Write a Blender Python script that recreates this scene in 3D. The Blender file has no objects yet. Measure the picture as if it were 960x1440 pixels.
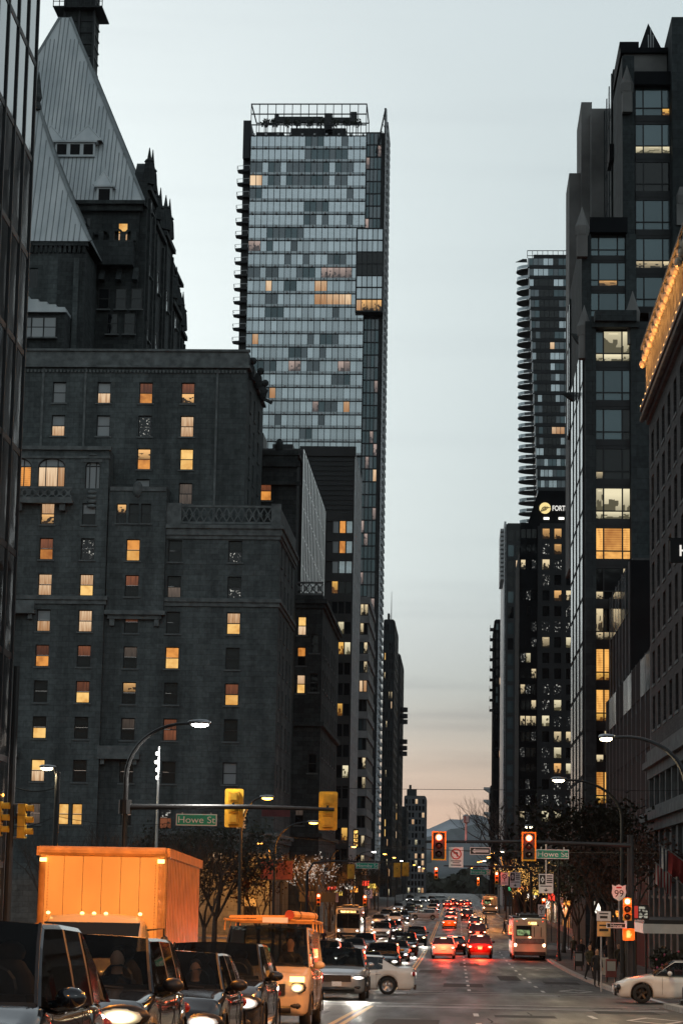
import bpy, math, random
from mathutils import Vector, Matrix
from math import pi, sin, cos, sqrt, radians
R = random.Random(7)
SC = bpy.context.scene
COL = SC.collection
KE = 0.15                                       # dusk: lamps are dim in absolute terms, the exposure is long
# ------------------------------------------------------------------ camera
EYE = Vector((0, 0, 6.0))
FPX = 3200.0                                   # focal length in pixels of a 960 px wide frame
_y = Vector(((643 - 480) / FPX, -(1250 - 720) / FPX, -1)).normalized()
_u = Vector((math.tan(radians(1.0)), 1, 0))
_u.z = -(_u.x * _y.x + _u.y * _y.y) / _y.z
_u.normalize()
_x = _y.cross(_u)
CAMROT = Matrix((_x, _y, _u))                   # camera axes -> world axes (rows are world axes seen in the camera)
cam = bpy.data.cameras.new('camera')
cam.sensor_fit = 'HORIZONTAL'
cam.sensor_width = 36
cam.lens = 36 * FPX / 960
cam.clip_start = 0.5
cam.clip_end = 30000
camo = bpy.data.objects.new('camera', cam)
camo.matrix_world = Matrix.Translation(EYE) @ CAMROT.to_4x4()
COL.objects.link(camo)
SC.camera = camo
# ------------------------------------------------------------------ sky
W = bpy.data.worlds.new('World')
SC.world = W
W.use_nodes = True
nt = W.node_tree
nt.nodes.clear()
SUN_EL, SUN_AZ = radians(1.5), radians(-20)     # sun on the horizon, front left, behind cloud
sky = nt.nodes.new('ShaderNodeTexSky')
sky.sky_type = 'NISHITA'
sky.sun_disc = False
sky.sun_elevation = SUN_EL
sky.sun_rotation = SUN_AZ
sky.air_density = 1.0
sky.dust_density = 0.6
sky.ozone_density = 1.0
# thin high overcast: takes most of the colour out of the clear sky
hs = nt.nodes.new('ShaderNodeHueSaturation')
hs.inputs['Saturation'].default_value = 0.25
nt.links.new(sky.outputs[0], hs.inputs['Color'])
tc = nt.nodes.new('ShaderNodeTexCoord')
mp = nt.nodes.new('ShaderNodeMapping')
mp.inputs['Scale'].default_value = (2.2, 2.2, 40)
nt.links.new(tc.outputs['Generated'], mp.inputs[0])
nz = nt.nodes.new('ShaderNodeTexNoise')
nz.inputs['Scale'].default_value = 2.2
nz.inputs['Detail'].default_value = 7
nt.links.new(mp.outputs[0], nz.inputs['Vector'])
cr = nt.nodes.new('ShaderNodeMapRange')
cr.inputs[1].default_value = 0.52
cr.inputs[2].default_value = 0.72
cr.inputs[3].default_value = 0.0
cr.inputs[4].default_value = 0.55
nt.links.new(nz.outputs[0], cr.inputs[0])
mx = nt.nodes.new('ShaderNodeMix')
mx.data_type = 'RGBA'
mx.blend_type = 'MULTIPLY'
sx0 = nt.nodes.new('ShaderNodeSeparateXYZ')
nt.links.new(tc.outputs['Generated'], sx0.inputs[0])
cf = nt.nodes.new('ShaderNodeMapRange')
cf.inputs[1].default_value = 0.04; cf.inputs[2].default_value = 0.16; cf.inputs[3].default_value = 1; cf.inputs[4].default_value = 0.14
nt.links.new(sx0.outputs[2], cf.inputs[0])
cm = nt.nodes.new('ShaderNodeMath'); cm.operation = 'MULTIPLY'
nt.links.new(cr.outputs[0], cm.inputs[0]); nt.links.new(cf.outputs[0], cm.inputs[1])
nt.links.new(cm.outputs[0], mx.inputs[0])
nt.links.new(hs.outputs[0], mx.inputs[6])
mx.inputs[7].default_value = (0.55, 0.55, 0.6, 1)
# the overcast layer thickens towards the horizon and evens the sky out all the way round
sx = nt.nodes.new('ShaderNodeSeparateXYZ')
nt.links.new(tc.outputs['Generated'], sx.inputs[0])
rp = nt.nodes.new('ShaderNodeValToRGB')
ST = [(0.0, (0.077, 0.0614, 0.0435)), (0.0144, (0.0738, 0.0593, 0.0473)), (0.0358, (0.0878, 0.0738, 0.0627)), (0.0512, (0.0944, 0.0877, 0.0786)), (0.0697, (0.0866, 0.0922, 0.0918)), (0.0883, (0.1018, 0.1173, 0.1237)), (0.1069, (0.1282, 0.1492, 0.1617)), (0.1378, (0.1756, 0.2071, 0.2249)), (0.1994, (0.2465, 0.2874, 0.3089)), (0.2895, (0.3744, 0.4274, 0.4487)), (0.3696, (0.4921, 0.5494, 0.569)), (0.6, (0.6183, 0.6717, 0.7001))]
e = rp.color_ramp.elements
while len(e) < len(ST): e.new(0.99)
for k, (p, c) in enumerate(ST):
    e[k].position = p; e[k].color = (*c, 1)
nt.links.new(sx.outputs[2], rp.inputs[0])
m2 = nt.nodes.new('ShaderNodeMix')
m2.data_type = 'RGBA'
m2.blend_type = 'MULTIPLY'
m2.inputs[0].default_value = 1
nt.links.new(mx.outputs[2], m2.inputs[6])
nt.links.new(rp.outputs[0], m2.inputs[7])
bg = nt.nodes.new('ShaderNodeBackground')
bg.inputs[1].default_value = 0.15
nt.links.new(m2.outputs[2], bg.inputs[0])
wo = nt.nodes.new('ShaderNodeOutputWorld')
nt.links.new(bg.outputs[0], wo.inputs[0])
SC.view_settings.view_transform = 'Standard'
SC.view_settings.look = 'None'
SC.view_settings.exposure = 2.74
SC.view_settings.gamma = 1.0
SC.cycles.use_denoising = True
SC.cycles.denoiser = 'OPENIMAGEDENOISE'
SC.cycles.max_bounces = 5
SC.cycles.diffuse_bounces = 2
SC.cycles.glossy_bounces = 3
SC.cycles.transmission_bounces = 4
SC.cycles.transparent_max_bounces = 8
SC.cycles.sample_clamp_indirect = 4
SC.cycles.caustics_reflective = False
SC.cycles.caustics_refractive = False
# ------------------------------------------------------------------ helpers
def lerp(a, b, t): return a + (b - a) * t

def at(px, py, Y=None, X=None):
    """World point seen at a photo pixel, on the plane y = Y (or x = X): used to take measurements off the photograph."""
    c = Vector(((px - 480) / FPX, -(py - 720) / FPX, -1))
    d = Vector((c.dot(_x), c.dot(_y), c.dot(_u)))
    t = (Y / d.y) if Y is not None else (X / d.x)
    return EYE + d * t

_RP = [(-60, 0.35), (0, 1.55), (25, 2.25), (50, 2.98), (78, 3.76), (100, 4.27), (127, 4.73), (152, 5.02), (180, 5.2), (213, 5.28), (250, 5.2),
       (300, 4.88), (400, 4.25), (570, 3.4), (800, 2.7), (1100, 2.4), (1600, 3.0), (9000, 6.0)]
def drop(y):
    for (a, da), (b, db) in zip(_RP, _RP[1:]):
        if y <= b:
            return da + (db - da) * (y - a) / (b - a)
    return _RP[-1][1]
def zr(y):
    return 6.0 - (drop(y - 9) + drop(y - 4) + drop(y) + drop(y + 4) + drop(y + 9)) / 5
def slope(y):
    return math.atan2(zr(y + 2) - zr(y - 2), 4)

class G:
    """Gathers faces, then links them as one mesh object."""
    def __init__(s):
        s.v = []; s.f = []; s.m = []; s.cur = 0
    def add(s, vs, fs):
        o = len(s.v)
        s.v.extend(tuple(p) for p in vs)
        s.f.extend([tuple(i + o for i in f) for f in fs])
        s.m.extend([s.cur] * len(fs))
        return s
    def quad(s, a, b, c, d): return s.add([a, b, c, d], [(0, 1, 2, 3)])
    def box(s, x0, x1, y0, y1, z0, z1):
        return s.add([(x0, y0, z0), (x1, y0, z0), (x1, y1, z0), (x0, y1, z0), (x0, y0, z1), (x1, y0, z1), (x1, y1, z1), (x0, y1, z1)],
                     [(0, 3, 2, 1), (4, 5, 6, 7), (0, 1, 5, 4), (1, 2, 6, 5), (2, 3, 7, 6), (3, 0, 4, 7)])
    def cbox(s, c, d): return s.box(c[0] - d[0] / 2, c[0] + d[0] / 2, c[1] - d[1] / 2, c[1] + d[1] / 2, c[2] - d[2] / 2, c[2] + d[2] / 2)
    def bar(s, a, b, w, h, up=(0, 0, 1)):
        a, b = Vector(a), Vector(b)
        d = (b - a).normalized()
        sd = d.cross(Vector(up))
        if sd.length < 1e-4: sd = d.cross(Vector((0, 1, 0)))
        sd = sd.normalized() * w / 2
        n = sd.normalized().cross(d) * h / 2
        vs = [a - sd - n, a + sd - n, a + sd + n, a - sd + n, b - sd - n, b + sd - n, b + sd + n, b - sd + n]
        return s.add(vs, [(0, 1, 2, 3), (7, 6, 5, 4), (0, 4, 5, 1), (1, 5, 6, 2), (2, 6, 7, 3), (3, 7, 4, 0)])
    def tube(s, pts, r, n=8, cap=True):
        pts = [Vector(p) for p in pts]
        rs = r if isinstance(r, (list, tuple)) else [r] * len(pts)
        vs = []; ref = None
        for i, p in enumerate(pts):
            d = (pts[min(i + 1, len(pts) - 1)] - pts[max(i - 1, 0)]).normalized()
            if ref is None:
                ref = d.orthogonal().normalized()
            ref = (ref - d * ref.dot(d)).normalized()
            bn = d.cross(ref)
            for k in range(n):
                a = 2 * pi * k / n
                vs.append(p + (ref * cos(a) + bn * sin(a)) * rs[i])
        fs = []
        for i in range(len(pts) - 1):
            for k in range(n):
                k2 = (k + 1) % n
                fs.append((i * n + k, i * n + k2, (i + 1) * n + k2, (i + 1) * n + k))
        if cap:
            fs.append(tuple(range(n - 1, -1, -1)))
            fs.append(tuple((len(pts) - 1) * n + k for k in range(n)))
        return s.add(vs, fs)
    def lathe(s, prof, c=(0, 0, 0), n=16, axis='z', a0=0, a1=2 * pi):
        vs = []; full = abs(a1 - a0 - 2 * pi) < 1e-6
        m = n if full else n + 1
        for (r, h) in prof:
            for k in range(m):
                a = a0 + (a1 - a0) * k / n
                if axis == 'z': vs.append((c[0] + r * cos(a), c[1] + r * sin(a), c[2] + h))
                elif axis == 'x': vs.append((c[0] + h, c[1] + r * cos(a), c[2] + r * sin(a)))
                else: vs.append((c[0] + r * cos(a), c[1] + h, c[2] + r * sin(a)))
        fs = []
        for i in range(len(prof) - 1):
            for k in range(n):
                k2 = (k + 1) % m
                fs.append((i * m + k, i * m + k2, (i + 1) * m + k2, (i + 1) * m + k))
        return s.add(vs, fs)
    def ball(s, c, r, nu=10, nv=6):
        if not isinstance(r, (tuple, list)): r = (r, r, r)
        vs = []; fs = []
        for j in range(nv + 1):
            b = -pi / 2 + pi * j / nv
            for i in range(nu):
                a = 2 * pi * i / nu
                vs.append((c[0] + r[0] * cos(b) * cos(a), c[1] + r[1] * cos(b) * sin(a), c[2] + r[2] * sin(b)))
        for j in range(nv):
            for i in range(nu):
                i2 = (i + 1) % nu
                fs.append((j * nu + i, j * nu + i2, (j + 1) * nu + i2, (j + 1) * nu + i))
        return s.add(vs, fs)
    def prism(s, poly, O, U, V, N):
        """poly of (u, v) extruded from O along N."""
        O, U, V, N = Vector(O), Vector(U), Vector(V), Vector(N)
        n = len(poly)
        vs = [O + U * p[0] + V * p[1] for p in poly]
        vs += [v + N for v in vs]
        fs = [tuple(range(n)), tuple(range(2 * n - 1, n - 1, -1))]
        for i in range(n):
            j = (i + 1) % n
            fs.append((i, i + n, j + n, j))
        return s.add(vs, fs)
    def facade(s, O, U, V, w, h, holes=(), depth=0.25, N=None):
        """Rectangle w x h in the U, V plane with real openings (u0, u1, v0, v1); reveals go back along -N."""
        O, U, V = Vector(O), Vector(U), Vector(V)
        N = Vector(N) if N is not None else U.cross(V)
        us = sorted({0, w} | {round(k, 4) for q in holes for k in q[:2] if 0 < k < w})
        vs_ = sorted({0, h} | {round(k, 4) for q in holes for k in q[2:4] if 0 < k < h})
        idx = {}; vs = []; fs = []
        def P(u, v):
            if (u, v) not in idx:
                idx[(u, v)] = len(vs); vs.append(O + U * u + V * v)
            return idx[(u, v)]
        for a, b in zip(us, us[1:]):
            um = (a + b) / 2
            hu = [q for q in holes if q[0] - 1e-4 < um < q[1] + 1e-4]
            for c, d in zip(vs_, vs_[1:]):
                vm = (c + d) / 2
                if any(q[2] < vm < q[3] for q in hu): continue
                fs.append((P(a, c), P(b, c), P(b, d), P(a, d)))
        s.add(vs, fs)
        for q in holes:
            a, b, c, d = max(q[0], 0), min(q[1], w), max(q[2], 0), min(q[3], h)
            ps = [O + U * a + V * c, O + U * b + V * c, O + U * b + V * d, O + U * a + V * d]
            bs = [p - N * depth for p in ps]
            for i in range(4):
                j = (i + 1) % 4
                s.quad(ps[j], ps[i], bs[i], bs[j])
        return s
    def mesh(s, name, mats, smooth=False):
        me = bpy.data.meshes.new(name)
        me.from_pydata(s.v, [], s.f)
        for m in (mats if isinstance(mats, (list, tuple)) else [mats]): me.materials.append(m)
        if len(me.materials) > 1: me.polygons.foreach_set('material_index', s.m)
        if smooth: me.polygons.foreach_set('use_smooth', [True] * len(me.polygons))
        me.update()
        return me
    def obj(s, name, mats, parent=None, smooth=False, local=False, kind=None):
        return place(name, s.mesh(name, mats, smooth), parent, local=local, kind=kind)

def place(name, me, parent=None, loc=None, rot=None, scale=None, local=False, kind=None, mat=None, label=None):
    o = bpy.data.objects.new(name, me)
    COL.objects.link(o)
    if parent is not None:
        o.parent = parent
        if not local:
            o.matrix_parent_inverse = wm(parent).inverted()
    if loc is not None: o.location = loc
    if rot is not None: o.rotation_euler = rot
    if scale is not None: o.scale = scale
    if kind: o['kind'] = kind
    if label: o['label'] = label
    if mat is not None:
        o.material_slots[0].link = 'OBJECT'
        o.material_slots[0].material = mat
    return o
def wm(o):
    M = Matrix.LocRotScale(o.location, o.rotation_euler.to_quaternion(), o.scale)
    return wm(o.parent) @ o.matrix_parent_inverse @ M if o.parent else M
def thing(name, label, cat, loc=(0, 0, 0), group=None, rz=0):
    o = bpy.data.objects.new(name, None)
    o.empty_display_size = 0.3
    COL.objects.link(o)
    o.location = loc
    o.rotation_euler = (0, 0, rz)
    return tag(o, label, cat, group)
def tag(o, label, cat, group=None):
    o['label'] = label; o['category'] = cat
    if group: o['group'] = group
    return o
def kids(o): return [c for c in KIDS.get(o.name, [])]
KIDS = {}
def index_kids():
    KIDS.clear()
    for o in COL.objects:
        if o.parent: KIDS.setdefault(o.parent.name, []).append(o)
def copy_tree(o, swap=None, skip=()):
    """A copy of a thing with copies of its parts and sub-parts; swap exchanges materials by name."""
    def rec(a, par):
        c = a.copy()
        COL.objects.link(c)
        if par: c.parent = par
        if swap and a.type == 'MESH':
            for i, sl in enumerate(a.material_slots):
                if sl.material and sl.material.name in swap:
                    c.material_slots[i].link = 'OBJECT'
                    c.material_slots[i].material = swap[sl.material.name]
        for k in KIDS.get(a.name, []):
            if k.name.split('.')[0] not in skip: rec(k, c)
        return c
    return rec(o, None)
def pieces(parent, name, rest, items, limit=300):
    """items: (size, mesh, location, rotation, scale, material). The largest `limit` become parts of their own, the rest one joined part."""
    items = sorted(items, key=lambda q: -q[0])
    for (sz, me, loc, rot, scl, m) in items[:limit]:
        place(name, me, parent, loc, rot, scl, mat=m)
    if len(items) > limit:
        g = G(); ms = []
        for (sz, me, loc, rot, scl, m) in items[limit:]:
            M = Matrix.LocRotScale(Vector(loc), rot.to_quaternion() if hasattr(rot, 'to_quaternion') else None, Vector(scl) if scl else Vector((1, 1, 1)))
            if m not in ms: ms.append(m)
            g.cur = ms.index(m)
            g.add([M @ v.co for v in me.vertices], [tuple(p.vertices) for p in me.polygons])
        g.obj(rest, ms, parent, kind='stuff')
# ------------------------------------------------------------------ materials
MATS = {}
def mat(name, col, rough=0.6, metal=0.0, var=0.25, scale=3.0, bump=0.0, bscale=None, spec=0.5, coat=0.0, stretch=(1, 1, 1), col2=None, coords='Object', detail=4):
    if name in MATS: return MATS[name]
    m = bpy.data.materials.new(name)
    m.use_nodes = True
    n = m.node_tree.nodes; l = m.node_tree.links
    b = n['Principled BSDF']
    b.inputs['Roughness'].default_value = rough
    b.inputs['Metallic'].default_value = metal
    b.inputs['Specular IOR Level'].default_value = spec
    b.inputs['Coat Weight'].default_value = coat
    b.inputs['Coat Roughness'].default_value = 0.03
    t = n.new('ShaderNodeTexCoord')
    mpn = n.new('ShaderNodeMapping')
    mpn.inputs['Scale'].default_value = stretch
    l.new(t.outputs[coords], mpn.inputs[0])
    z = n.new('ShaderNodeTexNoise')
    z.inputs['Scale'].default_value = scale
    z.inputs['Detail'].default_value = detail
    l.new(mpn.outputs[0], z.inputs['Vector'])
    r = n.new('ShaderNodeValToRGB')
    c2 = col2 or tuple(c * (1 - var) for c in col)
    hi = tuple(min(1, c * (1 + var)) for c in col) if col2 is None else col
    r.color_ramp.elements[0].position = 0.3
    r.color_ramp.elements[1].position = 0.7
    r.color_ramp.elements[0].color = (*c2, 1)
    r.color_ramp.elements[1].color = (*hi, 1)
    l.new(z.outputs[0], r.inputs[0])
    l.new(r.outputs[0], b.inputs['Base Color'])
    if bump:
        z2 = n.new('ShaderNodeTexNoise')
        z2.inputs['Scale'].default_value = bscale or scale * 6
        z2.inputs['Detail'].default_value = 3
        l.new(mpn.outputs[0], z2.inputs['Vector'])
        bp = n.new('ShaderNodeBump')
        bp.inputs['Strength'].default_value = bump
        bp.inputs['Distance'].default_value = 0.05
        l.new(z2.outputs[0], bp.inputs['Height'])
        l.new(bp.outputs[0], b.inputs['Normal'])
    MATS[name] = m
    return m
def glow(name, col, strength, col2=None, scale=0, stretch=(1, 1, 1), lo=0.35, hi=0.65, base=(0.02, 0.02, 0.02), coords='Object', rnd=True):
    """Something that gives off light; with a scale, a lit room or curtain with lighter and darker patches."""
    if name in MATS: return MATS[name]
    m = bpy.data.materials.new(name)
    m.use_nodes = True
    n = m.node_tree.nodes; l = m.node_tree.links
    b = n['Principled BSDF']
    b.inputs['Base Color'].default_value = (*base, 1)
    b.inputs['Roughness'].default_value = 0.15
    b.inputs['Emission Strength'].default_value = strength * KE
    b.inputs['Emission Color'].default_value = (*col, 1)
    if scale:
        t = n.new('ShaderNodeTexCoord')
        mpn = n.new('ShaderNodeMapping')
        mpn.inputs['Scale'].default_value = stretch
        l.new(t.outputs[coords], mpn.inputs[0])
        z = n.new('ShaderNodeTexNoise')
        z.noise_dimensions = '4D'
        z.inputs['Scale'].default_value = scale
        z.inputs['Detail'].default_value = 2
        l.new(mpn.outputs[0], z.inputs['Vector'])
        if rnd:
            oi = n.new('ShaderNodeObjectInfo')
            mm = n.new('ShaderNodeMath'); mm.operation = 'MULTIPLY'
            mm.inputs[1].default_value = 50
            l.new(oi.outputs['Random'], mm.inputs[0])
            l.new(mm.outputs[0], z.inputs['W'])
        r = n.new('ShaderNodeValToRGB')
        r.color_ramp.elements[0].position = lo
        r.color_ramp.elements[1].position = hi
        r.color_ramp.elements[0].color = (*(col2 or tuple(c * 0.1 for c in col)), 1)
        r.color_ramp.elements[1].color = (*col, 1)
        l.new(z.outputs[0], r.inputs[0])
        l.new(r.outputs[0], b.inputs['Emission Color'])
    MATS[name] = m
    return m
def lampmat(name, col, strength):
    """A lamp behind a lens: hottest over the bulb, falling off to the rim."""
    if name in MATS: return MATS[name]
    m = bpy.data.materials.new(name); m.use_nodes = True
    n = m.node_tree.nodes; l = m.node_tree.links; b = n['Principled BSDF']
    b.inputs['Base Color'].default_value = (.3, .3, .3, 1); b.inputs['Roughness'].default_value = .1
    b.inputs['Emission Color'].default_value = (*col, 1)
    t = n.new('ShaderNodeTexCoord'); sp = n.new('ShaderNodeVectorMath'); sp.operation = 'SUBTRACT'; sp.inputs[1].default_value = (.5, 0, .5)
    l.new(t.outputs['Generated'], sp.inputs[0])
    sc = n.new('ShaderNodeVectorMath'); sc.operation = 'MULTIPLY'; sc.inputs[1].default_value = (2, 0, 2); l.new(sp.outputs[0], sc.inputs[0])
    ln = n.new('ShaderNodeVectorMath'); ln.operation = 'LENGTH'; l.new(sc.outputs[0], ln.inputs[0])
    r = n.new('ShaderNodeMapRange'); r.inputs[1].default_value = 1.0; r.inputs[2].default_value = 0.1; r.inputs[3].default_value = 0.0; r.inputs[4].default_value = 1.0
    l.new(ln.outputs['Value'], r.inputs[0])
    p = n.new('ShaderNodeMath'); p.operation = 'POWER'; p.inputs[1].default_value = 3.2; l.new(r.outputs[0], p.inputs[0])
    q = n.new('ShaderNodeMath'); q.operation = 'MULTIPLY_ADD'; q.inputs[1].default_value = strength * KE; q.inputs[2].default_value = .12 * KE; l.new(p.outputs[0], q.inputs[0])
    l.new(q.outputs[0], b.inputs['Emission Strength'])
    MATS[name] = m
    return m
def litmat(name, hi, lo, strength, mode):
    """A lit window: 'curtain' = hanging folds, 'blind' = fine slats with a lamp glow, 'room' = pale ceiling and wall over dark furniture."""
    if name in MATS: return MATS[name]
    m = bpy.data.materials.new(name); m.use_nodes = True
    n = m.node_tree.nodes; l = m.node_tree.links; b = n['Principled BSDF']
    b.inputs['Base Color'].default_value = (.02, .02, .02, 1); b.inputs['Roughness'].default_value = .15
    b.inputs['Emission Strength'].default_value = strength * KE
    def M(op, a, c=None):
        q = n.new('ShaderNodeMath'); q.operation = op
        for i, v in enumerate((a, c)):
            if v is None: continue
            if isinstance(v, (int, float)): q.inputs[i].default_value = v
            else: l.new(v, q.inputs[i])
        return q.outputs[0]
    t = n.new('ShaderNodeTexCoord'); sp = n.new('ShaderNodeSeparateXYZ'); l.new(t.outputs['Generated'], sp.inputs[0])
    oi = n.new('ShaderNodeObjectInfo'); rnd = oi.outputs['Random']
    z = sp.outputs[2]; x = sp.outputs[0]
    shift = M('MULTIPLY', rnd, 37.0)
    cb = n.new('ShaderNodeCombineXYZ'); l.new(M('ADD', x, shift), cb.inputs[0]); l.new(M('ADD', z, shift), cb.inputs[1])
    if mode == 'curtain':
        w = n.new('ShaderNodeTexNoise'); w.inputs['Scale'].default_value = 9; w.inputs['Detail'].default_value = 3
        mp = n.new('ShaderNodeMapping'); mp.inputs['Scale'].default_value = (1, .06, 1); l.new(cb.outputs[0], mp.inputs[0]); l.new(mp.outputs[0], w.inputs['Vector'])
        f = M('MULTIPLY', w.outputs[0], M('ADD', M('MULTIPLY', z, .35), .8))
    elif mode == 'blind':
        w = n.new('ShaderNodeTexNoise'); w.inputs['Scale'].default_value = 1.3; w.inputs['Detail'].default_value = 2; l.new(cb.outputs[0], w.inputs['Vector'])
        s_ = M('ADD', M('MULTIPLY', M('SINE', M('MULTIPLY', z, 60)), .12), .1)
        f = M('ADD', w.outputs[0], s_)
    else:
        v = n.new('ShaderNodeTexVoronoi'); v.distance = 'CHEBYCHEV'; v.inputs['Scale'].default_value = 3.2; v.inputs['Randomness'].default_value = .75
        l.new(cb.outputs[0], v.inputs['Vector'])
        sc = n.new('ShaderNodeSeparateColor'); l.new(v.outputs['Color'], sc.inputs[0])
        wall = M('ADD', M('MULTIPLY', z, .5), .3)
        furn = M('MULTIPLY', M('LESS_THAN', z, M('ADD', M('MULTIPLY', sc.outputs[0], .7), .08)), M('LESS_THAN', sc.outputs[1], .72))
        strip = M('MULTIPLY', M('LESS_THAN', M('ABSOLUTE', M('SUBTRACT', z, .9)), .025), M('LESS_THAN', M('ABSOLUTE', M('SUBTRACT', x, .55)), .28))
        f = M('ADD', M('MULTIPLY', wall, M('SUBTRACT', 1, M('MULTIPLY', furn, .93))), strip)
    br = M('MULTIPLY', f, M('ADD', M('MULTIPLY', M('FRACT', M('MULTIPLY', rnd, 17.3)), .7), .6))
    r = n.new('ShaderNodeValToRGB')
    r.color_ramp.elements[0].position = .12 if mode == 'room' else .25; r.color_ramp.elements[1].position = .85 if mode == 'room' else .75
    r.color_ramp.elements[0].color = (*lo, 1); r.color_ramp.elements[1].color = (*hi, 1)
    l.new(br, r.inputs[0]); l.new(r.outputs[0], b.inputs['Emission Color'])
    MATS[name] = m
    return m
def masonry(name, col, col2, mortar, bw, bh, rough=0.85, axis='xz', msize=0.012, bump=0.4, dirt=0.5):
    """Coursed stone or brick: block-to-block tone, recessed joints, large weather stains."""
    if name in MATS: return MATS[name]
    m = bpy.data.materials.new(name)
    m.use_nodes = True
    n = m.node_tree.nodes; l = m.node_tree.links
    b = n['Principled BSDF']
    b.inputs['Roughness'].default_value = rough
    b.inputs['Specular IOR Level'].default_value = 0.25
    t = n.new('ShaderNodeTexCoord')
    sp = n.new('ShaderNodeSeparateXYZ')
    l.new(t.outputs['Object'], sp.inputs[0])
    ad = n.new('ShaderNodeMath'); ad.operation = 'ADD'
    l.new(sp.outputs[0], ad.inputs[0]); l.new(sp.outputs[1], ad.inputs[1])
    cb = n.new('ShaderNodeCombineXYZ')
    l.new(ad.outputs[0], cb.inputs[0]); l.new(sp.outputs[2], cb.inputs[1])
    k = n.new('ShaderNodeTexBrick')
    k.inputs['Scale'].default_value = 1
    k.inputs['Brick Width'].default_value = bw
    k.inputs['Row Height'].default_value = bh
    k.inputs['Mortar Size'].default_value = msize
    k.inputs['Color1'].default_value = (*col, 1)
    k.inputs['Color2'].default_value = (*col2, 1)
    k.inputs['Mortar'].default_value = (*mortar, 1)
    k.inputs['Bias'].default_value = -0.2
    l.new(cb.outputs[0], k.inputs['Vector'])
    z = n.new('ShaderNodeTexNoise')
    z.inputs['Scale'].default_value = 0.22
    z.inputs['Detail'].default_value = 6
    z.inputs['Roughness'].default_value = 0.65
    mpn = n.new('ShaderNodeMapping'); mpn.inputs['Scale'].default_value = (1.6, 1.6, 0.22)
    l.new(t.outputs['Object'], mpn.inputs[0]); l.new(mpn.outputs[0], z.inputs['Vector'])
    mr = n.new('ShaderNodeMapRange')
    mr.inputs[1].default_value = 0.3; mr.inputs[2].default_value = 0.7
    mr.inputs[3].default_value = 1 - dirt; mr.inputs[4].default_value = 1.15
    l.new(z.outputs[0], mr.inputs[0])
    z3 = n.new('ShaderNodeTexNoise')
    z3.inputs['Scale'].default_value = 2.5; z3.inputs['Detail'].default_value = 5
    l.new(t.outputs['Object'], z3.inputs['Vector'])
    mr3 = n.new('ShaderNodeMapRange'); mr3.inputs[3].default_value = 0.45; mr3.inputs[4].default_value = 1.55
    l.new(z3.outputs[0], mr3.inputs[0])
    mu = n.new('ShaderNodeVectorMath'); mu.operation = 'SCALE'
    l.new(k.outputs['Color'], mu.inputs[0]); l.new(mr.outputs[0], mu.inputs['Scale'])
    mu2 = n.new('ShaderNodeVectorMath'); mu2.operation = 'SCALE'
    l.new(mu.outputs[0], mu2.inputs[0]); l.new(mr3.outputs[0], mu2.inputs['Scale'])
    l.new(mu2.outputs[0], b.inputs['Base Color'])
    bp = n.new('ShaderNodeBump'); bp.inputs['Strength'].default_value = bump; bp.inputs['Distance'].default_value = 0.03
    iv = n.new('ShaderNodeMath'); iv.operation = 'SUBTRACT'; iv.inputs[0].default_value = 1
    l.new(k.outputs['Fac'], iv.inputs[1])
    l.new(iv.outputs[0], bp.inputs['Height']); l.new(bp.outputs[0], b.inputs['Normal'])
    MATS[name] = m
    return m
def glass(name, col=(0.02, 0.025, 0.03), rough=0.06, metal=0.0, wob=0.02, wscale=0.6, spec=0.8, var=0.2):
    """Building glass: dark, glossy, each pane a little out of true so that reflections break up."""
    if name in MATS: return MATS[name]
    m = bpy.data.materials.new(name)
    m.use_nodes = True
    n = m.node_tree.nodes; l = m.node_tree.links
    b = n['Principled BSDF']
    b.inputs['Roughness'].default_value = rough
    b.inputs['Metallic'].default_value = metal
    b.inputs['Specular IOR Level'].default_value = spec
    oi = n.new('ShaderNodeObjectInfo')
    mr = n.new('ShaderNodeMapRange'); mr.inputs[3].default_value = 1 - var; mr.inputs[4].default_value = 1 + var
    l.new(oi.outputs['Random'], mr.inputs[0])
    vm = n.new('ShaderNodeVectorMath'); vm.operation = 'SCALE'
    vm.inputs[0].default_value = col
    l.new(mr.outputs[0], vm.inputs['Scale'])
    l.new(vm.outputs[0], b.inputs['Base Color'])
    t = n.new('ShaderNodeTexCoord')
    z = n.new('ShaderNodeTexNoise'); z.inputs['Scale'].default_value = wscale; z.inputs['Detail'].default_value = 2
    l.new(t.outputs['Object'], z.inputs['Vector'])
    bp = n.new('ShaderNodeBump'); bp.inputs['Strength'].default_value = 1; bp.inputs['Distance'].default_value = wob
    l.new(z.outputs[0], bp.inputs['Height']); l.new(bp.outputs[0], b.inputs['Normal'])
    MATS[name] = m
    return m
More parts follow.
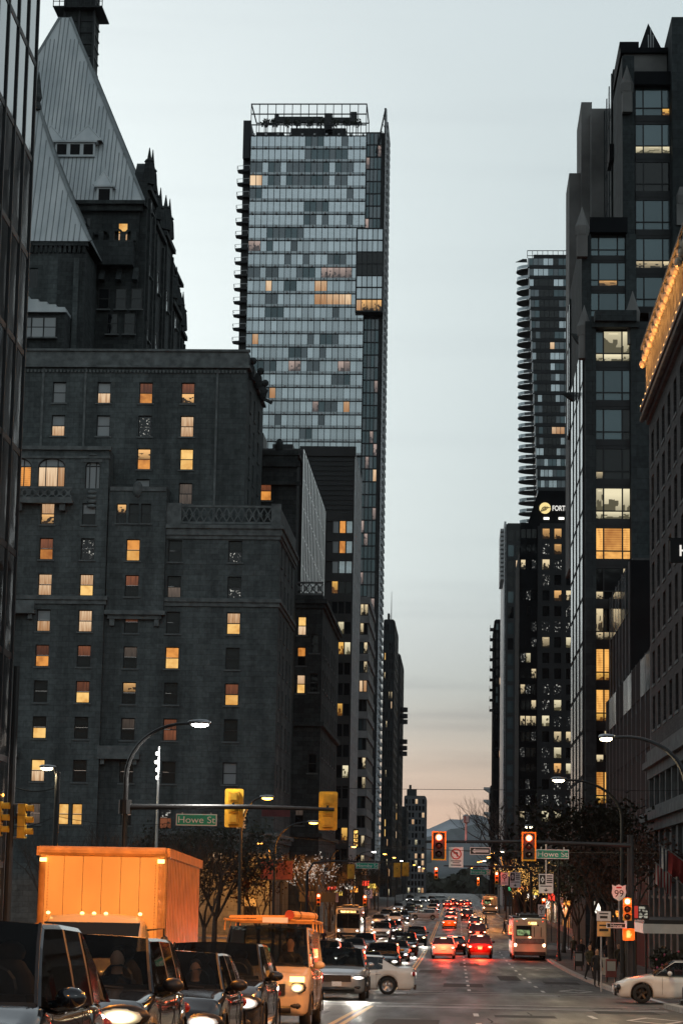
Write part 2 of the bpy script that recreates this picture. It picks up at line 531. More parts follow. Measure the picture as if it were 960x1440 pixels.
def tint(name, col=(0.02, 0.025, 0.03), alpha=0.35):
    """Vehicle glass: glossy, partly clear so the seats and people show through."""
    if name in MATS: return MATS[name]
    m = bpy.data.materials.new(name)
    m.use_nodes = True
    n = m.node_tree.nodes; l = m.node_tree.links
    b = n['Principled BSDF']
    b.inputs['Base Color'].default_value = (*col, 1)
    b.inputs['Roughness'].default_value = 0.03
    b.inputs['Specular IOR Level'].default_value = 0.9
    tr = n.new('ShaderNodeBsdfTransparent'); tr.inputs[0].default_value = (0.6, 0.64, 0.64, 1)
    ms = n.new('ShaderNodeMixShader')
    fr = n.new('ShaderNodeFresnel'); fr.inputs[0].default_value = 1.5
    ad = n.new('ShaderNodeMath'); ad.operation = 'MULTIPLY_ADD'; ad.inputs[1].default_value = alpha; ad.inputs[2].default_value = 1 - alpha
    l.new(fr.outputs[0], ad.inputs[0]); l.new(ad.outputs[0], ms.inputs[0])
    l.new(tr.outputs[0], ms.inputs[1]); l.new(b.outputs[0], ms.inputs[2])
    l.new(ms.outputs[0], n['Material Output'].inputs[0])
    MATS[name] = m
    return m
# ------------------------------------------------------------------ ground, road, pavements
KL, KR = -9.9, 6.6                              # kerb lines either side of the carriageway
def asphalt(name, c1, c2, rough):
    m = mat(name, c1, rough=rough, col2=c2, scale=0.35, detail=8, bump=0.25, bscale=60, spec=0.3)
    n = m.node_tree.nodes; l = m.node_tree.links
    b = n['Principled BSDF']
    z = n.new('ShaderNodeTexNoise'); z.inputs['Scale'].default_value = 0.8; z.inputs['Detail'].default_value = 6
    t = [q for q in n if q.type == 'TEX_COORD'][0]
    mp_ = n.new('ShaderNodeMapping'); mp_.inputs['Scale'].default_value = (1.3, 0.12, 1)   # tyre tracks run along the street
    l.new(t.outputs['Object'], mp_.inputs[0]); l.new(mp_.outputs[0], z.inputs['Vector'])
    mr = n.new('ShaderNodeMapRange'); mr.inputs[1].default_value = 0.3; mr.inputs[2].default_value = 0.7
    mr.inputs[3].default_value = rough - 0.14; mr.inputs[4].default_value = rough + 0.12
    l.new(z.outputs[0], mr.inputs[0]); l.new(mr.outputs[0], b.inputs['Roughness'])
    return m
M_ASPH = asphalt('asphalt', (0.037, 0.037, 0.038), (0.019, 0.019, 0.02), 0.5)
M_ASPH2 = asphalt('pale_asphalt', (0.085, 0.08, 0.075), (0.045, 0.044, 0.042), 0.5)  # lighter tone for the cross streets
M_PAVE = masonry('pavement_slabs', (0.11, 0.105, 0.1), (0.075, 0.072, 0.07), (0.03, 0.03, 0.03), 1.5, 1.5, rough=0.85)
M_KERB = mat('kerb_stone', (0.32, 0.31, 0.29), rough=0.75, var=0.3, scale=1.5, bump=0.2)
M_WHITE = mat('road_paint_white', (0.72, 0.72, 0.7), rough=0.55, scale=6, col2=(0.35, 0.35, 0.34))
M_YEL = mat('road_paint_yellow', (0.75, 0.45, 0.07), rough=0.55, scale=6, col2=(0.5, 0.28, 0.05))
M_EARTH = mat('ground_surface', (0.06, 0.06, 0.055), rough=0.9, scale=0.05)
def ys(a, b, st=5):
    n = max(1, int(math.ceil((b - a) / st)))
    return [a + (b - a) * i / n for i in range(n + 1)]
def sheet(g, x0, x1, a, b, dz, st=5):
    Y = ys(a, b, st)
    vs = []
    for y in Y:
        vs += [(x0, y, zr(y) + dz), (x1, y, zr(y) + dz)]
    g.add(vs, [(2 * i, 2 * i + 1, 2 * i + 3, 2 * i + 2) for i in range(len(Y) - 1)])
    return g
g = G(); sheet(g, -4000, 4000, -300, 9000, -0.06, 20); g.obj('ground', M_EARTH, kind='structure')
HOWE, HORN, BURR, THUR = (74.5, 90), (203, 226), (334, 358), (540, 575)
g = G(); sheet(g, KL - 0.05, KR + 0.05, -60, HOWE[0], 0); sheet(g, KL - 0.05, KR + 0.05, HOWE[1], 196, 0)
sheet(g, KL - 3.2, KR + 0.05, 196, HORN[0], 0); sheet(g, KL - 3.2, KR + 0.05, HORN[1], BURR[0], 0)
sheet(g, KL - 3.2, KR + 0.05, BURR[1], 1600, 0); g.obj('road', M_ASPH, kind='structure')
g = G()
for a, b in (HOWE, HORN, BURR): sheet(g, -160, 160, a, b, 0.0)
g.obj('cross_street', M_ASPH2, kind='structure')
g = G(); gk = G()
def block(a, b, kl, kr):
    for (x0, x1, kx) in ((-70, kl, kl), (kr, 70, kr)):
        Y = ys(a, b)
        sx = -1 if kx < 0 else 1
        ka, kb = (kx - 0.3, kx) if sx < 0 else (kx, kx + 0.3)
        if sx < 0: sheet(g, x0, kx - 0.3, a, b, 0.145)
        else: sheet(g, kx + 0.3, x1, a, b, 0.145)
        for y0, y1 in zip(Y, Y[1:]):                        # kerb stones, one by one
            za, zb = zr(y0), zr(y1)
            m = 0.02
            v = [(ka, y0 + m, za - .05), (kb, y0 + m, za - .05), (kb, y1 - m, zb - .05), (ka, y1 - m, zb - .05),
                 (ka, y0 + m, za + .15), (kb, y0 + m, za + .15), (kb, y1 - m, zb + .15), (ka, y1 - m, zb + .15)]
            gk.add(v, [(4, 5, 6, 7), (0, 1, 5, 4), (1, 2, 6, 5), (2, 3, 7, 6), (3, 0, 4, 7)])
        for yy in (a, b):                                   # kerb face along the side street
            xa, xb = (x0, kx) if sx < 0 else (kx, x1)
            gk.box(xa, xb, yy - 0.15, yy + 0.15, zr(yy) - 0.1, zr(yy) + 0.152)
block(-60, HOWE[0], KL, KR); block(HOWE[1], 196, KL, KR); block(196, HORN[0], KL - 3.1, KR)
block(HORN[1], BURR[0], KL - 3.1, KR); block(BURR[1], 1000, KL - 3.1, KR)
g.obj('pavement', M_PAVE, kind='structure'); gk.obj('kerb', M_KERB, kind='structure')
# painted markings, 4 mm above the asphalt
gy = G(); gw = G()
segs = [(-30, HOWE[0] - 4.5), (HOWE[1] + 4.5, HORN[0] - 4.5), (HORN[1] + 4.5, BURR[0] - 4), (BURR[1] + 4, 800)]
for a, b in segs:
    sheet(gy, -2.84, -2.71, a, b, 0.005); sheet(gy, -2.61, -2.48, a, b, 0.005)
    for X in (0.52, 3.6, -5.95):
        y = a + 1.5
        while y < b - 3 and y < 600:
            sheet(gw, X - .07, X + .07, y, y + 2.9, 0.005); y += 8.9
    if a > -20: sheet(gw, KL + .4, -2.9, a, a + .45, 0.005)     # stop line for oncoming traffic
    sheet(gw, -2.4, KR - .3, b - .45, b, 0.005)
for a, b in (HOWE, HORN, BURR):                              # paired crosswalk lines
    for yy in (a - 3.4, a - 0.5, b + 0.5, b + 3.4): sheet(gw, KL + .2, KR - .2, yy - .13, yy + .13, 0.006)
    for xx in (KL - 3.6, KL - .7, KR + .7, KR + 3.6): sheet(gw, xx - .13, xx + .13, a + .4, b - .4, 0.006)
for yc in (59.5, 99, 150):                                   # bus lane diamonds
    hl, hw, t = 3.1, 0.75, 0.14
    c = [(5.05, yc - hl), (5.05 + hw, yc), (5.05, yc + hl), (5.05 - hw, yc)]
    ci = [(5.05, yc - hl + .6), (5.05 + hw - t, yc), (5.05, yc + hl - .6), (5.05 - hw + t, yc)]
    f = lambda p: (p[0], p[1], zr(p[1]) + 0.006)
    for i in range(4):
        j = (i + 1) % 4
        gw.quad(f(c[i]), f(c[j]), f(ci[j]), f(ci[i]))
gy.obj('centre_line_marking', M_YEL, kind='structure'); gw.obj('lane_marking', M_WHITE, kind='structure')
# repairs: darker asphalt patches and sealed cracks
M_PATCH = mat('patch_asphalt', (0.02, 0.02, 0.021), rough=.7, var=.3, scale=4, bump=.3, bscale=50, spec=.25)
gp = G(); rp_ = random.Random(77)
for (x0, x1, a, b) in ((-1.9, -.4, 52, 56.5), (1.0, 2.6, 60, 62.4), (4.0, 5.8, 66, 71), (-.6, 1.2, 103, 110), (2.2, 3.3, 118, 129), (-2.2, -.9, 133, 140), (4.3, 6.0, 112, 117), (-5.2, -3.4, 60, 63), (0.2, 1.5, 152, 160)): sheet(gp, x0, x1, a, b, 0.004, 1.5)
for _ in range(16):
    x, y = rp_.uniform(-2.2, 6), rp_.uniform(48, 160); pts = []
    for k in range(9): pts.append((x, y)); x += rp_.gauss(0, .25); y += rp_.uniform(.5, 1.6)
    for (xa, ya), (xb, yb) in zip(pts, pts[1:]): gp.quad((xa - .025, ya, zr(ya) + .0035), (xa + .025, ya, zr(ya) + .0035), (xb + .025, yb, zr(yb) + .0035), (xb - .025, yb, zr(yb) + .0035))
gp.obj('road_patch', M_PATCH, kind='structure')
# manhole covers
M_IRON = mat('cast_iron', (0.05, 0.048, 0.045), rough=0.45, metal=0.6, var=0.4, scale=8, bump=0.5, bscale=40)
for i, (x, y) in enumerate(((-1.2, 57), (1.9, 66), (-4.3, 66), (2.2, 108), (-0.8, 121))):
    gg = G().lathe([(0, 0.009), (0.3, 0.009), (0.34, 0.006), (0.36, 0.001)], (x, y, zr(y)), 20)
    tag(gg.obj('manhole_cover', M_IRON), 'round cast iron manhole cover ' + ('in the near lane before the crossing', 'near the bus lane before the crossing', 'in the oncoming lane beside the queue', 'in the second lane past the crossing', 'in the lane behind the white hatchback')[i], 'manhole cover', 'manhole covers in the road')
# mountains far beyond the street
M_MTN = mat('mountain_slope', (0.11, 0.12, 0.13), rough=0.95, col2=(0.06, 0.075, 0.07), scale=0.004, detail=8)
def ridge(name, Y, prof, depth, rough, seed, mm=None):
    rr = random.Random(seed)
    pts = [at(x, y, Y=Y) for x, y in prof]
    X0, X1 = pts[0].x, pts[-1].x
    n = 120; m = 10; vs = []; fs = []
    off = [rr.uniform(-1, 1) for _ in range(n + 1)]
    for i in range(n + 1):
        x = lerp(X0, X1, i / n)
        for p, q in zip(pts, pts[1:]):
            if p.x <= x <= q.x + 1e-3: h = lerp(p.z, q.z, (x - p.x) / (q.x - p.x)); break
        for j in range(m + 1):
            t = j / m
            hh = h * (1 - t) ** 1.3 + (off[i] * .5 + rr.uniform(-1, 1)) * rough * (1 - t) * (1 if j else .5)
            vs.append((x + off[i] * rough * t * 4, Y - depth * t, max(hh, -5)))
    for i in range(n):
        for j in range(m):
            a = i * (m + 1) + j
            fs.append((a, a + m + 1, a + m + 2, a + 1))
    G().add(vs, fs).obj(name, mm or M_MTN, smooth=True, kind='structure')
M_MTN2 = mat('mountain_snow', (0.5, 0.52, 0.56), rough=.95, col2=(.1, .12, .13), scale=.0022, detail=9, stretch=(1, 1, 1.6))
ridge('mountain', 8500, [(-300, 1190), (250, 1182), (430, 1190), (560, 1176), (600, 1163), (620, 1157), (638, 1151), (650, 1149), (664, 1147), (676, 1150), (690, 1156), (780, 1176), (1000, 1170), (1500, 1190)], 2200, 16, 3, M_MTN2)
ridge('hill', 6200, [(-300, 1216), (400, 1204), (560, 1192), (600, 1178), (630, 1170), (655, 1162), (680, 1155), (700, 1154), (800, 1182), (1000, 1196), (1500, 1210)], 1800, 14, 5)
# ------------------------------------------------------------------ building helpers
def unit_pane():
    g = G(); g.box(-.5, .5, -.02, .02, -.5, .5); return g.mesh('pane', MATS['glass_dark'])
G_DARK = glass('glass_dark', (0.01, 0.012, 0.014), spec=.45)
G_GREY = glass('glass_blind', (0.34, 0.36, 0.37), rough=0.25, wob=0.01, spec=0.5)
G_COAT = glass('glass_coated', (0.52, 0.56, 0.59), rough=0.12, metal=0.85, wob=0.05, var=0.2)
G_MID = glass('glass_tinted', (0.15, 0.17, 0.185), rough=0.1, metal=0.5, wob=0.02)
G_BLUE = glass('glass_bluish', (0.1, 0.14, 0.155), rough=0.1, metal=.45, spec=0.8)
L_AMB = litmat('lit_amber', (1.0, 0.4, 0.08), (0.3, 0.08, 0.012), 0.8, 'blind')
L_RED = litmat('lit_dim_red', (0.5, 0.16, 0.07), (0.12, 0.035, 0.015), 0.4, 'curtain')
L_YEL = litmat('lit_yellow', (1.0, 0.62, 0.2), (0.6, 0.25, 0.04), 1.0, 'blind')
L_PALE = litmat('lit_pale', (1.0, 0.72, 0.45), (0.42, 0.2, 0.08), 0.85, 'curtain')
L_WARMGREY = litmat('lit_faint', (0.3, 0.22, 0.17), (0.07, 0.05, 0.04), 0.4, 'curtain')
L_ROOM = litmat('lit_room', (1.0, 0.55, 0.2), (0.03, 0.015, 0.006), 0.9, 'room')
L_OFF = litmat('lit_office', (1.0, 0.8, 0.48), (0.025, 0.02, 0.012), 0.8, 'room')
L_OFFB = litmat('lit_office_bright', (1.0, 0.88, 0.58), (0.1, 0.085, 0.045), 0.85, 'room')
L_OFFY = litmat('lit_office_gold', (1.0, 0.55, 0.12), (0.12, 0.045, 0.008), 0.85, 'room')
L_SPK = glow('glint_flecks', (0.8, 0.78, 0.7), 0.8, col2=(0.006, 0.007, 0.008), scale=5, lo=.6, hi=.68)  # glowing flecks; on the hotel panes they paint in reflections
PANE = unit_pane()
M_MULL = mat('mullion_metal', (0.018, 0.021, 0.024), rough=0.55, metal=0.2, var=0.2, scale=1)
M_MULLW = mat('pale_mullion', (0.5, 0.51, 0.52), rough=0.4, metal=0.5, var=0.15, scale=1)
M_DARKW = mat('dark_cladding', (0.013, 0.0155, 0.018), rough=0.5, var=0.3, scale=0.6)
M_ROOF = mat('flat_roof', (0.08, 0.08, 0.08), rough=0.9)

def curtain(parent, O, U, w, h, cols, rows, pick, mull=M_MULL, mw=0.09, mh=0.12, proud=0.12, name='pane', limit=300, N=None, sill=0.0, spand=None, z_rows=None, mname='mullion'):
    """Curtain wall on a vertical plane: one mullion part, panes as pieces. sill: opaque spandrel share at the foot of each storey."""
    O, U = Vector(O), Vector(U).normalized()
    N = Vector(N) if N is not None else U.cross(Vector((0, 0, 1)))
    rot = Matrix.Rotation(math.atan2(U.y, U.x), 4, 'Z').to_euler()
    cw, rh = w / cols, h / rows
    g = G(); gs = G(); it = []
    def bx(G_, u0, u1, v0, v1, d0, d1):
        P = lambda u, v, d: O + U * u + Vector((0, 0, v)) + N * d
        v = [P(u0, v0, d0), P(u1, v0, d0), P(u1, v0, d1), P(u0, v0, d1), P(u0, v1, d0), P(u1, v1, d0), P(u1, v1, d1), P(u0, v1, d1)]
        G_.add(v, [(0, 1, 2, 3), (7, 6, 5, 4), (0, 4, 5, 1), (1, 5, 6, 2), (2, 6, 7, 3), (3, 7, 4, 0)])
    for c in range(cols + 1):
        bx(g, c * cw - mw / 2, c * cw + mw / 2, 0, h, 0, proud)
    for r in range(rows + 1):
        bx(g, 0, w, r * rh - mh / 2, r * rh + mh / 2, 0, proud * 0.7)
        if sill and r < rows: bx(gs, 0, w, r * rh + mh / 2 + .001, r * rh + rh * sill, 0, 0.035)
    for r in range(rows):
        for c in range(cols):
            m = pick(c, r)
            if m is None: continue
            z0, z1 = r * rh + (rh * sill if sill else mh / 2), (r + 1) * rh - mh / 2
            p = O + U * ((c + .5) * cw) + Vector((0, 0, (z0 + z1) / 2)) + N * 0.03
            it.append(((cw - mw) * (z1 - z0) * (1 - 1e-6 * len(it)), PANE, p, rot, (cw - mw, 1, z1 - z0), m))
    g.obj(mname, mull, parent)
    if sill: gs.obj('spandrel', spand or M_DARKW, parent)
    pieces(parent, name, 'far_panes', it, limit)
def wbox(parent, name, m, x0, x1, y0, y1, z0, z1, label=None):
    o = G().box(x0, x1, y0, y1, z0, z1).obj(name, m, parent)
    if label: o['label'] = label
    return o
def weighted(rr, opts):
    t = rr.random() * sum(w for _, w in opts)
    for m, w in opts:
        t -= w
        if t <= 0: return m
    return opts[-1][0]
# ------------------------------------------------------------------ hotel with copper roofs (left, facing us)
M_STONE = masonry('weathered_stone', (0.135, 0.156, 0.157), (0.095, 0.11, 0.112), (0.055, 0.063, 0.064), 1.25, 0.56, dirt=0.62)
M_STONE2 = mat('carved_stone', (0.14, 0.155, 0.155), rough=0.85, var=0.4, scale=1.2, bump=0.5, bscale=9)
M_STONED = masonry('dark_stone', (0.07, 0.08, 0.081), (0.038, 0.044, 0.046), (0.02, 0.022, 0.022), 1.2, 0.55, dirt=0.55)
M_FRAME = mat('window_frame_paint', (0.025, 0.027, 0.028), rough=0.5, var=0.2, scale=2)
M_COPPER = mat('copper_roof', (0.66, 0.7, 0.71), rough=0.5, col2=(0.46, 0.51, 0.53), scale=0.35, detail=8, metal=0.1, stretch=(1.4, 1.4, .35), bump=0.12, bscale=2)
M_SEAM = mat('shaded_seam', (.24, .27, .28), rough=.5, var=.2, scale=1)  # darker than the roof copper: the seams' shadow is in the colour
HB = zr(236)
hotel = thing('hotel', 'grey stone hotel with steep pale copper roofs and many small sash windows', 'hotel', (-33, 236, HB))
WIN = {}
def window_meshes(w, h):
    if (w, h) in WIN: return WIN[(w, h)]
    f = 0.09
    g = G(); g.box(-w / 2, w / 2, -.05, .05, h / 2 - f, h / 2); g.box(-w / 2, w / 2, -.05, .05, -h / 2, -h / 2 + f)
    g.box(-w / 2, -w / 2 + f, -.049, .049, -h / 2 + f, h / 2 - f); g.box(w / 2 - f, w / 2, -.049, .049, -h / 2 + f, h / 2 - f)
    g.box(-w / 2 + f, w / 2 - f, -.045, .045, -.05, .05)
    s_ = G().box(-w / 2 - .18, w / 2 + .18, -.42, -.055, -h / 2 - .16, -h / 2 - .001)
    p = G().box(-w / 2 + f, w / 2 - f, -.01, .01, -h / 4 + .06, h / 4 - .045)
    WIN[(w, h)] = (g.mesh('window', M_FRAME), s_.mesh('sill', M_STONE2), p.mesh('pane', G_DARK))
    return WIN[(w, h)]
CODE = {'d': 'glass_dark', 'g': 'glass_blind', 'a': 'lit_amber', 'y': 'lit_yellow', 'p': 'lit_pale', 'r': 'lit_dim_red', 'k': 'glint_flecks', 'f': 'lit_faint', 'o': 'lit_room'}
def sash(parent, c, w, h, code, rz=0):
    """Double hung window: frame, sill, an upper and a lower pane."""
    mf, msl, mp_ = window_meshes(w, h)
    o = place('window', mf, parent, c, (0, 0, rz))
    place('sill', msl, o, local=True)
    place('pane', mp_, o, (0, 0.02, h / 4 + .005), local=True, mat=MATS[CODE[code[0]]])
    place('pane', mp_, o, (0, -0.02, -h / 4 - .005), local=True, mat=MATS[CODE[code[1]]])
    return o
def front(parent, name, x0, x1, z0, z1, Y, wins, m, depth=0.38, w=1.45, h=2.3):
    """A wall facing us at depth Y with its windows set into real openings. wins: (x, z, code[, w, h])."""
    holes = []
    for q in wins:
        ww, hh = (q[3], q[4]) if len(q) > 3 else (w, h)
        holes.append((q[0] - ww / 2 - x0, q[0] + ww / 2 - x0, q[1] - hh / 2 - z0, q[1] + hh / 2 - z0))
    o = G().facade((x0, Y, z0), (1, 0, 0), (0, 0, 1), x1 - x0, z1 - z0, holes, depth).obj(name, m, parent)
    for q in wins:
        ww, hh = (q[3], q[4]) if len(q) > 3 else (w, h)
        sash(parent, (q[0], Y + depth - .08, q[1]), ww, hh, q[2])
    return o
def side(parent, name, X, y0, y1, z0, z1, wins, m, depth=0.38, w=1.45, h=2.3, face=1):
    """A wall along the street at X. wins: (y, z, code)."""
    holes = [(q[0] - w / 2 - y0, q[0] + w / 2 - y0, q[1] - h / 2 - z0, q[1] + h / 2 - z0) for q in wins]
    g = G()
    if face > 0: g.facade((X, y0, z0), (0, 1, 0), (0, 0, 1), y1 - y0, z1 - z0, holes, depth, N=(1, 0, 0))
    else: g.facade((X, y0, z0), (0, 1, 0), (0, 0, 1), y1 - y0, z1 - z0, holes, depth, N=(-1, 0, 0))
    o = g.obj(name, m, parent)
    for q in wins: sash(parent, (X - face * (depth - .08), q[0], q[1]), w, h, q[2], pi / 2 * face)
    return o
XC = -19.0
lr = [(44.35, {0: 'po', 1: 'gd'}), (40.6, {0: 'ra', 1: 'kk', 2: 'ay', 3: 'dd', 4: 'dk'}), (36.8, {0: 'pp', 1: 'py', 2: 'rd', 3: 'df', 4: 'dk'}),
      (33.0, {0: 'gp', 1: 'pp', 2: 'rd', 3: 'dd', 4: 'py'}), (29.3, {0: 'ra', 1: 'rd', 2: 'fd', 3: 'ay', 4: 'dd'}), (25.55, {0: 'dd', 1: 'ry', 2: 'od', 3: 'dd', 4: 'ry'}),
      (21.8, {0: 'dy', 1: 'dd', 2: 'fd', 3: 'rr', 4: 'dd'}), (17.35, {0: 'yp', 1: 'dd', 2: 'dd', 3: 'dd', 4: 'gg'})]
CX5 = (-43.55, -39.15, -34.4, -30.0, -23.65)
def rows(cols, rr): return [(CX5[c], z, k[c]) for z, k in rr for c in cols if c in k]
gw_ = [(-40.7, 12.9, 'yy', 1.1, 2.2), (-39.3, 12.9, 'yy', 1.1, 2.2), (-43.7, 12.9, 'ff', 1.2, 2.2), (-45.2, 12.9, 'fd', 1.0, 2.2)]
Yl, Ym, Yr = 235.2, 235.5, 236.0
arch = [(-43.3, 48.35, 2.9, 2.1, 'p'), (-46.9, 48.35, 2.9, 2.1, 'a'), (-38.9, 48.3, 1.6, 2.4, 'g')]
# left bay, with arched top-floor windows
wl = rows((0, 1), lr) + gw_
holes_l = [(q[0] - (q[3] if len(q) > 3 else 1.45) / 2 + 52, q[0] + (q[3] if len(q) > 3 else 1.45) / 2 + 52, q[1] - (q[4] if len(q) > 3 else 2.3) / 2 - HB, q[1] + (q[4] if len(q) > 3 else 2.3) / 2 - HB) for q in wl]
ah = [(x - w / 2 + 52, x + w / 2 + 52, z - h / 2 - HB, z + h / 2 + w * .32 - HB) for x, z, w, h, _ in arch]
G().facade((-52, Yl, HB), (1, 0, 0), (0, 0, 1), 14.8, 51.2 - HB, holes_l + ah, 0.38).obj('wall', M_STONE, hotel)
for q in wl: sash(hotel, (q[0], Yl + .3, q[1]), q[3] if len(q) > 3 else 1.45, q[4] if len(q) > 3 else 2.3, q[2])
for (x, z, w, h, code) in arch:
    # spandrel corners above the arch, then a frame with fan bars and four panes
    g = G(); R_ = w / 2; zt = z + h / 2; rise = w * .32
    n = 10
    for sgn in (-1, 1):
        ps = [(sgn * R_ * cos(pi / 2 * k / n), rise * sin(pi / 2 * k / n)) for k in range(n + 1)] + [(sgn * R_, rise)]
        g.prism(ps, (x, Yl + .004, zt), (1, 0, 0), (0, 0, 1), (0, .36, 0))
    g.obj('arch_spandrel', M_STONE2, hotel)
    g = G()
    for k in range(n):
        a, b = pi * k / n, pi * (k + 1) / n
        g.bar((x + R_ * cos(a) * .96, Yl + .25, zt + rise * sin(a) * .96), (x + R_ * cos(b) * .96, Yl + .25, zt + rise * sin(b) * .96), .1, .12, (0, 1, 0))
    for xx in (-w / 2 + .05, -w * .22, w * .22, w / 2 - .05): g.box(x + xx - .05, x + xx + .05, Yl + .2, Yl + .3, z - h / 2, zt + (rise * .8 if abs(xx) < w * .3 else 0))
    g.box(x - w / 2 + .1, x + w / 2 - .1, Yl + .205, Yl + .295, zt - .06, zt + .06)
    fr = g.obj('arched_window', M_FRAME, hotel)
    mm = MATS[CODE[code]]
    for a, b in ((-w / 2, -w * .22), (-w * .22, w * .22), (w * .22, w / 2)):
        G().box(x + a, x + b, Yl + .26, Yl + .28, z - h / 2, zt).obj('pane', mm, fr)
    G().box(x - w / 2, x + w / 2, Yl + .3, Yl + .32, zt, zt + rise).obj('fanlight', G_GREY, fr)
G().facade((-37.2, Yl, HB), (0, 1, 0), (0, 0, 1), 3.5, 51.2 - HB, (), N=(1, 0, 0)).obj('wall', M_STONE, hotel)
G().box(-52, -37.2, Yl - .0, 239, 51.2, 51.3).obj('roof', M_ROOF, hotel)
# middle bay and the wall below it
tri = [(-35.75, 44.5, 'od', 1.05, 2.1), (-34.45, 44.5, 'dd', 1.05, 2.1), (-33.15, 44.5, 'dd', 1.05, 2.1)]
front(hotel, 'bay', -37.1, -31.0, 34.2, 47.3, Ym, rows((2,), lr[1:3]) + tri, M_STONE)
side(hotel, 'bay', -31.0, Ym, 239, 34.2, 47.3, [], M_STONE)
wbox(hotel, 'roof', M_ROOF, -37.1, -31.0, Ym + .01, 239, 47.3, 47.4)
g = G(); g.box(-37.3, -30.8, Ym - .15, Yr + .4, 33.75, 34.2); g.box(-36.9, -31.2, Ym + .1, Yr + .3, 33.3, 33.74)
for x in (-36.4, -31.7): g.box(x - .25, x + .25, Ym + .15, Yr + .2, 32.6, 33.3)
g.obj('corbel', M_STONE2, hotel)
front(hotel, 'wall', -37.2, -31.0, HB, 34.2, Yr, rows((2,), lr[3:]) + [(-34.3, 12.9, 'rd', 1.1, 2.1)], M_STONE)
# right part of the lower block
front(hotel, 'wall', -31.0, XC, HB, 43.4, Yr, rows((3, 4), lr[1:]) + [(-30.2, 12.7, 'kr', 1.3, 2.3), (-22.4, 12.9, 'yp', 1.2, 2.5), (-24.7, 8.2, 'pd', 1.1, 2.3), (-28.4, 8.2, 'dd', 1.1, 2.3), (-21.2, 3.8, 'ad', 1.4, 2.6), (-27.4, 3.8, 'dd', 1.4, 2.6)], M_STONE)
sw = [(y, z, R.choice(['dd', 'dd', 'dd', 'fd', 'dg'])) for z, _ in lr for y in (239.5, 244.5, 249.5, 254.5)]
side(hotel, 'wall', XC, Yr, 259, HB, 43.4, [q for q in sw if q[1] < 43], M_STONE)
# cornices and string courses (proud of the walls)
class Each:
    def box(s_, *q): G().box(*q).obj('cornice', M_STONE2, hotel)
g = Each()
for z0, z1, p in ((43.0, 43.4, .45), (42.3, 43.0, .28), (41.9, 42.3, .14)): g.box(-31.0 + .003 * p, XC + p, Yr - p, Yr + .3, z0, z1 - .003); g.box(XC - .3, XC + p - .004, Yr + .3, 259, z0, z1 - .003)
for z0, z1, p in ((35.2, 35.6, .3), (34.75, 35.2, .15)):
    g.box(-52, -37.15 + p, Yl - p, Yl + .2, z0 + .003, z1); g.box(-31.0 + .002, XC + p, Yr - p, Yr + .2, z0 + .003, z1); g.box(XC - .2, XC + p - .004, Yr + .2, 259, z0 + .003, z1)
g.box(-37.0, -31.05, Ym - .12, Ym + .1, 46.9, 47.32)
for z0, z1, p in ((10.9, 11.35, .5), (10.4, 10.9, .25)): g.box(-31, XC + p, Yr - p, Yr + .2, z0, z1 - .003); g.box(XC - .2, XC + p - .004, Yr + .2, 259, z0, z1 - .003)
g.box(-52, -37.0, Yl - .25, Yl + .3, 51.2, 51.6); g.box(-52, -37.1, Yl - .12, Yl + .2, 50.3, 50.55)
# carved panels, balcony, balustrade with pierced lattice
g = G(); g.box(-39.9, -37.9, Yl - .06, Yl + .1, 49.9, 50.25)
g.obj('carving', M_STONE2, hotel)
for c_, r_ in [((-38.9, Yl, 45.2 + k * .5), (.55, .14, .22)) for k in range(4)] + [((-38.9, Yl, 50.2 + k * .25), (.5, .12, .12)) for k in range(3)] + [((-34.1, Ym, 47.1), (.55, .3, .9))]:
    G().ball(c_, r_, 8, 6).obj('carving', M_STONE2, hotel, True)
def lattice(parent, x0, x1, Y, z0, z1, name='balustrade'):
    g = G(); g.box(x0, x1, Y - .12, Y + .12, z1 - .22, z1); g.box(x0, x1, Y - .12, Y + .12, z0, z0 + .25)
    n = max(1, int((x1 - x0) / .75)); s = (x1 - x0) / n
    for k in range(n):
        a, b = x0 + k * s, x0 + (k + 1) * s
        g.bar((a, Y, z0 + .25), (b, Y, z1 - .22), .12, .14, (0, 1, 0)); g.bar((a, Y + .002, z1 - .22), (b, Y + .002, z0 + .25), .12, .14, (0, 1, 0))
        g.lathe([(.16, -.07), (.24, -.07), (.24, .07), (.16, .07)], ((a + b) / 2, Y, (z0 + z1) / 2), 8, 'y')
    return g.obj(name, M_STONE2, parent)
lattice(hotel, -29.4, XC - .9, Yr - .05, 43.5, 45.5)
wbox(hotel, 'balustrade', M_STONE2, -31, -29.4, Yr - .25, Yr + .3, 43.4, 45.7); wbox(hotel, 'balustrade', M_STONE2, XC - .9, XC + .1, Yr - .25, Yr + .5, 43.4, 45.7)
wbox(hotel, 'balustrade', M_STONE2, XC - .3, XC + .05, Yr + .5, 259, 43.4, 45.4)
wbox(hotel, 'roof_terrace', M_ROOF, -31, XC - .3, Yr + .3, 240, 43.3, 43.41)
lattice(hotel, -47.6, -40.9, Yl - .75, 45.75, 47.1, 'balcony')
g = G(); g.box(-47.7, -40.8, Yl - .95, Yl, 45.35, 45.75); g.box(-42.2, -41.6, Yl - .7, Yl, 44.6, 45.35); g.box(-46.8, -46.2, Yl - .7, Yl, 44.6, 45.35); g.obj('balcony_slab', M_STONE2, hotel)
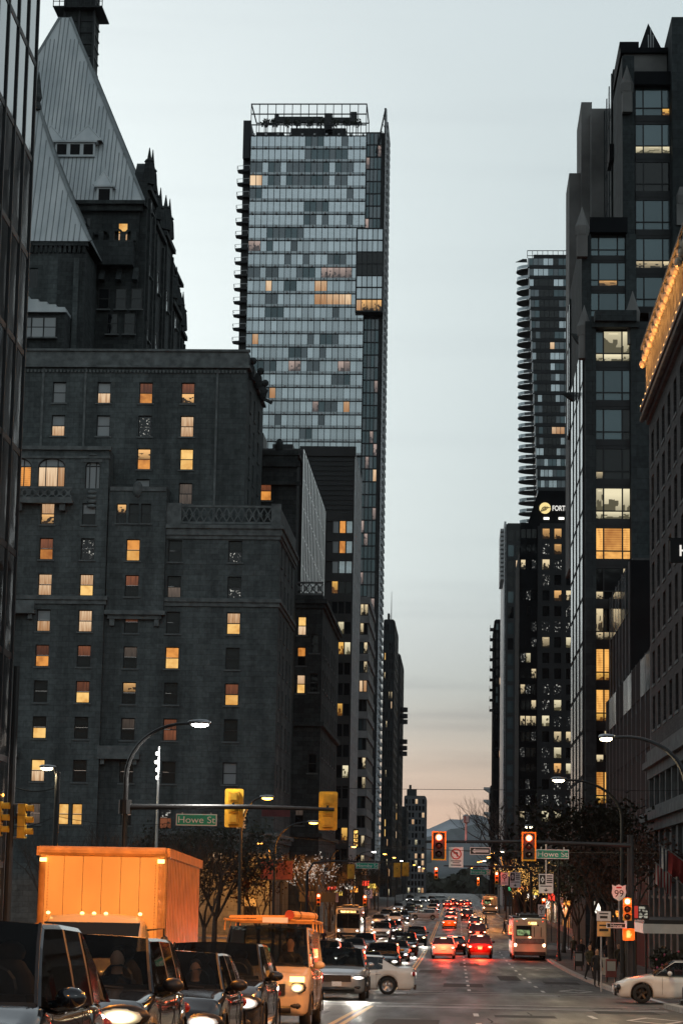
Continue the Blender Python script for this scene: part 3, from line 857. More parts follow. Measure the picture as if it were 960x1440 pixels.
for (x0, x1, z, Y) in ((-37.4, -33, 19.0, Yr), (-47.6, -44.4, 34.0, Yl), (-48, -45.6, 19.0, Yl)):
    g = G(); g.box(x0, x1, Y - .9, Y, z - .35, z); g.box(x0, x1, Y - .9, Y - .75, z, z + 1.0); g.box(x0 + .3, x0 + .7, Y - .6, Y, z - .9, z - .35); g.box(x1 - .7, x1 - .3, Y - .6, Y, z - .9, z - .35)
    g.obj('balcony', M_STONE2, hotel)
# upper block, set back
YU, XU = 238.6, -23.1
up = [(-43.4, 58.2, 'gg'), (-38.55, 58.2, 'gp'), (-34.0, 58.2, 'ra'), (-29.45, 58.2, 'ro'), (-43.4, 54.55, 'gp'), (-38.5, 54.55, 'gg'), (-34.0, 54.55, 'kk'), (-29.45, 54.55, 'pp'),
      (-34.0, 50.95, 'oa'), (-29.4, 50.95, 'yy'), (-29.4, 47.2, 'ff'), (-34.0, 47.6, 'gd')]
front(hotel, 'wall', -51, XU, 43, 61.2, YU, up, M_STONE)
side(hotel, 'wall', XU, YU, 259, 43, 61.2, [(y, z, R.choice(['dd', 'dg', 'dd'])) for z in (58.2, 54.55, 50.9, 47.3) for y in (243, 248, 253.5)], M_STONE)
g = G(); g.box(-51, XU + .12, YU - .12, YU + .4, 61.2, 62.75); g.box(-51, XU + .35, YU - .35, YU + .3, 60.95, 61.19); g.box(-51, XU + .3, YU - .3, YU + .2, 62.75, 63.0)
g.box(XU - .3, XU + .118, YU + .4, 259, 61.2, 62.75); g.box(XU - .2, XU + .345, YU + .3, 259, 60.95, 61.19)
for k in range(70): g.box(-51 + k * .4, -50.8 + k * .4, YU - .2, YU, 60.4, 60.7)
for x in (-40.6, -26.3, -45.2): g.box(x - .12, x + .12, YU - .1, YU + .1, 43, 60.94)
g.obj('cornice', M_STONE2, hotel)
wbox(hotel, 'roof', M_ROOF, -51, XU, YU + .4, 259, 62.2, 62.3)
g = G()
for (x, y) in ((XU + .1, 241), (XU + .5, 246), (XU + .5, 252)):            # carved figures along the corner
    G().ball((x, y, 61.2), (.5, .5, 1.0), 8, 6).ball((x + .3, y - .2, 62.3), .42, 8, 6).bar((x, y, 60.6), (x + 1.1, y - .2, 60.0), .35, .35).obj('carved_figure', M_STONED, hotel)
# main tower behind
def hip(parent, base, apex, m, name='roof', flare=0.0, seams=12):
    """Steep hipped roof: base = 4 corners, apex = 2 ridge ends (front/left .. right); with raised standing seams on the front face."""
    g = G(); n = 8
    def edge(b, a, t):                                 # slightly concave
        b, a = Vector(b), Vector(a)
        k = t ** (1 - flare) if flare else t
        p = b.lerp(a, t); p.z = lerp(b.z, a.z, t)
        if flare:
            q = b.lerp(a, min(1, t * (1 + flare * (1 - t)))); p.x, p.y = q.x, q.y
        return p
    ap = list(apex) if len(apex) == 4 else [apex[0], apex[1], apex[1], apex[0]]
    rings = [[edge(base[i], ap[i], t / n) for i in range(4)] for t in range(n + 1)]
    vs = [p for r_ in rings for p in r_]
    fs = [(4 * t + i, 4 * t + (i + 1) % 4, 4 * t + 4 + (i + 1) % 4, 4 * t + 4 + i) for t in range(n) for i in range(4)]
    ro = g.add(vs, fs).obj(name, m, parent)
    s_ = G()
    for f in (0, 1):
        for k in range(1, seams):
            u = k / seams
            ln = None
            for t in range(n + 1):
                a, b = rings[t][f], rings[t][(f + 1) % 4]
                # seams run straight up: fixed x (front) or y (side) until they meet the hip
                b0, b1 = rings[0][f], rings[0][(f + 1) % 4]
                tx = b0.lerp(b1, u)
                if f == 0: w = (tx.x - a.x) / max(1e-6, (b.x - a.x))
                else: w = (tx.y - a.y) / max(1e-6, (b.y - a.y))
                if w < -.02 or w > 1.02: break
                p = a.lerp(b, w)
                if ln is not None: s_.bar(ln, p, .1, .12, (0, -1, .3) if f == 0 else (1, 0, .3))
                ln = p
    for i in (0, 1, 2):
        for t in range(n): s_.bar(rings[t][i], rings[t + 1][i], .32, .22, (0, -1, .4))
    s_.obj('standing_seam', M_SEAM, ro)
    return ro
e = at(203, 283, Y=262); ap = at(84, 24, Y=272); ap2 = at(99, 24, Y=272)
XM, ZE = e.x, e.z
bl = at(-70, 283, Y=262).x
wbox(hotel, 'wall', M_STONED, bl, XM - .6, 262.3, 300, 55, ZE - .4)
rf = hip(hotel, [(bl, 261.6, ZE), (XM, 261.6, ZE), (XM, 296, ZE), (bl, 296, ZE)], [ap, ap2, Vector((ap2.x, 286, ap2.z)), Vector((ap.x, 286, ap.z))], M_COPPER, seams=46)
g = G(); g.box(bl, XM + .1, 261.2, 262.2, ZE - .5, ZE - .05); g.box(bl, XM - .2, 261.7, 262.3, ZE - 1.2, ZE - .5)
for k in range(12): g.lathe([(.45, -.3), (.75, -.3), (.75, .3), (.45, .3)], (XM - 1.5 - k * 1.6, 262.0, ZE - 4.2), 10, 'y', 0, pi)
g.box(XM - .2, XM + .25, 262.25, 300, ZE - .5, ZE - .05)
g.box(XM - 14, XM - .9, 261.9, 262.28, ZE - 5.6, ZE - 5.1)
g.obj('cornice', M_STONED, hotel)
zb = at(170, 335, Y=262).z
g = G(); g.box(XM - 12, XM - 1, 260.6, 262.3, zb - 3.6, zb - .6)
for k in range(9): g.box(XM - 11.7 + k * 1.3, XM - 11.1 + k * 1.3, 260.7, 261.3, zb - .6, zb + .5)
for k in range(6): g.prism([(0, 0), (1.4, 0), (1.4, 1.8)], (XM - 11 + k * 2, 260.6, zb - 5.4), (0, 1, 0), (0, 0, 1), (.6, 0, 0))
g.obj('gallery', M_STONED, hotel)
for (px, py) in ((173, 328),): sash(hotel, tuple(at(px, py, Y=262.2)), 1.2, 2.6, 'yp')
for px, py in ((120, 320), (146, 420), (170, 420), (192, 420), (158, 455), (182, 455)): sash(hotel, tuple(at(px, py, Y=262.2)), 1.3, 2.6, 'dd')
# street side of the tower: stepped gables with finials
SX = XM - .4
sg = G(); fin = G()
for (y0, y1, top) in ((263, 270, 232), (270, 279, 285), (279, 288, 300), (288, 297, 395), (297, 303, 430)):
    z = at(230, top, Y=(y0 + y1) / 2).z
    sg.box(SX - 2.5, SX + .6, y0, y1 - .05, 58, z - 3)
    sg.prism([(0, 0), (y1 - y0 - .4, 0), ((y1 - y0) * .5 + .5, 3.0), ((y1 - y0) * .5 - .9, 3.0)], (SX - 1.2, y0 + .2, z - 3), (0, 1, 0), (0, 0, 1), (1.75, 0, 0))
    sg.box(SX + .6, SX + 1.0, y0, y1, z - 4.2, z - 3.6); sg.box(SX + .6, SX + .9, y0 + 1, y0 + 1.6, 60, z - 5); sg.box(SX + .6, SX + .9, y1 - 1.6, y1 - 1, 60, z - 5)
    for yy, s_ in ((y0 + .6, .8), ((y0 + y1) / 2, 1.25)):
        fin = G(); fin.tube([(SX + .6, yy, z - 3.4), (SX + .6, yy, z - 1.0 * s_), (SX + .6, yy, z - .2), (SX + .6, yy, z + 1.6 * s_)], [.75, .6, .3, .05], 6)
        fin.ball((SX + .6, yy, z - .6 * s_), (.62, .62, .35), 8, 4); fin.obj('finial', M_STONED, hotel)
sg.obj('gable', M_STONED, hotel)
for y in (266, 274, 283, 292):
    for z in (88, 80, 72, 66):
        if z < at(230, {266: 250, 274: 300, 283: 315, 292: 410}[y], Y=y).z - 3: sash(hotel, (SX + .64, y, z), 1.3, 3.0, 'dd', pi / 2)
g = G()                                                   # dormers on the roofs
M_VOID = mat('dark_opening', (.006, .006, .007), rough=.9)
def roof_y(z): return lerp(261.6, 272, (z - ZE) / (ap.z - ZE))
def dormer(px0, px1, pytop, pybot, n, tops):
    b_ = at(px0, pybot, Y=263); Y = roof_y(b_.z) - .25
    a, b = at(px0, pytop, Y=Y), at(px1, pybot, Y=Y)
    d = G(); d.box(a.x, b.x, Y, Y + 3.5, b.z - .05, a.z)
    d.box(a.x - .3, b.x + .3, Y - .3, Y + 3.2, a.z, a.z + .22)
    for t in tops:
        c = at(t[0], t[1], Y=Y + .8); hw = t[2]
        q = [(c.x - hw, Y - .25, a.z + .22), (c.x + hw, Y - .25, a.z + .22), (c.x + hw, Y + 3.4, a.z + .22), (c.x - hw, Y + 3.4, a.z + .22), (c.x, Y + .8, c.z)]
        d.add(q, [(0, 1, 4), (1, 2, 4), (2, 3, 4), (3, 0, 4)])
        for i in (0, 1): d.tube([Vector(q[i]), Vector(q[4])], .09, 5)
        d.tube([(c.x, Y + .8, c.z - .3), (c.x, Y + .8, c.z + 1.0)], [.1, .03], 5)
    d.add([(a.x, Y + .6, a.z + .22), (b.x, Y + .6, a.z + .22), (b.x, Y + 3.5, a.z + 2.4), (a.x, Y + 3.5, a.z + 2.4)], [(0, 1, 2, 3)])
    o = d.obj('dormer', M_COPPER, hotel)
    w = (b.x - a.x) / n
    for k in range(n):
        G().box(a.x + w * (k + .14), a.x + w * (k + .86), Y - .03, Y - .005, b.z + .2, a.z - .2).obj('opening', M_VOID, o)
dormer(78, 133, 200, 219, 3, [(124, 176, 1.9), (72, 176, 1.8)])
dormer(136, 157, 263, 284, 1, [(147, 240, 1.15)])
# chimney mast with a railed platform behind the ridge
c0, c1 = at(96, 0, Y=288), at(137, 0, Y=288)
zc0, zc1 = at(117, 150, Y=288).z, at(117, -60, Y=288).z
ch = G(); ch.box(c0.x, c1.x, 286, 290, zc0, zc1)
o = ch.obj('chimney', M_STONED, hotel)
g = G()
for k in range(14): g.box(c0.x - .12, c1.x + .12, 285.85, 290.1, zc0 + k * 1.6, zc0 + k * 1.6 + .18)
for x in (c0.x, (c0.x + c1.x) / 2, c1.x): g.box(x - .15, x + .15, 285.7, 286, zc0, zc1)
zp = at(117, 22, Y=288).z
g.box(c0.x - 1.4, c1.x + 1.2, 284.8, 291, zp, zp + .2)
for k in range(9):
    x = lerp(c0.x - 1.4, c1.x + 1.2, k / 8); g.box(x - .05, x + .05, 284.8, 284.9, zp, zp + 1.5)
for dz in (.8, 1.5): g.box(c0.x - 1.4, c1.x + 1.2, 284.8, 284.88, zp + dz, zp + dz + .08)
g.obj('platform', M_MULL, o)
# front pavilion with its own roof
e2 = at(124, 340, Y=252); a2 = at(53, 150, Y=258)
bl2 = 2 * a2.x - e2.x
wbox(hotel, 'wall', M_STONED, bl2, e2.x - .5, 252.4, 262, 55, e2.z - .3)
G().facade((e2.x - 9.6, 252.1, 60), (1, 0, 0), (0, 0, 1), 6.2, e2.z - 60.4, [(2.0, 3.9, at(62, 404, Y=252).z - 60, at(62, 376, Y=252).z - 60)], .3).obj('wall', M_STONE, hotel)
G().box(e2.x - 7.8, e2.x - 5.5, 252.38, 252.395, 60, e2.z - 1).obj('pane', G_DARK, hotel)
hip(hotel, [(bl2, 251.6, e2.z), (e2.x + .3, 251.6, e2.z), (e2.x + .3, 264.4, e2.z), (bl2, 264.4, e2.z)], [Vector((a2.x - .2, 258, a2.z)), Vector((a2.x + .2, 258, a2.z))], M_COPPER, flare=.22, seams=24)
g = G(); g.tube([(a2.x, 258, a2.z - .4), (a2.x, 258, a2.z + .6), (a2.x, 258, a2.z + 1.1), (a2.x, 258, a2.z + 4.4)], [.55, .3, .5, .04], 8)
g.ball((a2.x, 258, a2.z + 1.6), .35, 8, 6); g.obj('finial', M_STONED, hotel)
g = G(); g.box(bl2, e2.x, 251.7, 252.4, e2.z - .5, e2.z - .05)
for k in range(24): g.box(e2.x - .6 - k * .55, e2.x - .3 - k * .55, 251.8, 252.4, e2.z - 1.3, e2.z - .5)
g.obj('cornice', M_STONED, hotel)
wbox(hotel, 'wall', M_STONED, e2.x - 3.4, e2.x - .2, 251.9, 253, 58, e2.z - 1.4); wbox(hotel, 'wall', M_STONE, e2.x - 1.5, e2.x - .9, 251.6, 253, 58, e2.z - 2)
# low bay with stepped lead roof and three windows
b0, b1 = at(28, 436, Y=248), at(90, 487, Y=248)
wbox(hotel, 'bay', M_STONED, b0.x - 4, b1.x, 248, 252, b1.z - 2, b0.z)
for px in (36, 53, 70): sash(hotel, (at(px, 460, Y=247.9).x, 247.85, at(px, 460, Y=247.9).z), 1.5, 2.4, 'gg')
g = G()
for k in range(7):
    x = lerp(b0.x - 2, b1.x, k / 7); g.box(x, b1.x - k * .0 if k == 6 else lerp(b0.x - 2, b1.x, (k + 1) / 7), 247.6, 252, b0.z, b0.z + 2.1 - k * .3)
g.box(b0.x - 4, b1.x + .2, 247.5, 248, b0.z - .3, b0.z - .003); g.obj('lead_roof', M_COPPER, hotel)
# ------------------------------------------------------------------ near glass tower at the left edge
rr = random.Random(11)
gt = thing('glass_tower', 'dark reflective glass office tower cropped by the left edge', 'office tower', (-20, 58, zr(58)))
GX, GA, GB = at(27, 700, Y=71.8).x, 34.0, 71.8
M_GT = glass('tower_glass', (0.16, 0.17, 0.18), rough=0.03, metal=0.9, wob=0.05, wscale=0.35, var=0.06)
GU = Vector((-.03, 1, 0)).normalized(); GN = Vector((1, .03, 0)).normalized()       # the tower stands a degree and a half off the street line
GXA = GX + .03 * (GB - GA)
G().prism([(GXA - .1, GA), (GX - .1, GB), (-34, GB), (-34, GA)], (0, 0, zr(60) - 1), (1, 0, 0), (0, 1, 0), (0, 0, 47)).obj('wall', M_DARKW, gt)
curtain(gt, (GXA - .08, GA, 3.2), GU, GB - GA, 42.8, 21, 13, lambda c, r: M_GT, mw=.14, mh=.2, proud=.1, N=GN)
curtain(gt, (-34, GA - .1, 3.2), (1, 0, 0), 20.5, 42.8, 8, 8, lambda c, r: G_DARK, mw=.14, mh=.2, proud=.1, N=(0, -1, 0), name='end_pane', mname='end_mullion')
wbox(gt, 'roof', M_ROOF, -34, GX - .1, GA, GB - .02, 46.2, 46.5)
# ------------------------------------------------------------------ tall residential glass tower
M_SLAB = mat('concrete_slab_edge', (0.4, 0.41, 0.42), rough=0.7, var=0.2, scale=.5)
SY = 580
sb = zr(SY)
sh = thing('glass_skyscraper', 'tallest tower, pale gridded glass high-rise with roof frame and left balconies', 'skyscraper', (-40, SY, sb))
def zy(y, Y=SY): return at(430, y, Y=Y).z
X0, X1, X2 = at(350, 300, Y=SY).x, at(513, 300, Y=SY).x, at(541, 300, Y=SY).x
ZT, ZL = zy(190), zy(640)
wbox(sh, 'wall', M_DARKW, X0 + .1, X1 - .1, SY + .5, SY + 36, sb, ZT)
# storeys, read off the facade: darker groups and lit rooms by (storey from the top, first pane, last pane)
NR, NC = 24, 19
dark = {(0, 9, 11), (1, 9, 15), (2, 0, 1), (2, 3, 4), (2, 6, 8), (2, 9, 12), (2, 14, 16), (3, 3, 4), (3, 6, 8), (3, 9, 12), (3, 14, 15), (4, 0, 1), (5, 9, 12), (6, 9, 10), (6, 12, 12), (7, 3, 8),
        (9, 13, 15), (10, 0, 1), (10, 3, 4), (10, 8, 10), (11, 6, 7), (13, 3, 5), (16, 7, 9), (17, 1, 4), (17, 10, 11), (15, 12, 13), (18, 14, 16), (19, 3, 4), (20, 12, 14), (21, 5, 5), (22, 9, 10), (12, 3, 3), (8, 3, 3)}
lit = {(3, 0, 1): 'lit_pale', (8, 0, 1): 'lit_pinkish', (11, 3, 3): 'lit_pale', (11, 11, 12): 'lit_pale', (12, 11, 16): 'lit_pale', (10, 12, 16): 'lit_pinkish', (15, 1, 1): 'lit_pale', (17, 7, 8): 'lit_pinkish', (17, 15, 16): 'lit_pinkish', (19, 4, 4): 'lit_pale', (20, 11, 11): 'lit_pinkish', (20, 16, 16): 'lit_pale'}
litmat('lit_pinkish', (0.8, 0.6, 0.52), (0.12, 0.1, 0.1), 0.5, 'room')
M_SPAN = glass('spandrel_glass', (0.33, 0.36, 0.38), rough=0.2, metal=0.6, wob=0.02)
def shp(c, r):
    k = NR - 1 - r
    for (a, b, d), m in lit.items():
        if a == k and b <= c <= d: return MATS[m]
    for a, b, d in dark:
        if a == k and b <= c <= d: return G_MID if rr.random() < .6 else G_BLUE
    if rr.random() < .03: return G_MID
    return G_COAT if (k * 7 + c // 4) % 5 else G_COAT
curtain(sh, (X0, SY + .4, ZL), (1, 0, 0), X1 - X0, ZT - ZL, NC, NR, shp, M_MULL, mw=.15, mh=.28, proud=.2, N=(0, -1, 0), sill=.22, spand=M_SPAN)
g = G()
for r in range(NR + 1):
    z = ZL + (ZT - ZL) * r / NR
    for c in range(10): g.cbox((X0 + .8 + c * (X1 - X0 - 1.6) / 9, SY - .1, z + .25), (.55, .5, .5))
g.obj('slab_bracket', M_SLAB, sh, kind='stuff')
# lower storeys behind the nearer buildings, plainer
curtain(sh, (X0, SY + .4, sb), (1, 0, 0), X1 - X0, ZL - sb - .2, 10, 18, lambda c, r: G_MID, mw=.22, mh=.5, N=(0, -1, 0), name='lower_pane', mname='lower_mullion')
# recessed bay on the right, with a proud lantern bay in the middle
wbox(sh, 'wall', M_DARKW, X1 - .1, X2 - .5, SY + 2.6, SY + 36, sb, zy(182))
def rb(c, r):
    t = rr.random()
    return MATS['lit_pale'] if t < .02 else MATS['lit_pinkish'] if t < .08 else G_MID if t < .45 else G_BLUE
curtain(sh, (X1 - .05, SY + 2.5, sb + 6), (1, 0, 0), X2 - X1 - 1.2, zy(182) - sb - 6, 4, 58, rb, M_MULL, mw=.2, mh=.35, proud=.2, N=(0, -1, 0), name='bay_pane', mname='bay_mullion', limit=232)
b0, b1 = at(500, 400, Y=SY).x, at(539, 400, Y=SY).x
zb0, zb1 = zy(440), zy(322)
wbox(sh, 'bay', M_DARKW, b0, b1, SY - 1.4, SY + 3, zb0, zb1)
bm = ['lit_room', 'glass_coated', 'glass_coated', 'glass_dark', 'glass_dark', 'glass_coated', 'glass_coated']
curtain(sh, (b0 + .3, SY - 1.45, zb0 + .2), (1, 0, 0), b1 - b0 - .6, zb1 - zb0 - .4, 5, 7, lambda c, r: MATS['glass_mid' if False else (bm[r] if not (r == 0 and c < 1) else 'lit_pale')], M_MULL, mw=.2, mh=.4, proud=.15, N=(0, -1, 0), name='bay_pane', mname='bay_mullion')
# perforated pale fin along the street edge
M_FIN = mat('perforated_screen', (0.62, 0.64, 0.65), rough=.55, col2=(.25, .26, .27), scale=3, detail=1)
g = G(); fx = X2 - .2
zf = zy(152)
g.add([(fx, SY + .4, sb + 8), (fx + .35, SY + .4, sb + 8), (fx + .35, SY + 20, sb + 8), (fx, SY + 20, sb + 8),
       (fx, SY + .4, zf), (fx + .35, SY + .4, zf), (fx + .35, SY + 20, zf - 14), (fx, SY + 20, zf - 14)],
      [(0, 3, 2, 1), (4, 5, 6, 7), (0, 1, 5, 4), (1, 2, 6, 5), (2, 3, 7, 6), (3, 0, 4, 7)])
g.obj('screen_fin', M_FIN, sh)
g = G()
for k in range(96): g.box(fx + .35, fx + .75, SY + .8, SY + 19, sb + 9 + k * 2.05, sb + 9.9 + k * 2.05)
g.obj('screen_louvre', M_FIN, sh, kind='stuff')
g = G()
for (a, b) in (((fx - .2, SY + 1, zf - 12), (fx, SY + 1, zf + .4)), ((fx - 2.4, SY + 1, zf - 12), (fx, SY + 1, zf + .4))): g.tube([a, b], .22, 5)
for k in range(6): g.tube([(fx - .2, SY + 1, zf - 11 + k * 2), (fx - 2.0 + k * .34, SY + 1, zf - 9.6 + k * 2)], .12, 4)
g.obj('brace', M_MULL, sh)
# roof: steel frame, maintenance crane, planted terrace
zr0, zr1 = ZT, zy(144)
fa, fb = at(353, 160, Y=SY).x, at(515, 160, Y=SY).x
g = G()
for y in (SY + .6, SY + 16):
    for k in range(15): x = lerp(fa, fb, k / 14); g.box(x - .1, x + .1, y - .1, y + .1, zr0, zr1)
    for z in (zr1 - .3, lerp(zr0, zr1, .66), lerp(zr0, zr1, .33)): g.box(fa, fb, y - .12, y + .12, z, z + .3)
for x in (fa, fb): g.box(x - .15, x + .15, SY + .6, SY + 16, zr1 - .25, zr1)
g.obj('roof_frame', M_MULL, sh)
zc = zy(155)
g = G(); g.box(at(385, 155, Y=SY).x, at(452, 155, Y=SY).x, SY + 7, SY + 8.2, zc - .8, zc + .8); g.box(at(452, 155, Y=SY).x, at(500, 155, Y=SY).x, SY + 7.1, SY + 8.1, zc - .6, zc + .6)
g.box(at(491, 155, Y=SY).x, at(500, 155, Y=SY).x, SY + 6.5, SY + 8.7, zy(160), zy(145)); g.box(at(454, 155, Y=SY).x, at(465, 155, Y=SY).x, SY + 6.5, SY + 8.7, zy(170), zy(147)); g.box(at(383, 155, Y=SY).x, at(389, 155, Y=SY).x, SY + 6.8, SY + 8.4, zy(158), zy(148))
g.obj('maintenance_crane', M_DARKW, sh)
wbox(sh, 'plant_room', M_DARKW, at(405, 170, Y=SY).x, at(484, 170, Y=SY).x, SY + 9, SY + 15, zr0, zy(164))
wbox(sh, 'plant_room', M_DARKW, at(356, 170, Y=SY).x, at(395, 170, Y=SY).x, SY + 10, SY + 15, zr0, zy(168))
M_LEAFD = mat('dark_foliage', (0.05, 0.06, 0.045), rough=.8, var=.5, scale=3)
def leaf_ball(g, c, r, n, s, rg):
    for _ in range(n):
        d = Vector((rg.gauss(0, 1), rg.gauss(0, 1), rg.gauss(0, 1))).normalized() * r * rg.random() ** .35
        p = Vector(c) + Vector((d.x, d.y, d.z * .85))
        a = Vector((rg.uniform(-1, 1), rg.uniform(-1, 1), rg.uniform(-1, 1))).normalized(); b = a.orthogonal().normalized()
        k = s * rg.uniform(.6, 1.3)
        g.quad(p - a * k, p + b * k * .6, p + a * k, p - b * k * .6)
for px in (374, 386, 404, 418, 436, 452, 470, 488, 501):
    c = at(px, 172, Y=SY + 3); rad = rr.uniform(1.0, 1.6)
    g = G(); leaf_ball(g, (c.x, SY + 3, c.z), rad, 80, .42, rr); o = g.obj('roof_tree', M_LEAFD, sh)
    G().tube([(c.x, SY + 3, zr0), (c.x, SY + 3, c.z)], .12, 5).obj('trunk', M_DARKW, o)
wbox(sh, 'plant_room', M_MULL, at(341, 200, Y=SY).x, at(351, 200, Y=SY).x, SY + 1, SY + 12, zy(220), zy(167))
wbox(sh, 'core', M_DARKW, X0 - 2.2, X0 + .05, SY + 3, SY + 30, sb, zy(220))
for k in range(22):                                       # wedge balconies on the left flank
    z = ZT - (zy(235) * 0 + (ZT - zy(238))) - k * (ZT - ZL) / NR
    xl = X0 - 3.6 - .06 * k * .3
    g = G()
    g.add([(X0, SY + 1, z), (X0, SY + 6, z), (xl, SY + 4.5, z + .35), (xl, SY + 2, z + .35), (X0, SY + 1, z + .6), (X0, SY + 6, z + .6), (xl, SY + 4.5, z + .6), (xl, SY + 2, z + .6)],
          [(0, 1, 2, 3), (4, 7, 6, 5), (0, 3, 7, 4), (3, 2, 6, 7), (2, 1, 5, 6), (1, 0, 4, 5)])
    o = g.obj('balcony', M_DARKW, sh)
    q = G(); q.bar((X0 - .2, SY + 1.2, z + 1.6), (xl, SY + 2, z + 1.6), .1, .1); q.bar((xl, SY + 2, z + 1.6), (xl, SY + 4.5, z + 1.6), .1, .1)
    for t in (0, .5, 1): q.box(lerp(X0 - .2, xl, t) - .05, lerp(X0 - .2, xl, t) + .05, SY + lerp(1.2, 2, t) - .05, SY + lerp(1.2, 2, t) + .05, z + .6, z + 1.6)
    q.obj('railing', M_MULLW, o)
# ------------------------------------------------------------------ buildings between hotel and skyscraper
M_BRN = mat('brown_cladding', (0.024, 0.024, 0.024), rough=.6, var=.3, scale=.4)
an = thing('hotel_annex', 'dark stone annex with a single lit window behind the hotel corner', 'building', (-22, 262, zr(262)))
za = at(395, 640, Y=262).z
front(an, 'wall', -26, -19.2, 10, za, 262, [(at(373, 690, Y=262).x, at(373, 690, Y=262).z, 'ra'), (at(395, 700, Y=262).x, at(395, 760, Y=262).z, 'dd')], M_STONED)
side(an, 'wall', -19.2, 262, 267, 10, za, [], M_STONED)
g = G(); g.box(-26, -18.9, 261.7, 262.2, za - 1.4, za - .7); g.box(-26, -19.0, 261.85, 267, za, za + .5); g.box(-26, -18.7, 261.5, 262, za - 3.6, za - 3.2)
g.obj('cornice', M_STONED, an)
for x in (-24.5, -21.4): G().ball((x, 262.5, za + 1.2), (.5, .5, .9), 8, 6).obj('carved_figure', M_STONED, an); wbox(an, 'roof', M_ROOF, -26, -19.2, 262.4, 267, za - .4, za - .2)
def slab_building(name, label, x0, x1, y0, y1, ztop, m, cat='building'):
    t = thing(name, label, cat, ((x0 + x1) / 2, y0, zr(y0)))
    wbox(t, 'wall', m, x0, x1, y0, y1, zr(y0) - .5, ztop)
    wbox(t, 'roof', M_ROOF, x0 + .3, x1 - .3, y0 + .3, y1 - .3, ztop, ztop + .25)
    return t
# B: pale ribbed flank along the street
zB = at(415, 634, Y=268).z
M_PALE = mat('pale_sky_panel', (0.78, 0.8, 0.8), rough=.2, metal=.3, var=.12, scale=.4)  # pale base colour stands in for sky reflected along the flanks
t = slab_building('ribbed_office_block', 'office block with pale vertically ribbed flank between hotel and dark tower', -34, -18.9, 267.5, 312, zB, M_DARKW)
curtain(t, (-18.85, 267.6, 30), (0, 1, 0), 44.2, zB - 30, 15, 8, lambda c, r: M_VOID, M_PALE, mw=1.75, mh=.22, proud=.03, N=(1, 0, 0))
g = G(); g.box(-30, -24, 270, 276, zB, zB + 2.6); g.box(-23, -20.5, 272, 275, zB, zB + 1.6); g.obj('plant_room', M_DARKW, t)
# A2: lower stone wing with balustrade
zA = at(430, 836, Y=264).z
t = thing('stone_side_wing', 'lower dark stone building with balustrade and three small lit windows', 'building', (-17.5, 264, zr(264)))
front(t, 'wall', -19.3, -16.0, zr(264) - .3, zA, 264, [(-18.4, at(413, 880, Y=264).z, 'yp'), (-18.4, at(413, 923, Y=264).z, 'ad'), (-18.4, at(413, 962, Y=264).z, 'py'), (-16.9, at(413, 905, Y=264).z, 'dd'), (-16.9, at(413, 960, Y=264).z, 'dd'), (-16.9, 20, 'dd'), (-18.3, 14, 'fd')], M_STONED, w=1.0, h=2.2)
side(t, 'wall', -16.0, 264, 300, zr(264) - .3, zA, [(y, z, R.choice(['dd', 'dd', 'dg', 'fd'])) for y in (267, 271, 275, 279, 284, 289, 294) for z in (34, 30, 26, 22, 18, 14, 9)], M_STONED, w=1.3)
wbox(t, 'roof', M_ROOF, -19, -16.2, 264.4, 300, zA - .5, zA - .2)
g = G()
for z0, z1, p in ((zA - 1.1, zA - .6, .5), (zA - 1.6, zA - 1.1, .25), (24.3, 24.8, .4), (11.5, 12.0, .4)): g.box(-19.3, -16 + p, 264 - p, 264.2, z0, z1 - .004); g.box(-16.2, -16 + p - .004, 264.2, 300, z0, z1)
g.obj('cornice', M_STONED, t)
lattice(t, -19.2, -16.0, 264.05, zA - .1, zA + 1.5)
g = G()
for k in range(11): g.box(-18.6, -16.2, 266 + k * .01, 266.2 + k * .01, 25 + k * .01, 25.1)
# C: dark tower with lit office floors, flank glass coloured pale for reflected sky
CYd = 362; zC = at(460, 633, Y=CYd).z
cx0, cx1 = at(418, 800, Y=CYd).x, at(496, 800, Y=CYd).x
t = slab_building('dark_office_tower', 'dark brown office tower with lit floors and pale glass street flank', cx0, cx1, CYd, CYd + 24, zC, M_BRN)
rows_c = 18; zC0 = 6.0; hC = zC - 11 - zC0; rc = 0
flo = {34: 'c', 33: 'c', 31: 'c', 29: 'l', 27: 'L', 26: 'm'}
def pc(c, r):
    k = rr.random(); lit_c = c != 4
    top = rows_c - 1 - r
    if not lit_c: return None
    if top in (0, 1, 2): return G_GREY if c in (3, 5) else (MATS['lit_amber'] if c == 6 and top < 2 else G_COAT)
    if k < .5 and top < 13: return rr.choice([L_OFFB, L_OFF, L_YEL, L_OFFY])
    if k < .12: return L_OFFY
    return G_DARK
curtain(t, (cx0 + .1, CYd - .05, zC0), (1, 0, 0), cx1 - cx0 - .2, hC, 8, rows_c, pc, M_BRN, mw=.2, mh=1.35, proud=.25, N=(0, -1, 0))
curtain(t, (cx1 + .05, CYd, 8), (0, 1, 0), 24, zC - 8.5, 9, 26, lambda c, r: M_PALE, M_MULLW, mw=.08, mh=.12, proud=.15, N=(1, 0, 0), name='flank_pane', mname='flank_mullion')
wbox(t, 'parapet', M_BRN, cx0, cx1 + .2, CYd - .3, CYd + .3, zC - 1, zC + .6)
g = G()
for k in range(12): g.box(cx0 + .3, cx1 - .3, CYd - .12, CYd - .05, zC - 10.6 + k * .8, zC - 10.2 + k * .8)
g.obj('louvre', M_DARKW, t)
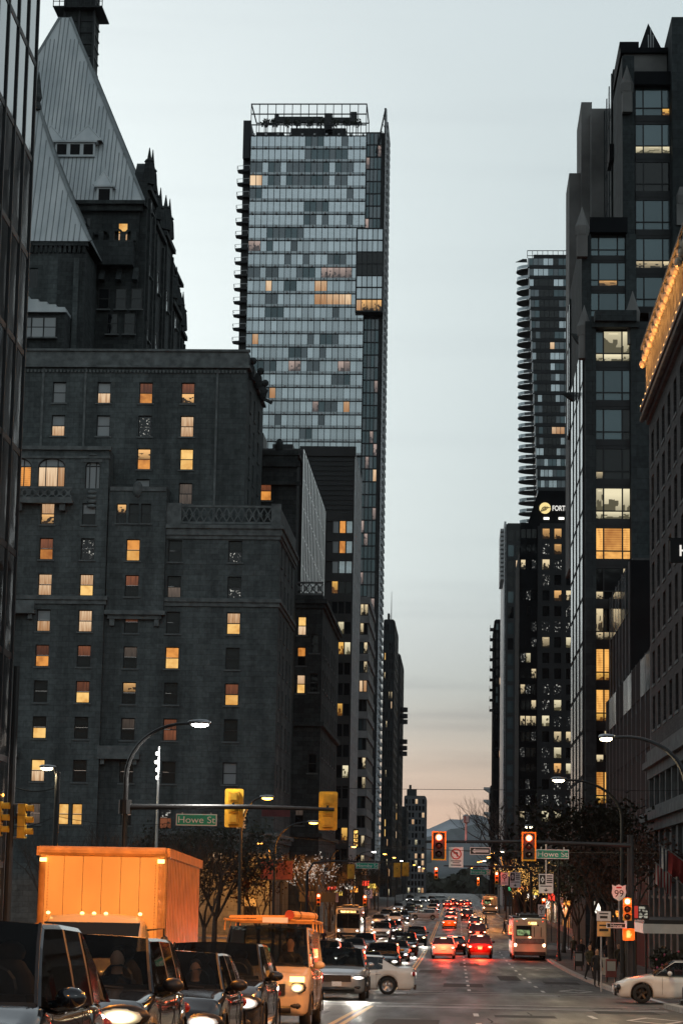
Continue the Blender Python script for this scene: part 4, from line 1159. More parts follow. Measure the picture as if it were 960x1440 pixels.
# D: banded block
DY = 402; zD = at(510, 840, Y=DY).z; dx0, dx1 = at(500, 900, Y=DY).x, at(517, 900, Y=DY).x
t = slab_building('banded_block', 'narrow banded building with stepped floors squeezed beside the dark tower', dx0 - 3, dx1, DY, DY + 30, zD, M_DARKW)
M_BAND = mat('concrete_band', (0.25, 0.25, 0.25), rough=.7, var=.3, scale=.5)
for k in range(15):
    z = zD - 1.2 - k * 3.4
    G().box(dx0 - 3, dx1 + .25, DY - .3, DY + 30, z, z + 1.25).obj('floor_band', M_BAND, t)
    for c in range(3):
        place('pane', PANE, t, (lerp(dx0, dx1, (c + .5) / 3), DY - .03, z - 1.05), (0, 0, 0), ((dx1 - dx0) / 3 - .2, 1, 1.9), mat=rr.choice([G_DARK, G_DARK, G_BLUE, L_OFF, L_PALE, G_MID]))
# street-level storefront between D and the skyscraper
# E: far slab with lit rooms, antenna
def far_tower(name, label, pxl, pxr, pytop, Y, depth, m, cols, rws, opts, side_w=True, base=None, face='r'):
    x0, x1 = at(pxl, pytop + 100, Y=Y).x, at(pxr, pytop + 100, Y=Y).x
    zt = at((pxl + pxr) / 2, pytop, Y=Y).z; b = zr(Y) if base is None else base
    t = slab_building(name, label, x0, x1, Y, Y + depth, zt, m)
    curtain(t, (x0 + .2, Y - .05, b), (1, 0, 0), x1 - x0 - .4, zt - b - .8, cols, rws, lambda c, r: weighted(rr, opts), m, mw=.5, mh=.9, proud=.2, N=(0, -1, 0), limit=150)
    if side_w:
        X = x1 + .05 if face == 'r' else x0 - .05
        curtain(t, (X, Y, b), (0, 1, 0), depth, zt - b - .8, max(3, int(depth / 5)), rws, lambda c, r: weighted(rr, opts), m, mw=1.0, mh=1.0, proud=.2, N=(1 if face == 'r' else -1, 0, 0), limit=120, name='flank_pane', mname='flank_mullion')
    return t, x0, x1, zt
OPD = [(G_DARK, 8), (G_BLUE, 3), (L_OFF, .8), (L_PALE, .5), (L_YEL, .3)]
t, ex0, ex1, ez = far_tower('slab_tower', 'slim dark slab tower with antenna beyond the skyscraper', 538, 553, 872, 690, 40, M_DARKW, 4, 28, OPD)
g = G(); g.tube([(ex1 - 1, 692, ez), (ex1 - 1, 692, ez + 9)], [.15, .05], 5); g.box(ex0 + 1, ex1 - 1.6, 694, 700, ez, ez + 2.5); g.obj('antenna', M_MULL, t)
t, ex0, ex1, ez = far_tower('balcony_tower', 'distant dark tower with round balconies jutting over the street', 548, 561, 920, 800, 50, M_BRN, 3, 26, OPD)
for py in (1001, 1010, 1018, 1046, 1055, 1063):
    c = at(563, py, Y=802); n_ = 3 if py in (1001, 1046) else 2
    for k in range(1):
        G().lathe([(0, 0), (2.0, 0), (2.0, .45), (0, .45)], (ex1 + .9, 803, c.z), 12).lathe([(1.7, .45), (2.0, .45), (2.0, 1.5), (1.7, 1.5)], (ex1 + .9, 803, c.z), 12).obj('balcony', M_DARKW, t)
t, fx0, fx1, fz = far_tower('apartment_block', 'distant grey apartment block with lit windows left of the mountain', 567, 597, 1120, 1000, 30, mat('grey_render', (.1, .1, .105), rough=.8), 6, 14, [(G_DARK, 5), (G_MID, 2), (L_OFFB, 1), (L_PALE, 1)])
g = G(); g.box(fx0 + 1, fx0 + 5.2, 1003, 1012, fz, fz + 3.2); g.box(fx0 + 2, fx0 + 3, 1003, 1006, fz + 3.2, fz + 5); g.obj('plant_room', M_DARKW, t)
t, _, _, _ = far_tower('low_far_block', 'low dark block in the distance below the apartment block', 556, 570, 1135, 900, 30, M_DARKW, 4, 9, OPD)
# ------------------------------------------------------------------ right side
rr = random.Random(23)
# R1: brick hotel at the right edge
M_BRICK = masonry('brown_brick', (0.085, 0.08, 0.08), (0.045, 0.043, 0.044), (0.04, 0.04, 0.04), 0.45, 0.15, dirt=.3, bump=.25)
M_LIME = mat('limestone_trim', (0.115, 0.117, 0.115), rough=.8, var=.35, scale=1.1, bump=.35, bscale=8)
BX, BA, BB = 12.0, 92.0, 143.8
bk = thing('brick_hotel', 'brown brick hotel at the right edge with lit top storey and stone base', 'hotel', (18, 118, zr(118)))
gb = zr(130) + .15
wy = [141.3 - 3.75 * k for k in range(13)]
wz = [33.6 - 2.78 * k for k in range(7)]
holes_w = [(y, z) for y in wy for z in wz]
WB = (1.3, 1.95)
side(bk, 'wall', BX, BA, BB, 14.6, 35.6, [(y, z, 'dd' if rr.random() < .93 else 'od') for y, z in holes_w], M_BRICK, w=1.7, h=2.05, face=-1, depth=.45)
G().facade((BX, BB, 1), (1, 0, 0), (0, 0, 1), 16, 42, (), N=(0, 1, 0)).obj('wall', M_BRICK, bk)
wbox(bk, 'wall', M_BRICK, BX + .5, 28, BA, BB - .1, 1, 42.6)
g = G()
for z0, z1, p in ((35.6, 36.0, .35), (36.0, 36.5, .8), (36.5, 36.75, 1.0)): g.box(BX - p * .55, BX + .3, BA, BB + p * .5, z0, z1 - .004)
for k in range(130): g.box(BX - .6, BX - .34, BA + k * .4, BA + k * .4 + .2, 35.72, 35.99)
for z0, z1, p in ((40.3, 40.6, .35), (40.6, 40.8, .5)): g.box(BX - p, BX + .3, BA, BB + p, z0, z1 - .004)
for z0, z1, p in ((13.5, 13.9, .5), (13.9, 14.6, .25), (12.9, 13.5, .22), (10.2, 10.7, .7), (9.6, 10.2, .4), (10.7, 11.1, .3)): g.box(BX - p, BX + .3, BA, BB + p, z0, z1 - .004)
g.obj('cornice', M_LIME, bk)
side(bk, 'wall', BX, BA, BB, 11.1, 12.9, [], M_LIME, face=-1) if False else None
side(bk, 'wall', BX, BA, BB, gb, 9.6, [(y, 7.4, 'dd' if k % 3 else 'rd') for k, y in enumerate(wy)] , M_LIME, face=-1, w=1.7, h=3.2)
wbox(bk, 'wall', M_LIME, BX + .35, BX + .6, BA, BB, 10.7, 14.6)
for y in wy:                                              # tall windows between pilasters on the second floor
    sash(bk, (BX + .3, y, 12.0), 1.5, 1.7, 'dd', -pi / 2)
for k in range(14):
    y = 143.2 - 3.75 * k
    G().box(BX - .05, BX + .4, y - .45, y + .45, 11.1, 12.9).box(BX - .16, BX - .051, y - .3, y + .3, 10.9, 13.1).obj('pilaster', M_LIME, bk)
    G().box(BX - .22, BX + .02, y - .4, y + .4, gb, 9.6).obj('pilaster', M_LIME, bk)
# lit colonnade storey: half columns, capitals, uplights
wbox(bk, 'wall', M_LIME, BX + .25, BX + .6, BA, BB, 36.75, 40.2)
L_UP = glow('uplight', (1, .5, .16), 4)
for k in range(28):
    y = 143.3 - 1.86 * k
    g = G(); g.lathe([(.26, 0), (.24, .25), (.19, .3), (.17, 2.6), (.2, 2.6), (.4, 3.1), (.42, 3.4)], (BX - .05, y, 36.78), 10)
    o = g.obj('column', M_LIME, bk, smooth=True)
    if k % 2: place('pane', PANE, bk, (BX + .23, y + .93, 38.3), (0, 0, pi / 2), (1.0, 1, 2.4), mat=G_DARK)
    G().cbox((BX - .45, y + .93, 36.87), (.14, .2, .1)).obj('uplight', L_UP, bk)
    if k < 14:
        ld = bpy.data.lights.new('uplight', 'POINT'); ld.energy = 130 * KE; ld.color = (1, .42, .11); ld.shadow_soft_size = .1
        lo = bpy.data.objects.new('uplight_lamp', ld); COL.objects.link(lo); lo.location = (BX - .7, y + .93, 38.9)
M_GILT = mat('pale_terracotta', (.5, .42, .32), rough=.6, var=.4, scale=3)
# carved brackets and scrolls standing above the top ledge
g = G()
for k in range(28):
    y = 143.3 - 1.86 * k
    g.ball((BX - .2, y, 39.9), (.3, .22, .45), 6, 5); g.ball((BX - .42, y + .3, 39.5), (.22, .2, .28), 6, 4); g.ball((BX - .3, y - .4, 40.5), (.16, .2, .4), 6, 4)
g.obj('capital', M_GILT, bk, kind='stuff')
wbox(bk, 'roof', M_ROOF, BX + .3, 28, BA, BB, 42.6, 42.8)
# H blade sign
bs = thing('blade_sign', 'dark hanging sign box with white letter H at right edge', 'sign', (10.6, 112, 22))
sg_c = at(963, 775, Y=112)
bs.location = (sg_c.x, 112, sg_c.z)
hw_, hh_ = .85, .58
G().box(sg_c.x - hw_ + .1, sg_c.x + 1.0, 111.85, 112.15, sg_c.z - hh_, sg_c.z + hh_).box(sg_c.x - hw_ + .02, sg_c.x + 1.05, 111.82, 112.18, sg_c.z + hh_ - .05, sg_c.z + hh_ + .05).obj('sign_box', M_MULL, bs)
L_SIGNW = glow('sign_white', (1, .95, .88), .9)
lx = at(956, 775, Y=112).x
G().box(lx - .04, lx + .05, 111.8, 111.845, sg_c.z - .27, sg_c.z + .27).box(lx + .27, lx + .36, 111.8, 111.845, sg_c.z - .27, sg_c.z + .27).box(lx + .05, lx + .27, 111.8, 111.845, sg_c.z - .045, sg_c.z + .045).obj('letter', L_SIGNW, bs)
# R3: low dark building beside it
t3 = thing('dark_low_office', 'low black building with pale vertical fins left of the brick hotel', 'building', (16, 165, zr(165)))
M_BLK = mat('black_stone', (0.007, 0.009, 0.011), rough=.75, var=.3, scale=.5, spec=.12)
M_GALVD = mat('dull_fin', (.2, .21, .22), rough=.6, metal=.3, var=.3, scale=1)
zt3 = at(881, 790, Y=180).z
wbox(t3, 'wall', M_BLK, 13.4, 26, 179, 208, 2, zt3)
wbox(t3, 'wall', M_BLK, 12.3, 26, 146, 192, 0.5, 21.6)
wbox(t3, 'roof', M_ROOF, 13.6, 26, 179.2, 207.8, zt3, zt3 + .2); wbox(t3, 'roof', M_ROOF, 12.5, 26, 146.2, 178.9, 21.6, 21.75)
g = G()
for k in range(8):
    y = 180 + k * 3.8; g.box(13.34, 13.4, y - .12, y + .12, 12, zt3)
for k in range(12):
    y = 147 + k * 4.0; g.box(12.25, 12.3, y - .1, y + .1, 5.5, 21.6)
g.obj('fin', M_GALVD, t3)
for k in range(6): place('pane', PANE, t3, (13.37, 182 + k * 3.8, zt3 - 2.2), (0, 0, pi / 2), (3.4, 1, 3.6), mat=G_MID if k % 2 else G_DARK)
for k in range(11):
    place('pane', PANE, t3, (12.27, 149 + k * 4.0, 20.2), (0, 0, pi / 2), (3.7, 1, 2.5), mat=(G_DARK, G_MID, M_BLK, M_BLK)[k % 4])
    for j in range(4): place('pane', PANE, t3, (12.28, 149 + k * 4.0, 16.7 - j * 3.3), (0, 0, pi / 2), (3.7, 1, 2.9), mat=M_BLK)
# R2: stepped postmodern tower
M_GRAN = masonry('grey_granite', (0.05, 0.062, 0.065), (0.032, 0.04, 0.043), (0.018, 0.02, 0.022), 2.0, 1.0, dirt=.35, bump=.2)
M_CONC = mat('bare_concrete', (0.17, 0.17, 0.165), rough=.85, var=.35, scale=.25, bump=.2)
st = thing('stepped_tower', 'tall stepped granite tower with window bays and dark pyramid top', 'office tower', (18, 214, zr(214)))
def px(x, y, Y): return at(x, y, Y=Y)
def bay(x0p, x1p, ytop, ybot, Y, cols, n, picks, ref=600, deep=.3):
    """Window bay on a front face: n storeys, frames and three-part panes."""
    xa, xb = px(x0p, ref, Y).x, px(x1p, ref, Y).x
    za, zb = px(850, ybot, Y).z, px(850, ytop, Y).z
    h = (zb - za) / n; w = xb - xa
    wbox(st, 'wall', M_BLK, xa, xb, Y, Y + 2, za, zb)
    cuts = [0, .23, .77, 1]
    fr = G()
    for r in range(n):
        z0 = za + r * h
        fr.box(xa, xb, Y - .22, Y - .002, z0, z0 + h * .16); fr.box(xa, xb, Y - .14, Y - .001, z0 + h * .34, z0 + h * .37); fr.box(xa, xb, Y - .18, Y - .0015, z0 + h * .92, z0 + h)
        for c in cuts: fr.box(xa + w * c - .06, xa + w * c + .06, Y - .16, Y - .003, z0 + h * .16, z0 + h * .92)
        for c in range(3):
            a, b = xa + w * cuts[c] + .07, xa + w * cuts[c + 1] - .07
            for (v0, v1, q) in ((.165, .338, 0), (.372, .918, 1)):
                m = picks(n - 1 - r, c, q)
                place('pane', PANE, st, ((a + b) / 2, Y - .04, z0 + h * (v0 + v1) / 2), (0, 0, 0), (b - a, 1, h * (v1 - v0)), mat=m)
    fr.obj('bay_frame', M_MULL, st)
def pick_low(k, c, q):
    if k in (0,): return L_OFFB if c > 0 or q == 0 else G_BLUE
    if k == 1: return G_BLUE
    if k == 2: return G_BLUE if c < 2 else G_DARK
    if k == 3: return G_DARK if c else (L_OFF if q == 0 else G_DARK)
    if k == 4: return L_OFFB
    if k == 5: return MATS['lit_office_amber']
    if k in (8, 9, 11): return MATS['lit_office_amber'] if q else L_OFFY
    return G_DARK if rr.random() < .7 else L_OFF
litmat('lit_office_amber', (1.0, .5, .12), (.35, .12, .02), 1.0, 'blind')
# lower stage (nearer)
YL, YM, YH = 205.0, 214.0, 224.0
ztL = px(860, 455, YL).z
xl0, xl1 = px(822, 700, YL).x, px(904, 700, YL).x
def granite(x0, x1, y0, y1, z0, z1, name='wall', m=None): return wbox(st, name, m or M_GRAN, x0, x1, y0, y1, z0, z1)
granite(xl0, px(837, 700, YL).x, YL - .9, YL + 9, 1, ztL); granite(px(886, 700, YL).x, xl1 + .6, YL - .9, YL + 9, 1, ztL)
bay(837, 886, 462, 1140, YL, 3, 12, pick_low, 700)
granite(xl0 + .1, xl1, YL + .6, YL + 24, 1, ztL - .2)
g = G(); g.box(px(835, 455, YL).x, px(893, 455, YL).x, YL - 1.6, YL + .2, ztL - .1, ztL + .9); g.box(px(831, 455, YL).x, px(897, 455, YL).x, YL - 1.2, YL, ztL - .6, ztL - .1)
g.obj('ledge', M_GRAN, st)
# middle stage
ztM = px(855, 318, YM).z
xm0, xm1 = px(817, 390, YM).x, px(893, 390, YM).x
granite(xm0, px(830, 390, YM).x, YM - .9, YM + 20, ztL - 2, ztM - 1); granite(px(879, 390, YM).x, xm1, YM - .9, YM + 20, ztL - 2, ztM - 1)
bay(830, 879, 324, 452, YM, 3, 3, lambda k, c, q: (L_ROOM if (k == 1 and c == 1 and q == 0) else G_BLUE), 390)
granite(xm0 + .05, xm1, YM + .6, YM + 24, ztL - 2, ztM - .4)
wbox(st, 'parapet', M_BLK, px(828, 318, YM).x, px(881, 318, YM).x, YM - 1.1, YM + .3, ztM - .9, ztM + .6)
# street flank of the lower and middle stages with bright fins
def flank(X, y0, y1, z0, z1, nb, m=M_GRAN):
    wbox(st, 'wall', m, X, X + .4, y0, y1, z0, z1)
    it = []; w = (y1 - y0) / nb; n = max(1, int((z1 - z0) / 3.9)); h = (z1 - z0) / n
    g = G()
    for c in range(nb):
        for r in range(n):
            mm = G_COAT
            it.append((1, PANE, (X - .03, y0 + w * (c + .5), z0 + h * (r + .5)), Matrix.Rotation(pi / 2, 4, 'Z').to_euler(), (w * .5, 1, h * .9), mm))
        g.box(X - .1, X, y0 + w * c - .12, y0 + w * c + .12, z0, z1)
    g.obj('flank_fin', M_GRAN, st)
    pieces(st, 'pane', 'far_panes', it, 200)
flank(xl0 - .05, YL + 1, YL + 25, 8, ztL - 1, 4)
flank(xm0 - .08, YM + 20, YM + 26, ztL - 4, ztM - 2, 2)
# high stage at right
xh0, xh1 = px(874, 200, YH).x, px(944, 200, YH).x
ztH = px(900, 115, YH).z
granite(xh0, px(891, 200, YH).x, YH - .9, YH + 14, ztM - 4, px(880, 82, YH).z); granite(px(942, 200, YH).x, px(975, 200, YH).x, YH - 2.5, YH + 14, ztM - 30, px(950, 36, YH).z)
bay(893, 942, 118, 440, YH, 3, 6, lambda k, c, q: (L_OFFY if (k == 0 and c == 2 and q == 0) else L_OFFB if (k == 1 and q == 0) else G_DARK if k == 2 else L_OFF if (k == 4 and q == 0) else G_BLUE), 250)
granite(xh0 + .05, px(944, 200, YH).x, YH + .6, YH + 14, ztM - 4, ztH)
wbox(st, 'parapet', M_BLK, px(891, 115, YH).x, px(944, 115, YH).x, YH - 1.0, YH + .2, ztH - .6, ztH + .8)
flank(xh0 - .05, YH + 14, YH + 30, ztM - 6, px(866, 130, YH + 20).z, 4)
granite(xh0, xh0 + 6, YH + 13, YH + 30, ztM - 6, px(866, 128, YH + 20).z)
# crown: concrete attic, dark gable roof and pyramid
zc0 = px(900, 108, YH + 3).z
granite(px(876, 90, YH + 3).x, px(936, 90, YH + 3).x, YH + 2, YH + 12, ztH - 1, px(900, 80, YH + 3).z, m=M_CONC)
g = G()
for xx in (893, 905, 921): g.box(px(xx, 110, YH + 1.9).x, px(xx + 9, 110, YH + 1.9).x, YH + 1.9, YH + 2, px(900, 114, YH + 2).z, px(900, 107, YH + 2).z)
g.obj('pane', G_DARK, st)
wbox(st, 'parapet', M_BLK, px(871, 70, YH + 3).x, px(937, 70, YH + 3).x, YH + 1.6, YH + 13, px(900, 80, YH + 3).z, px(900, 73, YH + 3).z)
granite(px(871, 70, YH + 4).x, px(898, 70, YH + 4).x, YH + 4, YH + 13, px(900, 80, YH + 4).z, px(885, 58, YH + 4).z, m=M_BLK)
pa, pb = px(897, 73, YH + 3), px(931, 73, YH + 3); pp = px(911, 32, YH + 6)
G().add([(pa.x, YH + 2.5, pa.z), (pb.x, YH + 2.5, pb.z), (pb.x, YH + 10, pb.z), (pa.x, YH + 10, pa.z), (pp.x, YH + 6, pp.z)], [(0, 1, 4), (1, 2, 4), (2, 3, 4), (3, 0, 4)]).obj('pyramid_roof', M_BLK, st)
g = G()
for k in (-.25, 0, .25): g.box(pp.x + k - .05, pp.x + k + .05, YH + 2.8, YH + 2.9, pa.z, pa.z + 2.6 - abs(k) * 3)
g.obj('pane', G_GREY, st)
# pinnacles on the buttress heads
for (xp, yp, Y) in ((881, 100, YH - 1), (818, 300, YM - 1), (889, 420, YL), (821, 440, YL), (957, 258, YH - 2)):
    c = px(xp, yp + 12, Y); s_ = 1.15
    G().lathe([(.0, 0), (.55 * s_, 0), (.6 * s_, .9), (.45 * s_, 1.3), (.2 * s_, 2.2), (.02, 2.9)], (c.x, Y - .2, c.z - 1.4), 6).box(c.x - .5, c.x + .5, Y - .7, Y + .3, c.z - 3.6, c.z - 1.4).obj('pinnacle', M_CONC, st)
# gargoyle spouts
for (xa, ya, xb, yb, Y) in ((825, 478, 803, 469, YM), (818, 556, 790, 553, YL + 20), (830, 640, 820, 520, YL)):
    if ya == 640: continue
    a, b = px(xa, ya, Y), px(xb, yb, Y)
    G().tube([a, a.lerp(b, .5) - Vector((0, 0, .25)), b], [.75, .5, .08], 6).obj('gargoyle', M_STONED, st)
# window-cleaning cradle box on the flank
c = px(866, 200, YH + 14)
c0_, c1_ = px(855, 232, YH + 14), px(872, 210, YH + 14)
wbox(st, 'flank_lantern', M_BLK, c0_.x, c1_.x, YH + 12, YH + 16, c0_.z, c1_.z)
# blank concrete cores behind
wc = lambda x0, x1, yt, yb, Y, d, m=M_CONC: wbox(st, 'core_wall', m, px(x0, yt + 60, Y).x, px(x1, yt + 60, Y).x, Y, Y + d, px(x0, yb, Y).z, px(x0, yt, Y).z)
wc(831, 876, 152, 520, 250, 10, M_CONC); wc(817, 832, 143, 520, 252.5, 10, M_CONC); wc(800, 818, 243, 800, 254, 8, M_CONC)
for y in (240, 270, 300): 
    a = px(852, y, 249.9); G().box(a.x, a.x + 1.6, 249.8, 249.95, a.z - .9, a.z + .9).obj('pane', G_DARK, st)
# R4: curved twisting residential tower
ty = 670; tb = zr(ty)
tw = thing('twisting_tower', 'slender twisting residential tower with curved balconies on its left edge', 'skyscraper', (25, ty, tb))
zT, zBt = px(770, 362, ty).z, px(770, 720, ty).z
NF = 24; fh = (zT - zBt) / NF
itp = []
gs = G()
for k in range(NF + 22):
    z = zT - (k + 1) * fh; t = k / NF
    le = px(742 + 15 * min(t, 1.3), 400, ty).x; xr = px(806, 400, ty).x
    lb = px(726 + 5 * min(t, 1.2), 400, ty).x
    gs.box(le, xr, ty + .3, ty + 24, z, z + fh * .98)
    # rounded slab and glass balustrade at the left
    n = 8; ring = [(le - (le - lb) * sin(pi * i / n) ** .6, ty + 1 + 9 * i / n) for i in range(n + 1)]
    g = G(); g.prism(ring, (0, 0, z), (1, 0, 0), (0, 1, 0), (0, 0, .3)); o = g.obj('balcony', M_DARKW, tw)
    g = G()
    for (x0, y0), (x1, y1) in zip(ring, ring[1:]): g.add([(x0, y0, z + .42), (x1, y1, z + .42), (x1, y1, z + 1.4), (x0, y0, z + 1.4)], [(0, 1, 2, 3)])
    g.obj('balustrade', G_COAT, o)
    G().box(le - .05, le + .3, ty + .1, ty + 12, z + .42, z + fh).obj('fin', M_MULLW, tw) if k % 1 == 0 else None
    if k < NF:
        for c in range(9):
            x0, x1 = lerp(le, xr, c / 9), lerp(le, xr, (c + 1) / 9)
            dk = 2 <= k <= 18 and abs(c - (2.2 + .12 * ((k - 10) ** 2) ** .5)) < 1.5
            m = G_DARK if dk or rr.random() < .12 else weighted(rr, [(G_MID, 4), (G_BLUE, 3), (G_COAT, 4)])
            if (k, c) in ((8, 4), (16, 4), (16, 5), (16, 6)): m = L_PALE
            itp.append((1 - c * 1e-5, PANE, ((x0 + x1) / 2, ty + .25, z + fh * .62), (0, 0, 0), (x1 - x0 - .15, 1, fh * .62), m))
gs.obj('wall', M_MULL, tw)
class _E(tuple): pass
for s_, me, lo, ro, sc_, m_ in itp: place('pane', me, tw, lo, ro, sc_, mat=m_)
le, xr = px(741, 400, ty).x, px(806, 400, ty).x
g = G()
for z in (zT + .6, zT + 2.2): g.box(le, xr, ty + .3, ty + .5, z, z + .2)
for k in range(10): x = lerp(le, xr, k / 9); g.box(x - .08, x + .08, ty + .3, ty + .5, zT, zT + 2.3)
for k in range(5): g.box(le - 3.5 + k * .5, le, ty + 1 + k, ty + 1.2 + k, zT - 1.2 + .5 * k, zT - 1 + .5 * k)
g.obj('roof_frame', M_MULL, tw)
wbox(tw, 'plant_room', M_DARKW, le + 2, xr, ty + 3, ty + 20, zT, zT + 1.8)
# R5: black office tower with rooftop sign
fy = 420; zF = px(780, 690, fy).z; fb = zr(fy)
ft = thing('black_office_tower', 'black glass office tower with sloping shoulder and lit rooftop sign', 'office tower', (15, fy, fb))
xf0, xf1 = px(730, 800, fy).x, px(812, 800, fy).x
xs = px(757, 690, fy).x; zs = px(735, 772, fy).z
G().prism([(xf0, fb), (xf1, fb), (xf1, zF), (xs, zF), (xf0, zs)], (0, fy, 0), (1, 0, 0), (0, 0, 1), (0, 30, 0)).obj('wall', M_BLK, ft)
xsa = px(759, 800, fy).x
def pf(c, r):
    k = 15 - r
    if c == 0: return weighted(rr, [(G_DARK, 6), (L_OFFB, 1.2 if k in (6, 8) else .0), (L_OFF, .9 if k > 5 else .1), (L_SPK, .6)])
    return weighted(rr, [(G_DARK, 3.4), (L_OFF, 1.4), (L_SPK, 2.2), (L_OFFB, .8 if k > 3 else .1), (L_ROOM, .3)])
hF = px(780, 740, fy).z - px(780, 1160, fy).z
curtain(ft, (xsa, fy - .06, px(780, 1160, fy).z), (1, 0, 0), xf1 - xsa - .4, hF, 3, 19, lambda c, r: pf(c + 1, r - 3), M_DARKW, mw=.9, mh=1.0, proud=.35, N=(0, -1, 0))
curtain(ft, (xf0 + .2, fy - .05, px(780, 1160, fy).z), (1, 0, 0), xsa - xf0 - .8, hF, 3, 19, lambda c, r: (MATS['lit_office_bright'] if (18 - r) in (6, 8) and c != 0 and rr.random() < .7 else G_DARK if rr.random() < .72 else L_SPK if rr.random() < .6 else L_OFF), M_BLK, mw=.2, mh=1.2, proud=.1, N=(0, -1, 0), name='bay_pane', mname='bay_mullion')
# sign: disc emblem and lettering, at the size and place in the photograph
c = px(766, 714.5, fy - .3); rd = (px(774, 714, fy).x - px(758, 714, fy).x) / 2
L_EMB = glow('emblem_gold', (1, .78, .32), 1.0); L_LET = glow('sign_letters', (1, .97, .9), .95)
sgn = thing('rooftop_sign', 'lit round gold emblem and white FORTIS lettering on black tower top', 'sign', (c.x, fy - .3, c.z))
G().lathe([(0, 0), (rd, 0), (rd, .15), (0, .15)], (c.x, fy - .35, c.z), 24, 'y').obj('emblem', L_EMB, sgn)
g = G()
for k in range(4):
    a0 = Vector((c.x - rd * .75 + k * .28, fy - .38, c.z - rd * .72 + k * .1)); a1 = Vector((c.x + rd * .2 + k * .3, fy - .38, c.z + rd * .42 - k * .12))
    g.tube([a0, a0.lerp(a1, .5) + Vector((-.15, 0, .2)), a1], [.1, .09, .03], 5)
g.obj('emblem_ray', M_BLK, sgn)
def text(name, body, size, loc, m, parent, rot=(pi / 2, 0, 0), ext=.02, align='LEFT', sx=1.0, bold=0.0):
    cu = bpy.data.curves.new(name, 'FONT'); cu.body = body; cu.size = size; cu.extrude = ext; cu.align_x = align; cu.align_y = 'CENTER'; cu.offset = bold
    o = bpy.data.objects.new(name, cu); COL.objects.link(o)
    dg = bpy.context.evaluated_depsgraph_get(); me = bpy.data.meshes.new_from_object(o.evaluated_get(dg))
    bpy.data.objects.remove(o); bpy.data.curves.remove(cu)
    me.materials.clear(); me.materials.append(m)
    return place(name, me, parent, loc, rot, (sx, 1, 1))
cl = px(776, 715, fy - .4)
text('lettering', 'FORTIS', 1.35, (cl.x, fy - .4, cl.z), L_LET, sgn, bold=.02, sx=.72)
for xx in (768, 789):
    p = px(xx, 729, fy - .3); G().cbox((p.x, fy - .3, p.z), (1.0, .2, .4)).obj('floodlight', glow('flood_lamp', (1, .95, .8), 2.5), ft)
# R6/G: slab behind with a bright edge, and farther ones
t, gx0, gx1, gz = far_tower('slab_office', 'dark slab office with pale bright left edge beside the black tower', 711, 736, 737, 500, 40, M_DARKW, 2, 24, [(G_BLUE, 5), (G_DARK, 3), (L_OFFB, .5), (L_PALE, .4)], face='l')
G().box(gx0 - .45, gx0 - .0, 499.5, 540, zr(500), gz + .5).obj('corner_strip', M_MULLW, t)
g = G()
for k in range(12): g.box(gx0 - 1.2, gx0 - .5, 503 + k * .1, 520, gz - 12 + k, gz - 11.4 + k)
g.obj('louvre', M_MULLW, t)
t, gx0, gx1, gz = far_tower('slim_dark_tower', 'slim dark distant tower with balconies left of the slab office', 695, 712, 872, 760, 40, M_BLK, 3, 30, [(G_DARK, 7), (G_GREY, .5), (L_PALE, .6), (G_BLUE, 2)], face='l')
for k in range(9): G().box(gx0 - 1.6, gx0, 761, 768, gz - 3 - k * 3.4, gz - 2.6 - k * 3.4).box(gx0 - 1.6, gx0 - 1.5, 761, 768, gz - 2.6 - k * 3.4, gz - 1.6 - k * 3.4).obj('balcony', M_DARKW, t)
t, gx0, gx1, gz = far_tower('sawtooth_block', 'distant block with jagged sawtooth balconies beside the mountain', 689, 700, 1105, 860, 30, M_BLK, 3, 9, OPD, face='l')
for k in range(8): G().prism([(0, 0), (-2.6, 1.7), (-2.6, 2.3), (0, 2.3)], (gx0, 859.6, gz - 3 - k * 4.6), (1, 0, 0), (0, 0, 1), (0, 7, 0)).obj('balcony', M_MULLW, t)
t = slab_building('reflection_blocker', 'plain dark office block standing behind the stepped tower', 18.5, 46, 310, 360, 110, M_DARKW)  # added out of view to keep sky out of the left tower's reflections
curtain(t, (18.45, 310, 6), (0, 1, 0), 50, 100, 10, 28, lambda c, r: G_DARK, M_DARKW, mw=.6, mh=1.2, proud=.1, N=(-1, 0, 0), limit=60)
# infill behind the dark trees on the right
t = slab_building('low_shop_block', 'low dark shop block behind the pavement trees on the right', 12.5, 30, 232, 330, 14, M_DARKW)
for k in range(16):
    place('pane', PANE, t, (12.45, 236 + k * 6, 3.2), (0, 0, pi / 2), (4.6, 1, 2.6), mat=rr.choice([L_OFF, L_ROOM, G_DARK, G_DARK, L_AMB]))
t = slab_building('far_shop_row', 'far row of low shops lining the left side of the street', -40, -19, 470, 560, 12, M_DARKW)
for k in range(14): place('pane', PANE, t, (-18.95, 474 + k * 6, 5.2), (0, 0, pi / 2), (4.6, 1, 2.4), mat=rr.choice([L_OFF, L_ROOM, G_DARK, L_AMB]))
t = slab_building('far_brick_row', 'far dark row of low buildings on the right side', 13, 40, 560, 760, 14, M_DARKW)
for k in range(14): place('pane', PANE, t, (12.95, 564 + k * 10, 5.6), (0, 0, pi / 2), (7, 1, 2.4), mat=rr.choice([L_OFF, L_ROOM, G_DARK, L_AMB]))
